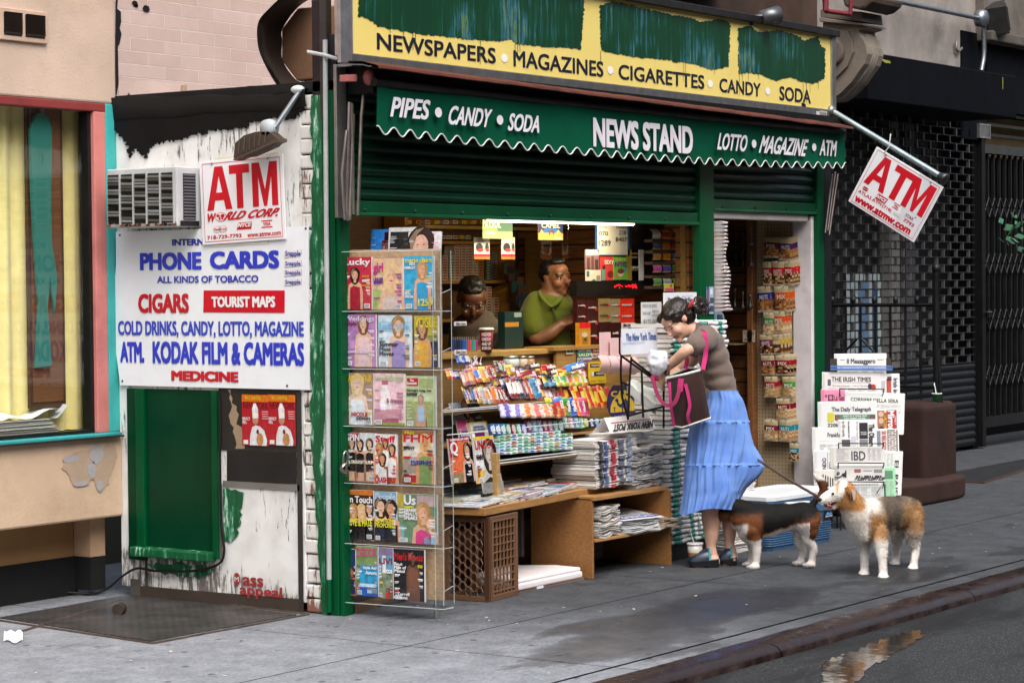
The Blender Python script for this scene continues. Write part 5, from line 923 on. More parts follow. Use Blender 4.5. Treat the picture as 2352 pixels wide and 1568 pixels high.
rmag(f3, 492, 690, 650, 1240, 'coastal living magazine with a white column and red chair, bottom row', bg='6aa0c0', title='LIVI', tc='8a2a4c', th=.12, ty=.68, ppl=(), lines='e6eef0', seed=18, blocks=[(.26, .5, .5, 1, 'e9e9e6'), (0, .85, 1, 1, '8a7a9a'), (0, .0, 1, .5, '8c9a80'), (.1, .2, .5, .42, 'd8b23c'), (.5, 0, 1, .22, 'c8322c'), (.5, .36, .9, .5, '5a7a6a'), (0, 0, .5, .18, 'b83430')], words=[('coa', .55, .5, .98, .58, 'f2f0ea')])
rmag(f3, 652, 698, 985, 1274, 'black magazine with a muscular shirtless man, bottom row of the rack', bg='17161a', title="Men's Fitness", tc='d0202a', th=.15, ty=.78, ppl=[(.64, .83, .1, '1c120e', '6a4434', '7a4e3a')], seed=19, words=[('Be a', .03, .68, .3, .74, 'f2f2f2'), ('Man of', .03, .61, .42, .67, 'f2f2f2'), ('Metal', .03, .54, .38, .6, 'f2f2f2'), ('50', .8, .65, .96, .71, 'e6d63a'), ('Terrell', .12, .1, .52, .16, 'f2f2f2'), ('Owens', .02, .03, .46, .1, 'f2f2f2')], blocks=[(0, .95, 1, 1, '121214')])
TPl = Pl(RP.P(0, 0, -.03), RP.u, V((.1, 0, 1)))
def tmag(x0, y0, x1, y1, label, back, **kw):
    (a0, z1), (a1, z0) = TPl.at(*f1(x0, y0)), TPl.at(*f1(x1, y1)); return magazine(TPl, a0, z0, a1, z1, label, back=back, thick=.006, group='magazines on top of the clear rack', **kw)
tmag(335, 265, 560, 560, 'blue magazine with a red brown bottle, standing on top of the rack', -.02, bg='2f7fd0', title='', tc='9fc4ec', ppl=(), lines='3f8fe0', seed=20, barcode=False, blocks=[(.5, .0, .95, .6, '5a1c14'), (.6, .6, .82, .9, '3a120e'), (.55, .2, .95, .5, 'e8e0d6')], words=[('1850', .6, .3, .9, .42, 'b0281c')])
tmag(540, 250, 915, 560, 'black and white magazine with a record player, standing on top of the rack', -.005, bg='d6d6d6', title='', tc='e8e8e8', ppl=(), lines='b9b9b9', seed=21, barcode=False, blocks=[(.05, .25, .9, .85, '2e2e30'), (.2, .4, .7, .62, '8f8f90'), (.3, .46, .6, .56, '1c1c1e')])
tmag(765, 302, 1100, 570, 'white magazine with a dark haired woman, standing on top of the rack', .008, bg='e6e2e6', title='', tc='d83c9a', ppl=[(.4, .45, .28, '2e2220', 'ddb09c', 'c9a0a0')], lines='e6e2e6', seed=22, barcode=False, blocks=[(.55, .8, .8, .92, 'd8489a')])
# ================================================================ table, shelves, crate, lid
TO = V((.726, -.33, 0)); TR = R_(7.5); TM = Matrix.Translation(TO) @ Matrix.Rotation(TR, 4, 'Z')
tbl = thing('table', 'low plywood table covered with magazines in front of the candy display', 'table', TO)
b = MB(); b.box((0, 0, .455), (1.86, .46, .495), 'a97c48', TM); b.build('tabletop', 'wood', tbl, bevel=.003)
for x, y in ((.06, .38), (1.75, .38)): b = MB(); b.box((x, y, 0), (x+.05, y+.05, .455), '7c5730', TM); b.build('leg', 'wood', tbl, bevel=.003)
b = MB(); b.box((1.0, .3, .12), (1.03, .33, .455), '7d7f80', TM); b.build('strut', 'metal', tbl)
b = MB(); b.box((.75, .42, 0), (3.5, .48, .26), '7d6a55'); b.box((.2, .6, 0), (3.6, .66, .7), '4c3922'); b.build('stand_base', 'stone', K)
su = thing('shelf_unit', 'open plywood shelf unit under the newspaper stacks', 'shelf unit', (1.86, -.27, 0))
for x, y0, z in ((1.845, -.268, .45), (2.6, -.321, .44)): b = MB(); b.box((x, y0, 0), (x+.02, .15, z), '96683a'); b.build('side_panel', 'wood', su, bevel=.002)
b = MB(); b.box((1.845, -.29, .44), (2.64, .15, .462), 'a87c48'); b.build('top', 'wood', su, bevel=.002)
b = MB(); b.box((1.866, -.285, .205), (2.6, .12, .222), 'a9824e'); b.build('shelf', 'wood', su, bevel=.002)
b = MB(); b.box((1.866, .1, .22), (2.6, .115, .44), '4c3520'); b.build('back_panel', 'wood', su)
# crate
cp0 = V((.761, -.333, 0)); ca = math.atan2(-.29+.333, 1.09-.761); CM = Matrix.Translation(cp0) @ Matrix.Rotation(ca, 4, 'Z'); cr = thing('milk_crate', 'brown plastic crate with lattice sides standing on end under the table', 'crate', cp0)
CW, CD, CH = .33, .27, .445
b = MB(); t = .012; col = '6a4b36'
for x, y in ((0, 0), (CW-.03, 0), (0, CD-.03), (CW-.03, CD-.03)): b.box((x, y, 0), (x+.03, y+.03, CH), col, CM)
for z in (0, CH-.03): b.box((0.03, 0, z), (CW-.03, t, z+.03), col, CM); b.box((0, .03, z), (t, CD-.03, z+.03), col, CM); b.box((.03, CD-t, z), (CW-.03, CD, z+.03), col, CM); b.box((CW-t, .03, z), (CW, CD-.03, z+.03), col, CM)
b.build('crate_frame', 'plastic', cr, bevel=.004)
b = MB(); P_ = Pl(CM @ V((0, .003, 0)), CM.to_3x3() @ V((1, 0, 0)), (0, 0, 1))
for i in range(7): a = .05+i*.04; b.pbox(P_, a, .02, a+.005, CH-.02, -.008, .002, '7b5a42')
for i in range(10): z = .045+i*.041; b.pbox(P_, .03, z, CW-.03, z+.005, -.01, .001, '7b5a42')
b.frame(P_, .03, .025, CW-.02, CH-.02, .009, '7f5d45', .004); b.build('lattice_front', 'plastic', cr)
b = MB(); P_ = Pl(CM @ V((.003, 0, 0)), CM.to_3x3() @ V((0, -1, 0)), (0, 0, 1))
for i in range(6):
    for j in range(8):
        a, z = -.06-.034*i, .05+.05*j+(.025 if i % 2 else 0)
        b.tube([P_.P(a+.019*math.cos(k*math.pi/3), z+.026*math.sin(k*math.pi/3)) for k in range(6)], .0032, '6a4b36', 4, closed=True)
b.pbox(P_, -.03, 0, 0, CH, -.01, .003, '604330'); b.build('lattice_side', 'plastic', cr)
# cooler lid on the ground
b = MB(); P = [(1.13, -.25), (1.78, -.235), (1.8, -.05), (1.66, .16), (1.2, .12)]; b.prism(PG(), [(x+.012*(x-1.5), y-.01) for x, y in P], .012, .05, 'e6dede'); b.prism(PG(), P, .05, .072, 'efe8e8'); b.build('loose_lid', 'plastic', bevel=.012, seg=3, label='white plastic cooler lid lying on the ground under the table', cat='lid', org=(1.5, -.1, 0))
b = MB(); b.prism(PG(), [(1.15, -.25), (1.8, -.24), (1.8, .1), (1.2, .1)], .001, .012, '8a6a5a'); b.build('cardboard_sheet', 'paper', label='flattened cardboard sheet under the white cooler lid', cat='cardboard', org=(1.5, -.1, 0))
b = MB(); P = [PG(.01).at(x, y) for x, y in ((815, 1392), (850, 1384), (900, 1372), (885, 1384), (840, 1398), (815, 1404))]; b.prism(PG(), P, .002, .03, '7a6248'); b.build('cardboard_scrap', 'paper', label='torn brown cardboard on the pavement under the clear rack', cat='litter', org=(.1, -.1, 0))
# ================================================================ newspapers
def newsstack(n, w, d, t, x, y, z, rz, label, group, cols=('d9d6d0', 'c9c6c0'), seed=0, cat='newspaper', band=None, wave=.003, top=None, leaves=3, spread=.008):
    r = random.Random(seed); kinds = []
    for k in range(min(n, 4)):
        b = fold_paper(w, d, t, r.choice(cols), 0, seed*10+k, leaves)
        for i, p in enumerate(b.v): p.z += wave*math.sin(p.x*38+k)+wave*.7*math.sin(p.x*17+k*2); p.y += .004*math.sin(p.x*30+k*3)
        nb = len(b.v)
        if band:
            for c, a0, a1 in band:
                for lf in range(leaves):
                    hh = t/leaves*.43; zc = t*lf/leaves+hh; rows = []
                    for i in range(7):
                        X = -w/2+w*(a0+(a1-a0)*i/6); dz = wave*math.sin(X*38+k)+wave*.7*math.sin(X*17+k*2); dy = .004*math.sin(X*30+k*3)
                        rows.append([V((X, dy-.0065-hh*math.sin(a)*1.08, zc-hh*1.06*math.cos(a)+dz)) for a in (.4, .95, 1.57, 2.2, 2.75)]+[V((X, dy+.05, zc+hh*1.1+dz))])
                    b.grid(rows, c, False)
        o = b.build('newspaper', 'paper', label=label, cat=cat, group=group, org=(0, 0, 0)); kinds.append(o)
    for k in range(n):
        o = kinds[k] if k < len(kinds) else dup(kinds[k % len(kinds)])
        o.location = (x+r.uniform(-1, 1)*spread, y+r.uniform(-1, 1)*spread, z+k*t*1.04); o.rotation_euler = (0, 0, rz+r.uniform(-.03, .03))
    return z+n*t*1.04
A = 'newspapers stacked on the table'
TT = .497
RB = [('b3374a', .36, .46), ('5a6a9a', .2, .28), ('4a4f5c', .08, .16), ('6f7488', .54, .66), ('8e97ad', .74, .86)]
zt = newsstack(12, .42, .3, .0215, 2.16, -.23, TT, R_(-2), 'folded newspaper with red and blue print in the left table stack', A, seed=1, band=RB, wave=.0035, leaves=4)
newsstack(9, .36, .24, .026, 2.5, -.24, .463, R_(8), 'folded newspaper with dark print in the right table stack', 'newspapers stacked on the shelf unit', cols=('b9b7b3', 'a3a19e', '8a8988'), seed=2, wave=.005, leaves=5, spread=.014)
NYP = Pl((2.22, -.2, zt+.045), (1, .02, 0), (0, .35, 1)); b = MB(); L1 = PF(-.25); (a0, z1), (a1, z0) = L1.at(1402, 960), L1.at(1508, 984)
b.grid([[V((a0, -.25, z0)), V((a0+.01, -.2, z1)), V((a0, -.12, z0))], [V((a1, -.25, z0)), V((a1-.01, -.2, z1)), V((a1, -.12, z0))]], 'eceae8', False); NL = Pl((a0, -.251, z0), (1, 0, 0), (0, .05, z1-z0)); b.text(NL, 'NEW YORK POST', .05, .01, a1-a0-.02, (z1-z0)*.62, '2c2628', .002, .05, .1, flip=True); b.rect(NL, .05, (z1-z0)*.7, a1-a0-.02, (z1-z0)*.76, 'b0343c', .002)
b.build('header_card', 'paper', label='upside down white tent card on the left newspaper stack', cat='card', org=(2.2, -.2, zt))
newsstack(3, .4, .28, .018, 2.5, -.2, .73, R_(14), 'loose folded newspaper on the right table stack', 'newspapers stacked on the shelf unit', cols=('d9d7d2',), seed=9, wave=.004)
# tower of banded papers
G2 = 'newspapers in the banded tower'
TEAL = [('3fa58f', .1, .28), ('4a3a34', .3, .335), ('2f8c78', .72, .84)]
b = MB(); b.box((2.74, -.22, 0), (3.4, .0, .1), '2a2622'); b.build('pallet', 'wood', label='low dark wooden pallet under the tower of banded newspapers', cat='pallet', org=(3, -.1, 0), bevel=.004)
newsstack(23, .33, .25, .055, 2.9, -.23, .1, R_(3), 'thick folded newspaper with teal bands in the left column of the tower', G2, cols=('dcdcda', 'd2d4d4'), seed=3, band=TEAL, wave=.003, leaves=2)
newsstack(23, .33, .25, .0555, 3.25, -.23, .1, R_(-2), 'thick folded newspaper with teal bands in the right column of the tower', G2, cols=('dfe0df', 'd6d8d8'), seed=4, band=TEAL, wave=.003, leaves=2)
newsstack(9, .34, .26, .024, 3.42, -.35, .0, R_(-12), 'folded newspaper in the low pile behind the blue skirt', 'newspapers in the low pile', cols=('d6d4d0', 'c6c4c0'), seed=5, wave=.003)
newsstack(18, .3, .22, .03, 3.66, -.2, .0, R_(-8), 'folded newspaper in the pile between skirt and doorway', 'newspapers by the doorway', cols=('dcdad6', 'c6c6c4'), seed=6, wave=.003)
# on the lower shelf of the unit
newsstack(7, .24, .2, .024, 2.02, -.275, .223, R_(4), 'crumpled folded newspaper at the left of the low shelf', 'newspapers on the low shelf', cols=('cfcac4', 'bdb8b2'), seed=7, wave=.006, leaves=4)
zz = newsstack(6, .3, .2, .012, 2.3, -.31, .223, R_(-14), 'slanting newspaper in the middle of the low shelf', 'newspapers on the low shelf', cols=('c9c9c9',), seed=8, wave=.004)
LP = Pl((2.14, -.29, zz+.003), (.97, -.22, 0), (.15, 1, .12)); b = MB(); b.rect(LP, 0, 0, .34, .3, 'd6d6d4', 0); b.rect(LP, .02, .03, .33, .11, '33478c', .001); b.text(LP, 'BARRON', .05, .04, .3, .1, 'd5d9ea', .002, .03); b.text(LP, 'What is', .05, .14, .2, .18, '3a3a3c', .002, .03); b.rect(LP, .02, .2, .32, .21, '77777a', .001)
b.build('financial_paper', 'paper', label='newspaper with a blue title band on the low shelf', cat='newspaper', org=LP.o)
newsstack(6, .26, .2, .01, 2.5, -.33, .223, R_(-20), 'pinkish newspaper sticking out at the right of the low shelf', 'newspapers on the low shelf', cols=('d9c6b4', 'cdb8a6'), seed=11, wave=.005)
# magazines lying on the table
r = random.Random(21); mk = ('b9b4b0', 'c9a890', '8fa9bb', 'd6d2d4', 'cf9a50', 'a6b0a0', 'c7b7c9', '9b4a4a', 'e0dcd8', '6a7f9a')
piles = [(.10, .06, 3, 'd9d9dd'), (.34, .07, 4, 'a9b3a8'), (.55, .05, 4, '9c8a8c'), (.78, .04, 3, 'c9c9cf'), (1.0, .06, 3, '8f8a90'), (.15, .2, 5, 'c9c3a8'), (.42, .24, 7, '5a9ac0'), (.68, .2, 6, 'd79a4a'), (.95, .21, 6, 'b8b0a8'), (1.2, .1, 4, 'b03a3c'), (1.25, .26, 6, 'c8a24a'), (.3, .37, 6, 'b5b0aa'), (.62, .37, 7, 'c9c4c0'), (.95, .38, 7, 'd0ccc6'), (1.45, .06, 5, '6a3a8c'), (1.42, .2, 6, 'c0283c')]
nm = {'d9d9dd': 'silvery', 'a9b3a8': 'grey green', '9c8a8c': 'mauve', 'c9c9cf': 'white', '8f8a90': 'dark grey', 'c9c3a8': 'cream', '5a9ac0': 'blue', 'd79a4a': 'orange', 'b8b0a8': 'beige', 'b03a3c': 'red and black', 'c8a24a': 'gold', 'b5b0aa': 'taupe', 'c9c4c0': 'pale', 'd0ccc6': 'ivory', '6a3a8c': 'purple', 'c0283c': 'crimson'}
for (x, y, n, c) in piles:
    proto = None
    for k in range(n):
        if proto is None:
            b = MB(); b.box((-.105, -.13, 0), (.105, .13, .0065), 'dcd9d6'); b.box((-.1055, -.131, .0065), (.1055, .13, .008), c); b.box((-.1065, -.13, .0005), (-.1055, .13, .0065), c)
            pl = PG(.0082); cc = [jit(random.choice(mk), .1) for _ in range(5)]
            b.rect(pl, -.09, .06, .09, .115, cc[0]); b.rect(pl, -.08, -.1, .03, .04, cc[1]); b.rect(pl, .04, -.08, .095, .03, cc[2]); b.rect(pl, -.09, -.125, .09, -.108, cc[3]); b.disc(pl, -.02, -.02, .035, .045, cc[4], .0002)
            o = proto = b.build('magazine', 'cover', label='%s magazine lying in a fanned pile on the plywood table' % nm[c], cat='magazine', group='magazines lying on the table', org=(0, 0, 0))
        else: o = dup(proto)
        p = TM @ V((x+.03*k*(1 if n < 5 else .15)+r.uniform(-.006, .006), y+.10+r.uniform(-.01, .01), .4965+.0085*k)); o.location = p; o.rotation_euler = (0, R_(-2.0) if n < 5 and k else 0, TR+r.uniform(-.12, .12))
# ================================================================ shop goods
def orient(o, pl, a, b, h=0, rot=0, tilt=0):
    M = Matrix((pl.u, pl.v, pl.n)).transposed() @ Matrix.Rotation(rot, 3, 'Z') @ Matrix.Rotation(tilt, 3, 'X'); o.location = pl.P(a, b, h); o.rotation_euler = M.to_euler(); return o
def wrapper(w, l, t, c1, c2=None, c3=None, txt='', tc='f4f0e8', band=(.25, .75), nuts=None, crimp=.1, seed=0):
    """a sealed pillow bag or bar wrapper standing on its lower edge (x across, y up, z thickness)"""
    r = random.Random(seed); b = MB(); nx, ny = 6, 12; c1 = lin(c1); c2 = lin(c2) if c2 else c1; c3 = lin(c3) if c3 else c1
    def pt(i, j, s):
        u, v = i/nx, j/ny; e = min(1, min(v, 1-v)/crimp); k = (math.sin(math.pi*u)**.6)*e**.6
        return V(((u-.5)*w*(1-.06*math.sin(math.pi*v)), v*l, s*t/2*k+(r.uniform(-1, 1)*t*.07 if 0 < e and 0 < i < nx else 0)+ .0004*s))
    for s in (1, -1):
        rows = [[pt(i, j, s) for i in range(nx+1)] for j in range(ny+1)]
        def cf(j, i):
            v = (j+.5)/ny
            if v < crimp or v > 1-crimp: return mixc(c1, (1, 1, 1), .12)
            if nuts and v < band[0]: return lin(r.choice(nuts))
            return c2 if band[0] <= v <= band[1] else c3 if v < band[0] else c1
        b.grid(rows, c1, True, False, cf)
    if txt:
        pl = Pl((0, 0, t/2*1.02), (1, 0, 0), (0, 1, 0))
        if nuts: b.text(pl, txt, -w*.3, l*(band[0]+.12*(band[1]-band[0])), w*.3, l*(band[1]-.35*(band[1]-band[0])), tc, .0012, .03)
        elif w > l: b.text(pl, txt, -w*.32, l*.2, w*.32, l*.8, tc, .003, .04)
        else: b.text(pl, txt, -w*.24, l*.2, w*.24, l*.8, tc, .0012, .035, rot=90)
    return b
CN = {}
def cname(c):
    r, g, b = [int(c[i:i+2], 16) for i in (0, 2, 4)]; m = max(r, g, b); n = min(r, g, b)
    if m-n < 28: return 'silver' if m > 150 else 'grey' if m > 70 else 'black'
    if m < 110: return 'dark ' + ('red' if r == m and g < 60 else 'brown' if r == m else 'green' if g == m else 'blue')
    if r == m: return ('pink' if b > g+30 and r > 170 else 'red' if g < 70 else 'orange' if g < 135 and b < 90 else 'yellow' if g > 165 and b < 130 else 'gold' if b < 110 else 'peach')
    return 'green' if g == m and b < 170 and g > b+12 else 'teal' if g == m else 'lilac' if r > g+10 else 'blue'
# --- sloping candy display
D1 = Pl((0, .1, .985), (1, 0, 0), (0, .38, .92)); D0 = Pl((0, .02, .80), (1, 0, 0), (0, .25, .96)); D2 = Pl((0, -.07, .705), (1, 0, 0), (0, .3, .95))
CD_ = thing('candy_display', 'tiered candy display shelves with clear trays below the counter', 'display stand', (1.7, .1, .7))
b = MB(); b.box((.8, .33, 1.245), (2.36, .62, 1.275), 'b08a4a'); b.build('counter', 'wood', CD_, bevel=.003)
b = MB(); b.box((.8, .36, .5), (2.66, .39, 1.245), '8a6a3a'); b.build('riser', 'wood', CD_)
b = MB()
for z, y0, y1 in ((.972, .08, .36), (.69, -.1, .3), (.8, .0, .3)): b.box((.85, y0, z-.012), (2.66, y1, z), '8f6d3c')
b.build('tray', 'wood', CD_)
b = MB()
for z, y in ((.985, .075), (.975, .075), (.705, -.102), (.69, -.102), (.86, .0)): b.tube([(.85, y, z), (2.5, y, z)], .003, 'd9dedc', 4)
b.build("tray_lip", "plastic", CD_); b = MB(); b.box((.85, .068, .972), (2.4, .072, 1.05), "ffffff"); b.build("tray_front", "acrylic", CD_)
b = MB(); b.box((1.98, .05, .38), (2.02, .1, .7), '4a4f58'); b.build('bracket', 'metal', CD_)
f4, f6 = rg(1500, 700, 3.016), rg(1500, 1150, 3.136); f5 = rg(1900, 700, 3.137)
_PR = {}
def candy(pl, x0, x1, yb, yt, c1, c2, txt, where, h=.01, c3=None, tc='f4f0e8', rot=0, t=None, f=f6):
    a0, z0 = pl.at(*f(x0, yb)); a1, _ = pl.at(*f(x1, yb)); _, z1 = pl.at(*f((x0+x1)/2, yt)); w, l = a1-a0, z1-z0
    lab = '%s %s candy packet %s' % (cname(c1), ('and '+cname(c2)) if c2 and cname(c2) != cname(c1) else 'coloured', where)
    k = (c1, c2, txt, where)
    if k in _PR: o = dup(_PR[k][0]); s = (w/_PR[k][1], l/_PR[k][2], 1); o.scale = s
    else: o = wrapper(w, l, t or w*.4, c1, c2, c3, txt, tc, seed=len(_PR)).build('candy_bar', 'foil', label=lab, cat='candy', group='candy packets '+where, org=(0, 0, 0)); _PR[k] = (o, w, l)
    orient(o, pl, (a0+a1)/2, z0, h, rot+random.uniform(-.07, .07), R_(random.uniform(-6, 4))); return o
W1, W2, W3 = 'in the upper candy tray', 'at the front of the upper tray', 'in the lower candy tray'
for x0, x1, c1, c2, t in ((135, 190, '16306e', '2f62b8', 'OREO'), (195, 270, '16306e', '3a6cc4', 'OREO')): candy(D1, x0, x1, 345, 235, c1, c2, t, W1, .05)
for x0, x1, yb, yt, c1, c2, t in ((225, 262, 560, 400, 'b87c6a', 'd9c0b0', ''), (262, 300, 550, 380, '8a4a7a', 'c98a5a', ''), (298, 330, 545, 370, 'a06a4a', 'd8b080', ''), (328, 362, 540, 360, 'b3683a', 'c98a4a', ''), (362, 425, 520, 350, 'dd6a22', '3a6ac0', 'Butter'), (430, 510, 520, 345, 'e0b41f', 'd98a1a', 'PEANUT'), (512, 580, 500, 335, 'a81c24', '7a1218', 'KITKAT'), (580, 650, 430, 285, '3a1c14', '4c2418', 'HERSHEY'), (640, 692, 440, 290, '9a2030', '3f7a3c', 'TWIZ'), (700, 775, 440, 330, 'e5c22a', 'd8a81f', 'Raisinet')): candy(D1, x0, x1, yb, yt, c1, c2, t, W1, .035)
for x0, x1, yb, yt, c1, c2, t, tc, rot in ((790, 925, 470, 420, 'b01a22', '8a1218', '', 'f4f0e8', .1), (850, 1000, 410, 335, '3b2218', '4a2a1c', 'm&m', 'ece6e0', 0), (1020, 1170, 420, 350, 'c8202a', 'b3181f', 'm&m', 'ece6e0', 0), (1075, 1180, 470, 395, '3b2218', '4a2a1c', 'm&m', 'ece6e0', .2), (1270, 1500, 420, 335, '2a6fb8', '3f8fd0', 'm&m', 'ece6e0', .1)):
    o = candy(D1, x0, x1, yb, yt, c1, c2, t, W1+' on their side', .07, t=.03, rot=rot)
FC = (('a81c24', 'd8b04a'), ('3b2218', '8a5a2a'), ('d9a81f', 'c0302a'), ('2a4a9a', 'd8d8e0'), ('c9541c', 'e0b03a'), ('4a8a3c', 'e0d04a'), ('b9b4ac', '8a2a2a'), ('7a2a5a', 'e0b8c8'), ('e0c23a', '6a3a1c'), ('c8283a', 'f0e0e0'))
for yb, yt, xa, xb, hh, wr in ((455, 330, 130, 1600, -.02, 'at the back of the upper tray'), (560, 420, 280, 1620, .0, 'in the second row of the upper tray'), (690, 520, 700, 1700, -.01, 'in the third row of the upper tray')):
    x = xa
    while x < xb: w_ = random.choice((38, 46, 54)); k = random.randrange(10); candy(D1, x, x+w_, yb-random.uniform(0, 12), yt+random.uniform(-10, 14), *FC[k], '', wr, hh); x += w_*.92
for x0, x1, c1, c2, t in ((285, 318, 'c99a3a', '2a2c50', 'MILKY'), (318, 352, '3a2416', '6a4a9a', 'MILKY'), (352, 405, '4a2a18', '2f4a9c', 'SNICKER'), (405, 465, 'c9a04a', 'a8282c', 'TWIX'), (465, 520, 'b9b4ac', 'a39a90', ''), (520, 580, 'b5afa8', 'c9722a', "Reese"), (575, 640, 'd9621c', 'e07a24', "Reese"), (635, 690, '9a161c', '7a1016', 'Skor'), (685, 735, '9c1a20', '6a0e14', 'KITKAT')): candy(D1, x0, x1, 735, 545, c1, c2, t, W2, .015)
for x0, x1, c1, c2, t in ((740, 790, '8a1c24', 'e0dcd8', 'Mounds'), (785, 835, '8a1c24', 'e0dcd8', 'Mounds'), (830, 895, '2a2c5a', 'dcdad8', 'Almond Joy'), (895, 950, '5a1a20', '7a2226', 'WHATCH'), (945, 1000, 'd8541c', 'b33a1c', 'Payday'), (1000, 1085, '2f8fb8', '1f6a94', 'Swedish'), (1095, 1150, '3a8ab0', 'd8b83a', ''), (1150, 1235, '6aaed0', '3c7ab0', 'POP'), (1235, 1300, 'c9c33a', '7aa83a', 'Sour'), (1300, 1370, 'b9c23a', '4a8a3c', 'Sour'), (1365, 1430, 'c9b83a', 'c96a3a', 'Sour'), (1430, 1510, 'b0bf42', 'd8a83a', 'Sour'), (1500, 1570, 'd8a23c', 'b9c04a', 'Sour')): candy(D1, x0, x1, 690 if x0 < 1090 else 560, 460 if x0 < 1090 else 410, c1, c2, t, W2, .03)
for i in range(11): candy(D1, 1455+36*i, 1497+36*i, 800-(i % 3)*8, 530+(i % 4)*12, ('c8281e', 'd8a81f', 'cf3a20', 'd9b42a', 'b8262a', 'd98a2a')[i % 6], ('e0b83a', 'c8281e', 'e5c84a')[i % 3], '', W2+' at its right end', .03)
for x0, x1, c1, c2, t in ((1130, 1180, 'c9c63c', '8aa83a', ''), (1175, 1225, 'd5c33c', '3c6a9a', ''), (1215, 1315, '3f7ac0', 'c8374a', 'Runts'), (1310, 1385, '3f9a3a', '2f7a30', 'Mike&Ike'), (1375, 1460, '2a54b8', '1e3f94', 'Mike&Ike'), (1455, 1500, 'd8641f', 'c04a1c', 'HotTam'), (1495, 1545, 'cf5a8a', 'b33a70', 'Mike&Ike'), (1540, 1590, 'b33a5a', '8a2a4a', '')): candy(D0, x0, x1, 870, 665, c1, c2, t, W3, .03)
# rolls
ROLL = {}
def roll(c, c2, name):
    if c not in ROLL:
        b = MB(); b.tube([(-.055, 0, 0), (-.05, 0, 0), (-.03, 0, 0), (.03, 0, 0), (.05, 0, 0), (.055, 0, 0)], [.006, .011, .0115, .0115, .011, .006], c, 10)
        b.tube([(-.02, 0, 0), (.025, 0, 0)], .0119, c2, 10); ROLL[c] = b.build('candy_roll', 'foil', label='%s candy roll lying in the clear middle tray' % name, cat='candy', group='candy rolls in the middle tray', org=(0, 0, 0)); return ROLL[c]
    return dup(ROLL[c])
for row in range(6):
    y = 880-24*row
    for k, (x, c, c2, nm_) in enumerate(((640, 'c3bfe0', '6a5ab0', 'lilac'), (755, 'd9d6e6', '8a7ac0', 'white'), (860, 'e6c8b0', 'd07a4a', 'peach'), (965, 'e0bcae', 'cf6a6a', 'rose'), (1060, 'e9cfc0', 'c98a6a', 'cream'), (1160, 'b8864a', '8a2c24', 'brown'), (1230, 'c08a44', '9a3a24', 'brown'))):
        if row > 4 and k > 5: continue
        o = roll(c, c2, nm_); a, z = D0.at(*f6(x+random.uniform(-10, 10)+row*5, y)); o.location = D0.P(a, z, .06-.006*row); o.rotation_euler = (random.uniform(0, 6), random.uniform(-.06, .06), random.uniform(-.12, .12))
# standing gum packs
def pack(w, l, t, c, c2, name, lab, grp, cat='gum pack', txt='', mat='cover'):
    b = MB(); b.box((-w/2, -t/2, 0), (w/2, t/2, l), c); pl = Pl((0, -t/2, 0), (1, 0, 0), (0, 0, 1)); b.rect(pl, -w/2+.001, l*.3, w/2-.001, l*.72, c2, .0006)
    if txt: b.text(pl, txt, -w*.28, l*.1, w*.3, l*.9, 'f2f2f2', .0012, .04, rot=-90)
    return b.build(name, mat, label=lab, cat=cat, group=grp, org=(0, 0, 0), bevel=.0015)
GP = [('2f5ca0', 'd5e0ec', 'Trid'), ('3a6aa8', 'e0e6ee', 'Trid'), ('2f7ab0', 'cfdde8', 'Trid'), ('3a8a64', 'b8d8c8', 'Orbit'), ('7a2a34', 'd8a0a0', 'Orbit'), ('4a9a74', 'cfe0d4', 'Orbit'), ('4a5aa0', 'b8c0e0', 'Orbit'), ('a05a90', 'e0c0d8', 'Orbit'), ('b9cfe0', '5a8ac0', 'Ice'), ('a8c8e0', '4a7ab8', 'Ice'), ('8a2a5a', 'e0a0c0', 'Dent'), ('c85a9a', 'f0c8e0', 'Dent'), ('4a9a80', 'd8ece4', 'Dent'), ('5a8a9a', 'd8e6ea', 'Dent'), ('a8cdb8', '4a9a74', 'Dent'), ('d8b8c0', 'a04a6a', 'Trid'), ('8ab0d0', '3a6aa0', 'Trid'), ('8acbb0', '2f8a6a', 'Trid')]
gl = {}
for i, (c, c2, t) in enumerate(GP):
    x = 560+56*i; yb = 1060 if i < 7 else 1020 if i < 14 else 985; a, z = D0.at(*f6(x, yb)); a2, _ = D0.at(*f6(x+46, yb))
    nme = cname(c); gl[nme] = gl.get(nme, 0)+1
    o = pack(a2-a, .062, .02, c, c2, 'gum_pack', '%s gum pack standing in the middle row of the display' % nme, 'gum packs standing in the middle row', txt=t); p = PF(-.02 if i < 7 else .02).w(*f6(x+23, yb)); o.location = p; o.rotation_euler = (R_(-14), 0, R_(random.uniform(-4, 4)))
for i, (c, c2, t) in enumerate((('9aa83a', 'd8d86a', 'Lem'), ('24305e', '5a6ab0', 'Ecl'), ('2f5a9a', '8ab0e0', 'Ecl'), ('1f6a5a', '8ac0b0', 'Ecl'), ('b0343c', 'e0c0c0', ''), ('c23a2c', 'd8a05a', ''))):
    x = 1560+58*i; p = PF(.02).w(*f6(x+20, 975)); o = pack(.045, .052, .02, c, c2, 'mint_box', '%s mint box standing right of the gum packs' % cname(c), 'mint boxes beside the gum', 'mint box', t); o.location = p; o.rotation_euler = (R_(-12), 0, 0)
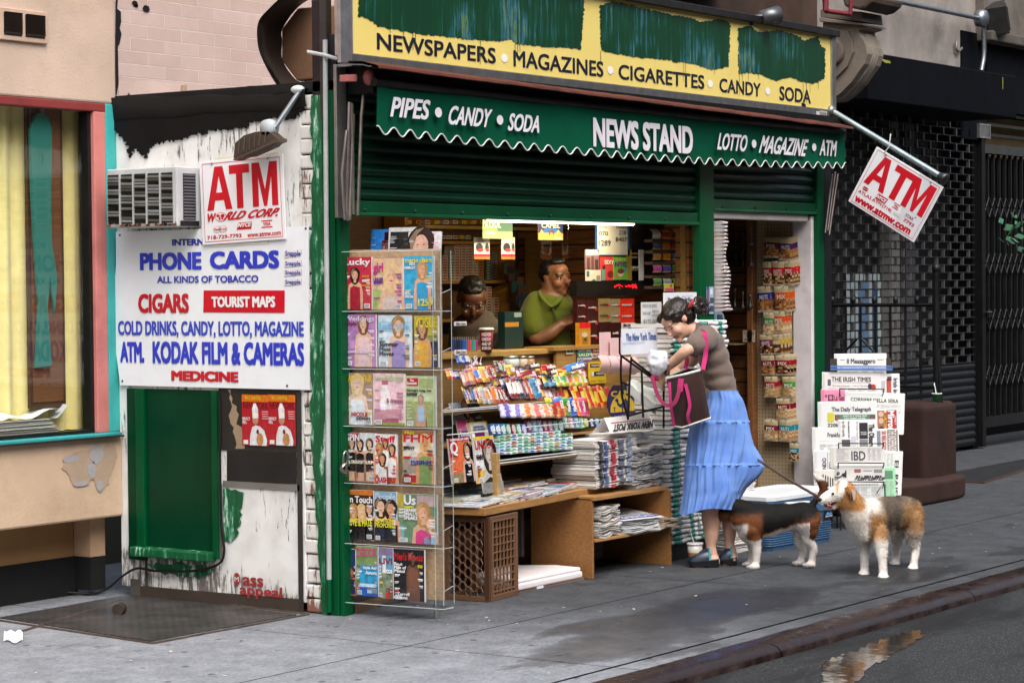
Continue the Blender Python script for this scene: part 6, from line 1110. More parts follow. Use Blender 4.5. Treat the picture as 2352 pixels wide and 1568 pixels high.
# flat stacked gum packs
pal = (('cfd8e6', '4a6ab0'), ('d6e0e2', '3a9a7a'), ('bcd6d4', '2f8a78'), ('dfe4e6', '8aa0b8'), ('a8c4b0', '3f8a5a'), ('b9c8e0', '3a54a0'), ('dce2e0', '6aa890'), ('8fb39a', '4a7a4c'), ('c9bcb0', '9a5a4a'), ('cfd2bc', '8a9a4a'))
proto = {}
for col in range(12):
    for row in range(6):
        c, c2 = pal[(col*3+(row//2)*2+row % 2*(col % 2)) % len(pal)]; x = 630+66*col; y = 1268-36*row-col*5
        if col > 9 and row > 4: continue
        if c not in proto:
            b = MB(); b.box((-.0335, -.035, 0), (.0335, .035, .0145), c); b.rect(Pl((0, -.0352, 0), (1, 0, 0), (0, 0, 1)), -.024, .003, .012, .0115, c2, .0004); b.rect(PG(.0147), -.025, -.03, .01, .02, c2, 0); o = proto[c] = b.build('gum_pack', 'foil', label='%s gum pack with %s print in the lowest stacks' % (cname(c) if cname(c) != 'silver' else 'whitish', cname(c2)), cat='gum pack', group='gum packs stacked in the lowest tray', org=(0, 0, 0), bevel=.002)
        else: o = dup(proto[c])
        o.location = PF(-.065+.013*row).w(*f6(x, y)); o.rotation_euler = (random.uniform(-.05, .05), random.uniform(-.05, .05), random.uniform(-.07, .07))
# jars and lollipops behind the trays
for x, c, c2, lab in ((905, 'c9b9a0', '9a9a94', 'left small glass jar with a metal lid behind the chocolate packets'), (985, 'b08a5a', '9a9a94', 'right small glass jar with a metal lid behind the chocolate packets'), (780, 'c2c9c4', 'b0c4b8', 'wide clear tub with a pale lid under the counter')):
    p = PF(.28).w(*f6(x, 340)); s = 1.7 if x == 780 else 1; b = MB(); b.lathe([(.001, 0), (.026*s, 0), (.028*s, .02), (.027*s, .05), (.022*s, .055), (.001, .056)], p, c, 16); o = b.build('candy_jar', 'plastic', label=lab, cat='jar', org=p); b = MB(); b.lathe([(.001, .055), (.026*s, .055), (.026*s, .068), (.001, .069)], p, c2, 16); b.build('lid', 'metal', o)
r = random.Random(9); p0 = None
for i in range(14):
    p = PF(.25).w(*f6(r.uniform(285, 480), r.uniform(290, 345))); d = V((r.uniform(-.03, .03), r.uniform(-.02, .02), .045))
    if p0 is None or i % 2: b = MB(); b.ell((0, 0, 0), (.013, .011, .013), r.choice(('d8c4cc', 'b0526a', '9a6aa0')), None, 8, 6); b.tube([(0, 0, 0), d], .0022, 'ece8e6', 5); p0 = b.build('lollipop', 'cover', label='wrapped lollipop with a white stick in the heap at the left of the upper tray', cat='lollipop', group='lollipops heaped at the left', org=(0, 0, 0)); o = p0
    else: o = dup(p0)
    o.location = p; o.rotation_euler = (r.uniform(-.4, .4), r.uniform(-.6, .6), r.uniform(0, 6))
# magazines standing left of the candy
def smag(pl, f, x0, y0, x1, y1, lab, back=0, **kw):
    (a0, z1), (a1, z0) = pl.at(*f(x0, y0)), pl.at(*f(x1, y1)); return magazine(pl, a0, z0, a1, z1, lab, back=back, group='magazines standing beside the candy', **kw)
M1 = Pl((0, -.1, 0), (1, .02, 0), (0, .25, 1))
smag(M1, f6, 135, 725, 490, 920, 'music magazine with three figures in black, uppermost left of the candy', -.02, bg='8f9aa8', title='Rolling Stone', tc='b8342c', th=.34, ty=.42, ppl=[(.5, .7, .1, '1a1a1c', 'b08a78', '101014')], seed=31, barcode=False, blocks=[(.5, 0, 1, .9, '2c3442')])
smag(M1, f6, 190, 915, 330, 1100, 'pink lettered magazine with blue text beside the yellow bordered one', -.01, bg='c86a8a', title='FHM', tc='e83a8c', th=.3, seed=32, barcode=False, blocks=[(0, 0, 1, .4, '34487a')], words=[('SUMMER', .05, .1, .9, .25, 'd8dce8')])
smag(M1, f6, 300, 942, 530, 1100, 'yellow bordered magazine with a purple dome left of the gum', 0, bg='e0e4e6', title='', tc='e0e4e6', seed=33, barcode=False, lines='e0e4e6', words=[('NATIONAL', .2, .62, .8, .74, '4a5a78'), ('GEOGRAPHIC', .15, .46, .85, .58, '4a5a78')], blocks=[(0, .93, 1, 1, 'e0b41f'), (0, 0, .06, 1, 'e0b41f'), (.94, 0, 1, 1, 'e0b41f'), (.22, 0, .78, .36, '6a1e5e')])
M2 = Pl((0, -.22, 0), (1, .02, 0), (0, .12, 1))
smag(M2, f6, 85, 1105, 350, 1560, 'orange and red magazine with a man in a tuxedo beside the rack', 0, bg='d86a42', title='', tc='c82024', ppl=[(.86, .7, .13, '2c2020', 'c9a08c', '14161c')], seed=34, words=[('Q', .02, .6, .4, .92, 'f0ecec'), ('THE ESSENTIAL 2005 GUIDE', .03, .94, .97, .985, 'f0ecec')], blocks=[(0, .93, 1, 1, 'b81c24'), (0, .58, .42, .93, 'c81c24'), (0, 0, 1, .22, '8a7a5a')])
smag(M2, f6, 345, 1090, 612, 1560, 'magazine with a bearded man in black and white beside the wooden upright', .004, bg='c9c9c7', title='UNCUT', tc='c01a20', th=.2, ty=.72, ppl=[(.72, .6, .24, '1e1e1e', 'b5b5b3', '202020')], seed=35, lines='8a3a3a', words=[('VAN', .02, .5, .34, .62, '1c1c1c')], blocks=[(0, .94, 1, 1, 'd8c02a'), (0, .0, .5, .27, 'd0b04a'), (.52, 0, 1, .3, 'b03034'), (0, .34, .4, .64, 'dcdcda')])
b = MB(); (a0, z1), (a1, z0) = PF(-.16).at(*f6(610, 1255)), PF(-.16).at(*f6(650, 1545)); b.box((a0, -.17, .49), (a1, -.1, z1), 'b08c58'); b.build('wooden_upright', 'wood', label='short pale wooden upright beside the bearded man magazine', cat='post', org=(a0, -.16, .49), bevel=.003)
# ================================================================ counter things, signs and posters inside
def card(pl, f, x0, y0, x1, y1, c, name, lab, cat, t=.003, mat='paper', group=None, h=0, draw=None):
    (a0, z1), (a1, z0) = pl.at(*f(x0, y0)), pl.at(*f(x1, y1)); b = MB(); b.pbox(pl, a0, z0, a1, z1, h-t, h, c); o = b.build(name, mat, label=lab, cat=cat, group=group, org=pl.P(a0, z0, h)); child_of_mesh(o)
    if draw:
        b = MB(); X = lambda t_: a0+t_*(a1-a0); Z = lambda t_: z0+t_*(z1-z0); draw(b, pl, X, Z, h+.0008); b.build('print', mat, o)
    return o
B1 = PF(.34)
def txts(*L):
    def d(b, pl, X, Z, h):
        for i, q in enumerate(L):
            h += .0003
            if q[0] == '#': b.rect(pl, X(q[1]), Z(q[2]), X(q[3]), Z(q[4]), q[5], h)
            elif q[0] == 'o': b.disc(pl, X(q[1]), Z(q[2]), abs(X(q[3])-X(0)), abs(Z(q[4])-Z(0)), q[5], h, 20)
            else: b.text(pl, q[0], X(q[1]), Z(q[2]), X(q[3]), Z(q[4]), q[5], h+.0015, q[6] if len(q) > 6 else .02)
    return d
card(PF(.5), f4, 455, 155, 765, 355, '7f9a5c', 'poster', 'green hanging cigarette poster with white lettering at the top of the window', 'poster', draw=txts(('#', 0, 0, 1, .35, '9aad6c'), ('#', .5, .4, 1, 1, '3c6a4a'), ('KOOL', .07, .58, .6, .92, 'e2e6d0', .03), ('#', .1, .25, .38, .36, 'd5d8b8')))
def camel(b, pl, X, Z, h):
    b.rect(pl, X(0), Z(0), X(1), Z(.42), 'c99a44', h+.0003); b.rect(pl, X(0), Z(.4), X(1), Z(1), '1f2f58', h+.0003); b.disc(pl, X(.5), Z(.5), X(.32)-X(0), Z(.2)-Z(0), '2f6fb0', h+.0005, 18); b.rect(pl, X(.02), Z(.0), X(.98), Z(.4), 'd0a552', h+.0006)
    for x0, x1 in ((.05, .22), (.7, .92)): b.poly(pl, [(X(x0), Z(.4)), (X((x0+x1)/2), Z(.6)), (X(x1), Z(.4))], 'd8b464', h+.0008)
    b.text(pl, 'CAMEL', X(.12), Z(.68), X(.88), Z(.94), 'e2dfd2', h+.001, .03)
    b.poly(pl, [(X(x), Z(y)) for x, y in ((.42, .28), (.43, .45), (.4, .5), (.44, .6), (.5, .54), (.56, .6), (.62, .52), (.63, .3), (.59, .3), (.58, .44), (.48, .44), (.46, .28))], '7a4a24', h+.0012)
    b.rect(pl, X(.66), Z(.06), X(.94), Z(.16), 'e6dcc0', h+.001)
card(PF(.5), f4, 1030, 180, 1285, 368, 'c9a04c', 'poster', 'blue and sand hanging poster with a camel at the top of the window', 'poster', draw=camel)
for x0, x1, l in ((368, 475, 'leftmost'), (472, 530, 'second'), (650, 758, 'third'), (752, 790, 'rightmost')): card(PF(.6), f4, x0, 338, x1, 565, 'd8d4cc', 'blister_pack', '%s hanging blister pack with a black and red lighter below the green poster' % l, 'blister pack', group='blister packs hanging inside', draw=txts(('#', 0, 0, 1, .14, 'c07a2c'), ('#', 0, .12, 1, .24, 'c41f38'), ('o', .5, .55, .34, .2, '26262c'), ('o', .6, .42, .3, .08, 'b0323a')))
card(B1, f5, 445, 212, 800, 550, '2f5a94', 'number_board', 'whiteboard with handwritten lottery numbers in a blue frame', 'notice board', t=.012, draw=txts(('#', .02, .03, .93, .98, 'd9d4c4'), ('MIDDAY', .05, .88, .3, .94, '6a6864', 0), ('EVENING', .57, .88, .92, .95, '26221e', .015), ('070', .05, .64, .32, .78, '1c1a18', .01), ('238', .65, .68, .88, .82, '1c1a18', .01), ('1289', .04, .32, .4, .5, '1c1a18', .01), ('8407', .55, .46, .9, .6, '1c1a18', .01)))
card(B1, f5, 325, 482, 470, 695, '8a6a6a', 'guide_book', 'city guide with skyline below the number board', 'book', t=.008, draw=txts(('#', 0, .7, 1, 1, 'b9b4bc'), ('NEW YORK', .02, .74, .98, .9, 'e6e4ea', .02), ('#', .1, 0, .3, .6, '5a3c3a'), ('#', .42, 0, .6, .68, '6a4440'), ('#', .7, 0, .92, .5, '4c3432')))
card(B1, f5, 325, 700, 490, 820, 'd0c9b4', 'postcard', 'cream postcard with a stamp under the city guide', 'postcard', draw=txts(('#', .06, .4, .24, .9, '4a6a6e'), ('#', .7, .1, .95, .5, '8a8a80'), ('#', .42, .02, .62, .15, '3a7a6a')))
card(B1, f5, 490, 560, 632, 812, 'd8403a', 'guide_book', 'red guide book with a cartoon woman and round badge', 'book', t=.01, draw=txts(('SEXY', .25, .68, .95, .86, 'f0ece0', .03), ('o', .72, .26, .25, .15, '8a1820'), ('#', .05, .0, .3, .5, '6a9a8a'), ('o', .2, .55, .12, .1, '4a2a20')))
card(B1, f5, 620, 562, 772, 806, '6aa83c', 'guide_book', 'green guide book with big purple letters', 'book', t=.01, h=.003, draw=txts(('NYC', .06, .58, .94, .78, '6a2a8a', .05), ('SUPER', .1, .82, .9, .94, 'b8d84a', .02), ('o', .5, .3, .2, .17, 'd8b49a'), ('o', .5, .38, .24, .12, '6a3a24'), ('o', .2, .15, .1, .07, 'd0506a'), ('o', .8, .45, .1, .07, '4a8ac0')))
card(B1, f5, 772, 482, 892, 812, '9a7c34', 'guide_book', 'gold club guide book dated 2004', 'book', t=.012, draw=txts(('CLUB', .3, .84, .9, .9, 'c9b488', .02), ('LOUNGE', .2, .72, .9, .78, 'c9b488', .02), ('2004', .3, .38, .95, .46, 'e0d4b0', .03), ('NEW YORK', .3, .32, .9, .36, 'c9b488', .02)))
card(PF(.33), f5, 898, 485, 952, 812, 'c9c6c6', 'paper_pad', 'white paper pad hanging beside the gold guide book', 'paper')
# LED sign
o = card(PF(.33), f5, 230, 820, 905, 970, '14110f', 'message_sign', 'black scrolling LED message sign with red dots under the guide books', 'sign', t=.05, mat='plastic')
b = MB(); pl = PF(.328); r = random.Random(2)
for i in range(26):
    for j in range(5):
        if r.random() < (.42 if j in (1, 2) else .15): a, z = pl.at(*f5(640+i*9.6, 858+j*9)); b.disc(pl, a, z, .004, .0035, 'ff1420', .001, 6)
b.build('red_dots', 'led', o)
b = MB(); 
for i in range(60):
    for j in range(9): a, z = pl.at(*f5(265+i*10.4, 850+j*11)); b.rect(pl, a-.0025, z-.0025, a+.0025, z+.0025, '2c2620', .0004)
b.build('dot_grid', 'plastic', o)
# rolling paper boxes
RB_ = [(232, 1018, 338, 1270, '3a1614'), (335, 1022, 462, 1510, '3d1715'), (458, 1008, 582, 1258, '8a7448'), (578, 1012, 690, 1262, '8c7c5c'), (684, 1012, 838, 1268, 'dc2f1c'), (460, 1262, 586, 1500, '371311'), (584, 1268, 692, 1480, '3a1513'), (694, 1270, 842, 1350, 'd8d2cc')]
for i, (x0, y0, x1, y1, c) in enumerate(RB_):
    ls = []; n = max(1, (y1-y0)//125)
    for k in range(n): z = 1-(k+.62)/n*.92; ls += [('e-wider' if c != 'dc2f1c' else 'max', .1, z, .8, z+.07*2/n, 'ded6cc' if c != '8a7448' else '4a2418', .04), ('o', .82, z-.02, .13, .05*2/n, 'c41f2c')]
    if c == 'd8d2cc': ls = [('ZIG-ZAG', .08, .55, .7, .85, '2a2422', .04), ('o', .55, .2, .16, .2, 'b04a3c')]
    card(B1, f5, x0, y0, x1, y1, c, 'paper_box', ('upper left', 'tall', 'gold', 'striped tan', 'bright red', 'lower middle', 'lower right', 'small white')[i]+' box in the rolling paper rack below the message sign', 'box', t=.03, mat='cover', group='rolling paper boxes', h=.002*i, draw=txts(*ls))
card(B1, f5, 230, 1268, 350, 1520, 'c98a2c', 'paper_box', 'yellow and red box with a bottle picture left of the rolling papers', 'box', t=.03, mat='cover', h=.02, draw=txts(('#', 0, .78, 1, 1, 'd81f18'), ('o', .45, .5, .28, .1, 'cfc2a0'), ('#', .25, .1, .75, .4, 'a8702a'), ('o', .5, .3, .14, .08, '3a5a2a')))
card(PF(.08), f5, 908, 1048, 1127, 1312, 'c6c8ca', 'handwritten_sign', 'handwritten paper sign announcing a mega winner', 'sign', h=.01, draw=txts(('MAY/4/2005', .06, .78, .75, .92, '5a5c60', 0), ('WE HAD', .06, .5, .45, .62, '5a5c60', 0), ('MEGA', .52, .58, .85, .68, '5a5c60', 0), ('WINNER', .5, .42, .9, .52, '5a5c60', 0), ('$175,000', .08, .1, .8, .32, '4c4e54', 0)))
# newspaper headers
T_ = txts(('The New York Times', .1, .52, .96, .82, '4a64a0', .03), ('nytimes.com', .0, .36, .62, .5, '9fb0cc', 0), ('WHAT TO WEAR', .55, .86, .86, .91, 'b9c0cc', 0))
card(PF(-.3), f5, 715, 1335, 1097, 1590, 'dfe4ee', 'header_card', 'white newspaper header card with blue gothic lettering in the wire rack', 'card', t=.006, draw=T_)
b = MB(); pl = PF(-.295); b.tube([pl.w(*f5(707, 1345), -.01), pl.w(*f5(707, 1600), -.01), pl.w(*f5(740, 1620), -.01)], .006, '101012', 6); b.build('clip', 'black_iron', label='black wire clip at the left edge of the blue lettered header card', cat='clip', org=pl.w(*f5(707, 1500)))
card(PF(-.06), f5, 1167, 945, 1520, 1340, 'd5d8de', 'header_card', "white newspaper header card behind the woman's head", 'card', t=.006, draw=txts(('The New York Times', .1, .74, .95, .86, '2c2f38', .03), ('WHAT TO WEAR', .55, .88, .86, .91, '8a8e98', 0)))
# lottery ticket case
LC = PF(.25); o = card(LC, f5, 950, 200, 1400, 940, '1b1917', 'ticket_case', 'black lottery ticket case with five rows of scratch ticket rolls', 'display case', t=.14, mat='plastic', h=-.09)
p1 = PF(.32); TC = ('cfcfd2', 'b3242a', '8a3a20', '4a7a2c', '4a5a8a', 'd0703a', 'a83a3a', 'c9a03c', 'c98a3c', 'd8742c', '4a80c0', '8ab0d0', 'c0509a', '4a4a9a', '3f8a4a', 'd05a3a', '4a8a5a', '9aa8b0', '5a9a4a', 'd08a3c')
for j in range(5):
    for i in range(4):
        x, y = 1000+104*i+j*3, (330, 445, 555, 690, 830)[j]; c = TC[j*4+i]; p = p1.w(*f5(x, y), .02); b = MB()
        rows = [[p+V((s*.05, -.042*math.sin(t), .04*math.cos(t))) for s in (-1, 1)] for t in [-.3+k*.28 for k in range(10)]]; b.grid(rows, c, True, False, lambda q, w_, c=c: lin(c) if q % 4 else mixc(c, 'e8d84a', .5))
        b.disc(Pl(p+V((.012, -.036, .012)), (1, 0, 0), (0, 0, 1)), 0, 0, .009, .009, '141414', 0, 10); b.build('lottery_ticket', 'cover', label='%s scratch ticket roll, %s in the %s row of the black case' % (cname(c), ('first', 'second', 'third', 'last')[i], ('top', 'second', 'middle', 'fourth', 'bottom')[j]), cat='lottery ticket', group='scratch tickets in the black case', org=p)
    b = MB(); a0, z0 = p1.at(*f5(955, (385, 505, 625, 770, 885)[j])); b.pbox(p1, a0, z0-.012, a0+.34, z0+.006, 0, .06, '4a3a30'); b.build('shelf', 'wood', o)
card(PF(.2), f5, 1170, 845, 1272, 930, 'b0b04a', 'card', 'small yellow and pink card at the foot of the ticket case', 'card', draw=txts(('#', .05, .05, .95, .4, 'c04a6a'), ('o', .7, .7, .14, .18, 'c03a2c')))
b = MB(); (a0, z1), (a1, z0) = PF(.18).at(*f5(1395, 190)), PF(.18).at(*f5(1515, 960)); b.box((a0, .18, z0), (a1, .22, z1), '9a7a34'); b.build('case_side', 'wood', o, bevel=.003)
# signs on the wooden board beside the candy
BP = PF(.3); b = MB(); b.box((2.36, .31, .62), (3.5, .33, 1.26), 'b48a48'); b.box((2.3, .29, 1.262), (3.55, .5, 1.284), 'a17c40'); b.box((3.1, .08, .2), (3.5, .1, 1.27), '4a3418'); b.build('counter_front', 'wood', K)
card(BP, f6, 1487, 115, 1645, 285, '2a4a78', 'cigarette_sign', 'blue and green cigarette sign with three brand lines beside the candy', 'sign', draw=txts(('#', 0, .36, 1, .68, '2f7a4a'), ('#', 0, 0, 1, .34, 'b9c0cc'), ('CAMEL', .06, .72, .94, .94, 'd5d8e0', .03), ('SALEM', .06, .42, .96, .6, 'e6ecd0', .03), ('Winston', .04, .06, .96, .28, '8a2230', .03)))
card(BP, f6, 1372, 115, 1452, 190, 'cfc9ba', 'snapshot', 'small framed green snapshot on the wooden board', 'picture', draw=txts(('#', .1, .2, .9, .9, '1c2a22'), ('o', .5, .55, .2, .2, '6a8a70')))
card(BP, f6, 1648, 118, 1745, 180, 'a03a2c', 'notice', 'red notice saying no sale without proof of age', 'notice', draw=txts(('No I.D.', .1, .3, .9, .75, 'e6d8cc', .02)))
card(BP, f6, 1648, 185, 1740, 232, 'c9c0b0', 'notice', 'cream notice under the red one', 'notice', draw=txts(('No SIN', .1, .3, .9, .75, '4a4038', .02)))
card(BP, f6, 1505, 288, 1598, 345, '8a2a6a', 'sticker', 'purple sticker under the blue cigarette sign', 'sticker', draw=txts(('#', .1, .5, .9, .85, 'c8506a'), ('o', .5, .35, .3, .2, 'c03a4a')))
card(BP, f6, 1600, 282, 1790, 500, 'd3b428', 'lip_balm_card', 'yellow lip balm display card on the wooden board', 'card', h=.006, draw=txts(('#', .1, .76, .62, .93, '1c1614'), ('ChapStick', .14, .79, .6, .9, 'e6e0d6', .03), ('#', .15, .36, .9, .56, '24201c'), ('ChapStick', .4, .4, .85, .5, 'e6e0d6', .03), ('#', .15, .36, .3, .56, 'd9d6d0', .0012), ('for lips', .1, .06, .9, .18, '5a4a20', 0)))
PK = PF(.0)
for i, (x0, y0, x1, y1) in enumerate(((1730, -40, 1850, 210), (1845, 20, 1985, 212))):
    card(PK.off(.02*i), f6, x0, y0, x1, y1, 'dcb9b8', 'lottery_slip', ('left', 'right')[i]+' upright pink lottery slip above the clear tray', 'slip', draw=txts(*[('#', .1, .9-.11*k, .9, .905-.11*k, 'b07a7e') for k in range(7)]))
b = MB(); pl = PF(-.06)
for i in range(4):
    x0, x1 = 1705+i*105, 1800+i*105; L_ = [pl.w(*f6(x0+(x1-x0)*t/6, 205+6*i), 0) for t in range(7)]; b.grid([[p+V((0, -.03*math.sin(math.pi*k/5), -.055*k*.38)) for p in L_] for k in range(6)], jit('dcb6b6', .05))
b.build('lottery_slips', 'paper', label='row of pink lottery slips curling over the clear tray', cat='slips', org=pl.w(*f6(1800, 260)))
# round purple sign
CP = Pl((0, -.12, 0), (1, 0, 0), (0, .12, 1)); b = MB(); P = [CP.at(*f6(*c)) for c in ((1880, 525), (2190, 525), (2200, 540), (2200, 870), (1880, 872), (1845, 840), (1815, 760), (1812, 690), (1835, 600))]; b.prism(CP, P, -.004, 0, '2a1a5a'); o = b.build('cigarette_sign', 'cover', label='purple sign with a yellow sun and camel behind the black wire rack', cat='sign', org=CP.w(*f6(1990, 700)))
b = MB(); ax, az = CP.at(*f6(1985, 808)); bx, _ = CP.at(*f6(2122, 808)); _, bz = CP.at(*f6(1985, 622)); rx, rz = bx-ax, bz-az
b.poly(CP, [(ax+rx*math.cos(t), az+rz*math.sin(t)) for t in [math.pi*i/24 for i in range(25)]], 'e0bd24', .001)
cm = [(1900, 705), (1893, 680), (1905, 667), (1925, 672), (1932, 690), (1928, 712), (1945, 730), (1960, 725), (1972, 700), (1990, 680), (2005, 660), (2018, 680), (2040, 700), (2050, 725), (2052, 760), (2046, 762), (2040, 740), (2030, 760), (2028, 806), (2018, 806), (2016, 765), (1985, 765), (1980, 806), (1970, 806), (1968, 768), (1940, 760), (1918, 738), (1912, 705)]
b.poly(CP, [CP.at(*f6(*c)) for c in cm], '241650', .002); b.poly(CP, [CP.at(*f6(*c)) for c in ((1880, 806), (1884, 770), (1865, 775), (1885, 755), (1905, 775), (1890, 770), (1892, 806))], '241650', .002); b.text(CP, 'CAMEL', *CP.at(*f6(1850, 655)), *CP.at(*f6(2160, 565)), 'e0bd24', .002, .05); b.ptext(CP, 'Genuine Taste', *f6(1880, 862), *f6(2120, 832), 'd9d4e0', h=.002, bold=.02); b.build('print', 'cover', o)
# lighters and cup on the counter
for i, c in enumerate(('2a3a6a', '1f2f5a', '1c2a30', '20344a', '1f3c7a', '2a5a9a', '3a6ab0', 'c84a50', 'c8525a', '3a9a7a', '45a88a', 'c02a7a')):
    p = PF(.34).w(*f4(150+22*i, 1508)); b = MB(); b.box((-.008, -.006, 0), (.008, .006, .062), c); o = b.build('lighter', 'plastic', label='%s lighter in the counter row, number of its colour seen left to right' % cname(c), cat='lighter', group='lighters in the counter tray', org=(0, 0, 0), bevel=.003); o['label'] = '%s pocket lighter standing in the tray on the counter' % cname(c); o.location = p
    b = MB(); b.box((-.007, -.005, .0625), (.007, .005, .078), 'a9a9a6'); b.build('cap', 'chrome', o, org=(0, 0, 0))
for y, l in ((1208, 'upper'), (1500, 'lower')): card(PF(.32), f4, 165, y, 292, y+38, 'e2dede', 'price_label', l+' white slim line label at the left of the counter', 'label', draw=txts(('Slim Line', .12, .2, .9, .8, '3a2a40', .03)))
p = PF(.34).w(*f4(497, 1522)); b = MB(); b.lathe([(.001, 0), (.031, 0), (.04, .125), (.001, .125)], p, '8f1c24', 22); o = b.build('paper_cup', 'paper', label='red paper cup with white lettering on the wooden counter', cat='cup', org=p); b = MB(); b.lathe([(.001, .125), (.045, .125), (.045, .133), (.038, .14), (.001, .14)], p, 'ded6c6', 22); b.build('lid', 'plastic', o)
b = MB(); pl = Pl(p-FH*.041, RH, UZ)
for k, t in enumerate(('FREE-FOR', 'CHECKIN', 'AND UP', '$100 CA')): b.text(pl, t, -.026, .092-.026*k, .026, .11-.026*k, 'ece4dc', 0, .04)
b.build('lettering', 'sign', o)
card(PF(.5), f4, 685, 1105, 878, 1490, '16302e', 'battery_rack', 'dark battery display with vertical white lettering on the counter', 'display', t=.05, mat='plastic', draw=txts(('#', .0, .6, .75, .72, 'b0802c'), ('#', .5, .85, .9, .97, '8a9a90')))
# cigarette shelves on the back wall
SH = PF(1.36); cs_ = thing('cigarette_shelf', 'wooden shelf full of cigarette packs behind the counter', 'shelf', SH.w(*f4(330, 780)))
b = MB()
for y in (370, 790, 1195): (a0, z) = SH.at(*f4(-420, y)); a1 = SH.at(*f4(648, y))[0]; b.box((a0, 1.3, z-.02), (a1, 1.47, z), 'a87a34')
for x in (-420, 620): a = SH.at(*f4(x, 600))[0]; b.box((a, 1.3, 1.1), (a+.035, 1.47, 2.2), 'a87a34')
b.box((SH.at(*f4(-420, 600))[0], 1.46, 1.0), (SH.at(*f4(640, 600))[0], 1.475, 2.2), '6a4a24'); b.build('boards', 'wood', cs_, bevel=.003)
PKC = [('d8cdb8', 'b03a2c'), ('d9d2c2', '9a7a3c'), ('cfc8b4', '4a6a4c'), ('c98a4a', '8a3a1c'), ('4a5a44', 'a8b09a'), ('8a8a86', '5a5c60'), ('d8b84a', 'c9a03a')]; pp = {}
def cig(x, y, pl=SH, f=f4, ci=None):
    c, c2 = PKC[ci]
    if c not in pp:
        b = MB(); b.box((-.027, 0, 0), (.027, .085, .0225), c); b.rect(Pl((0, -.0004, 0), (1, 0, 0), (0, 0, 1)), -.02, .007, .02, .016, c2, .0003); o = pp[c] = b.build('cigarette_pack', 'cover', label='%s cigarette pack with a %s mark in the stacks on the back shelf' % (('white', 'cream', 'ivory', 'orange', 'dark green', 'grey', 'yellow')[ci], cname(c2)), cat='cigarette pack', group='cigarette packs on the back shelf', org=(0, 0, 0))
    else: o = dup(pp[c])
    o.location = pl.w(*f(x, y)); o.rotation_euler = (0, 0, R_(random.uniform(-4, 4)))
for i, x in enumerate((70, 140, 197, 262, 327, 385, 443, 517, 575)):
    for j in range(13 if i in (2, 3, 4) else 10 if i > 6 else 9): cig(x+random.uniform(-2, 2), 782-27.5*j, ci=(0, 2, 0, 0, 0, 1, 3, 4, 5)[i] if not (i == 5 and j > 6) else 3)
for i, x in enumerate((465, 525, 600)):
    for j in range((13, 12, 8)[i]): cig(x, 1190-28*j, ci=(1, 0, 0)[i])
for i in range(10): cig(-350+78*i if i < 5 else -20+66*(i-4), 355, ci=(6, 0, 1, 0, 6, 0, 1, 0, 6, 2)[i])
for i in range(9):
    for j in range(5): cig(-260+52*(i % 5), 500-28*j, ci=(3, 6, 3, 1, 6)[(i+j) % 5]) if i < 5 else None
for i in range(14): cig(-300+95*i, 200, ci=(6, 3, 0, 6, 1, 0, 6)[i % 7])
b = MB(); (a0, z) = SH.at(*f4(-420, 215)); a1 = SH.at(*f4(1300, 215))[0]; b.box((a0, 1.2, z-.02), (a1, 1.47, z), 'b08a44'); b.build('top_board', 'wood', cs_)
b = MB(); (a0, z1), (a1, z0) = PF(1.3).at(*f4(930, 330)), PF(1.3).at(*f4(1180, 1500)); b.box((a0, 1.3, .9), (a1-.1, 1.33, z1), '7a5a26'); b.build('side_board', 'wood', cs_)
r = random.Random(8)
for i in range(16): card(PF(1.2), f4, *(lambda x, y: (x, y, x+r.uniform(50, 90), y+r.uniform(70, 120)))(660+r.uniform(0, 170), 560+i*38), r.choice(('24484a', '2c3a5a', '4a2a30', '2a2826', '3a4a44', '5a3a2a')), 'hanging_packet', 'dark packet hanging on the rack between shelf and shopkeeper', 'packet', group='packets on the dark rack', h=.01*i)
# fluorescent tube
TL = PF(.16); p0, p1 = TL.w(*f4(520, 152)), TL.w(*f5(830, 196)); p1.z = p0.z = (p0.z+p1.z)/2; b = MB(); b.tube([p0, p1], .016, 'fff2cf', 10); o = b.build('fluorescent_tube', 'lamp', label='lit fluorescent tube under the lowered shutter', cat='lamp', org=p0)
b = MB(); b.box((p0.x-.05, .14, p0.z+.02), (p1.x+.03, .2, p0.z+.05), 'cfc9b8'); b.build('fitting', 'paint', o)
ld = bpy.data.lights.new('tube_light', 'AREA'); ld.shape = 'RECTANGLE'; ld.size = 1.3; ld.size_y = .06; ld.energy = 5.5; ld.color = (1, .82, .56); lo = bpy.data.objects.new('tube_light', ld); COL.objects.link(lo); lo.location = ((p0.x+p1.x)/2, .17, p0.z-.02); lo.rotation_euler = (R_(38), 0, 0); lo.parent = o; lo.matrix_parent_inverse = Matrix.Translation(o.location).inverted()
# window panes of the booth
for a in [PF(.2).at(*f5(x, 600))[0] for x in (295, 900)]+[1.62]: b = MB(); b.box((a-.004, .3, 1.29), (a+.004, .5, 2.1), 'ffffff'); b.build('booth_pane', 'acrylic', K)
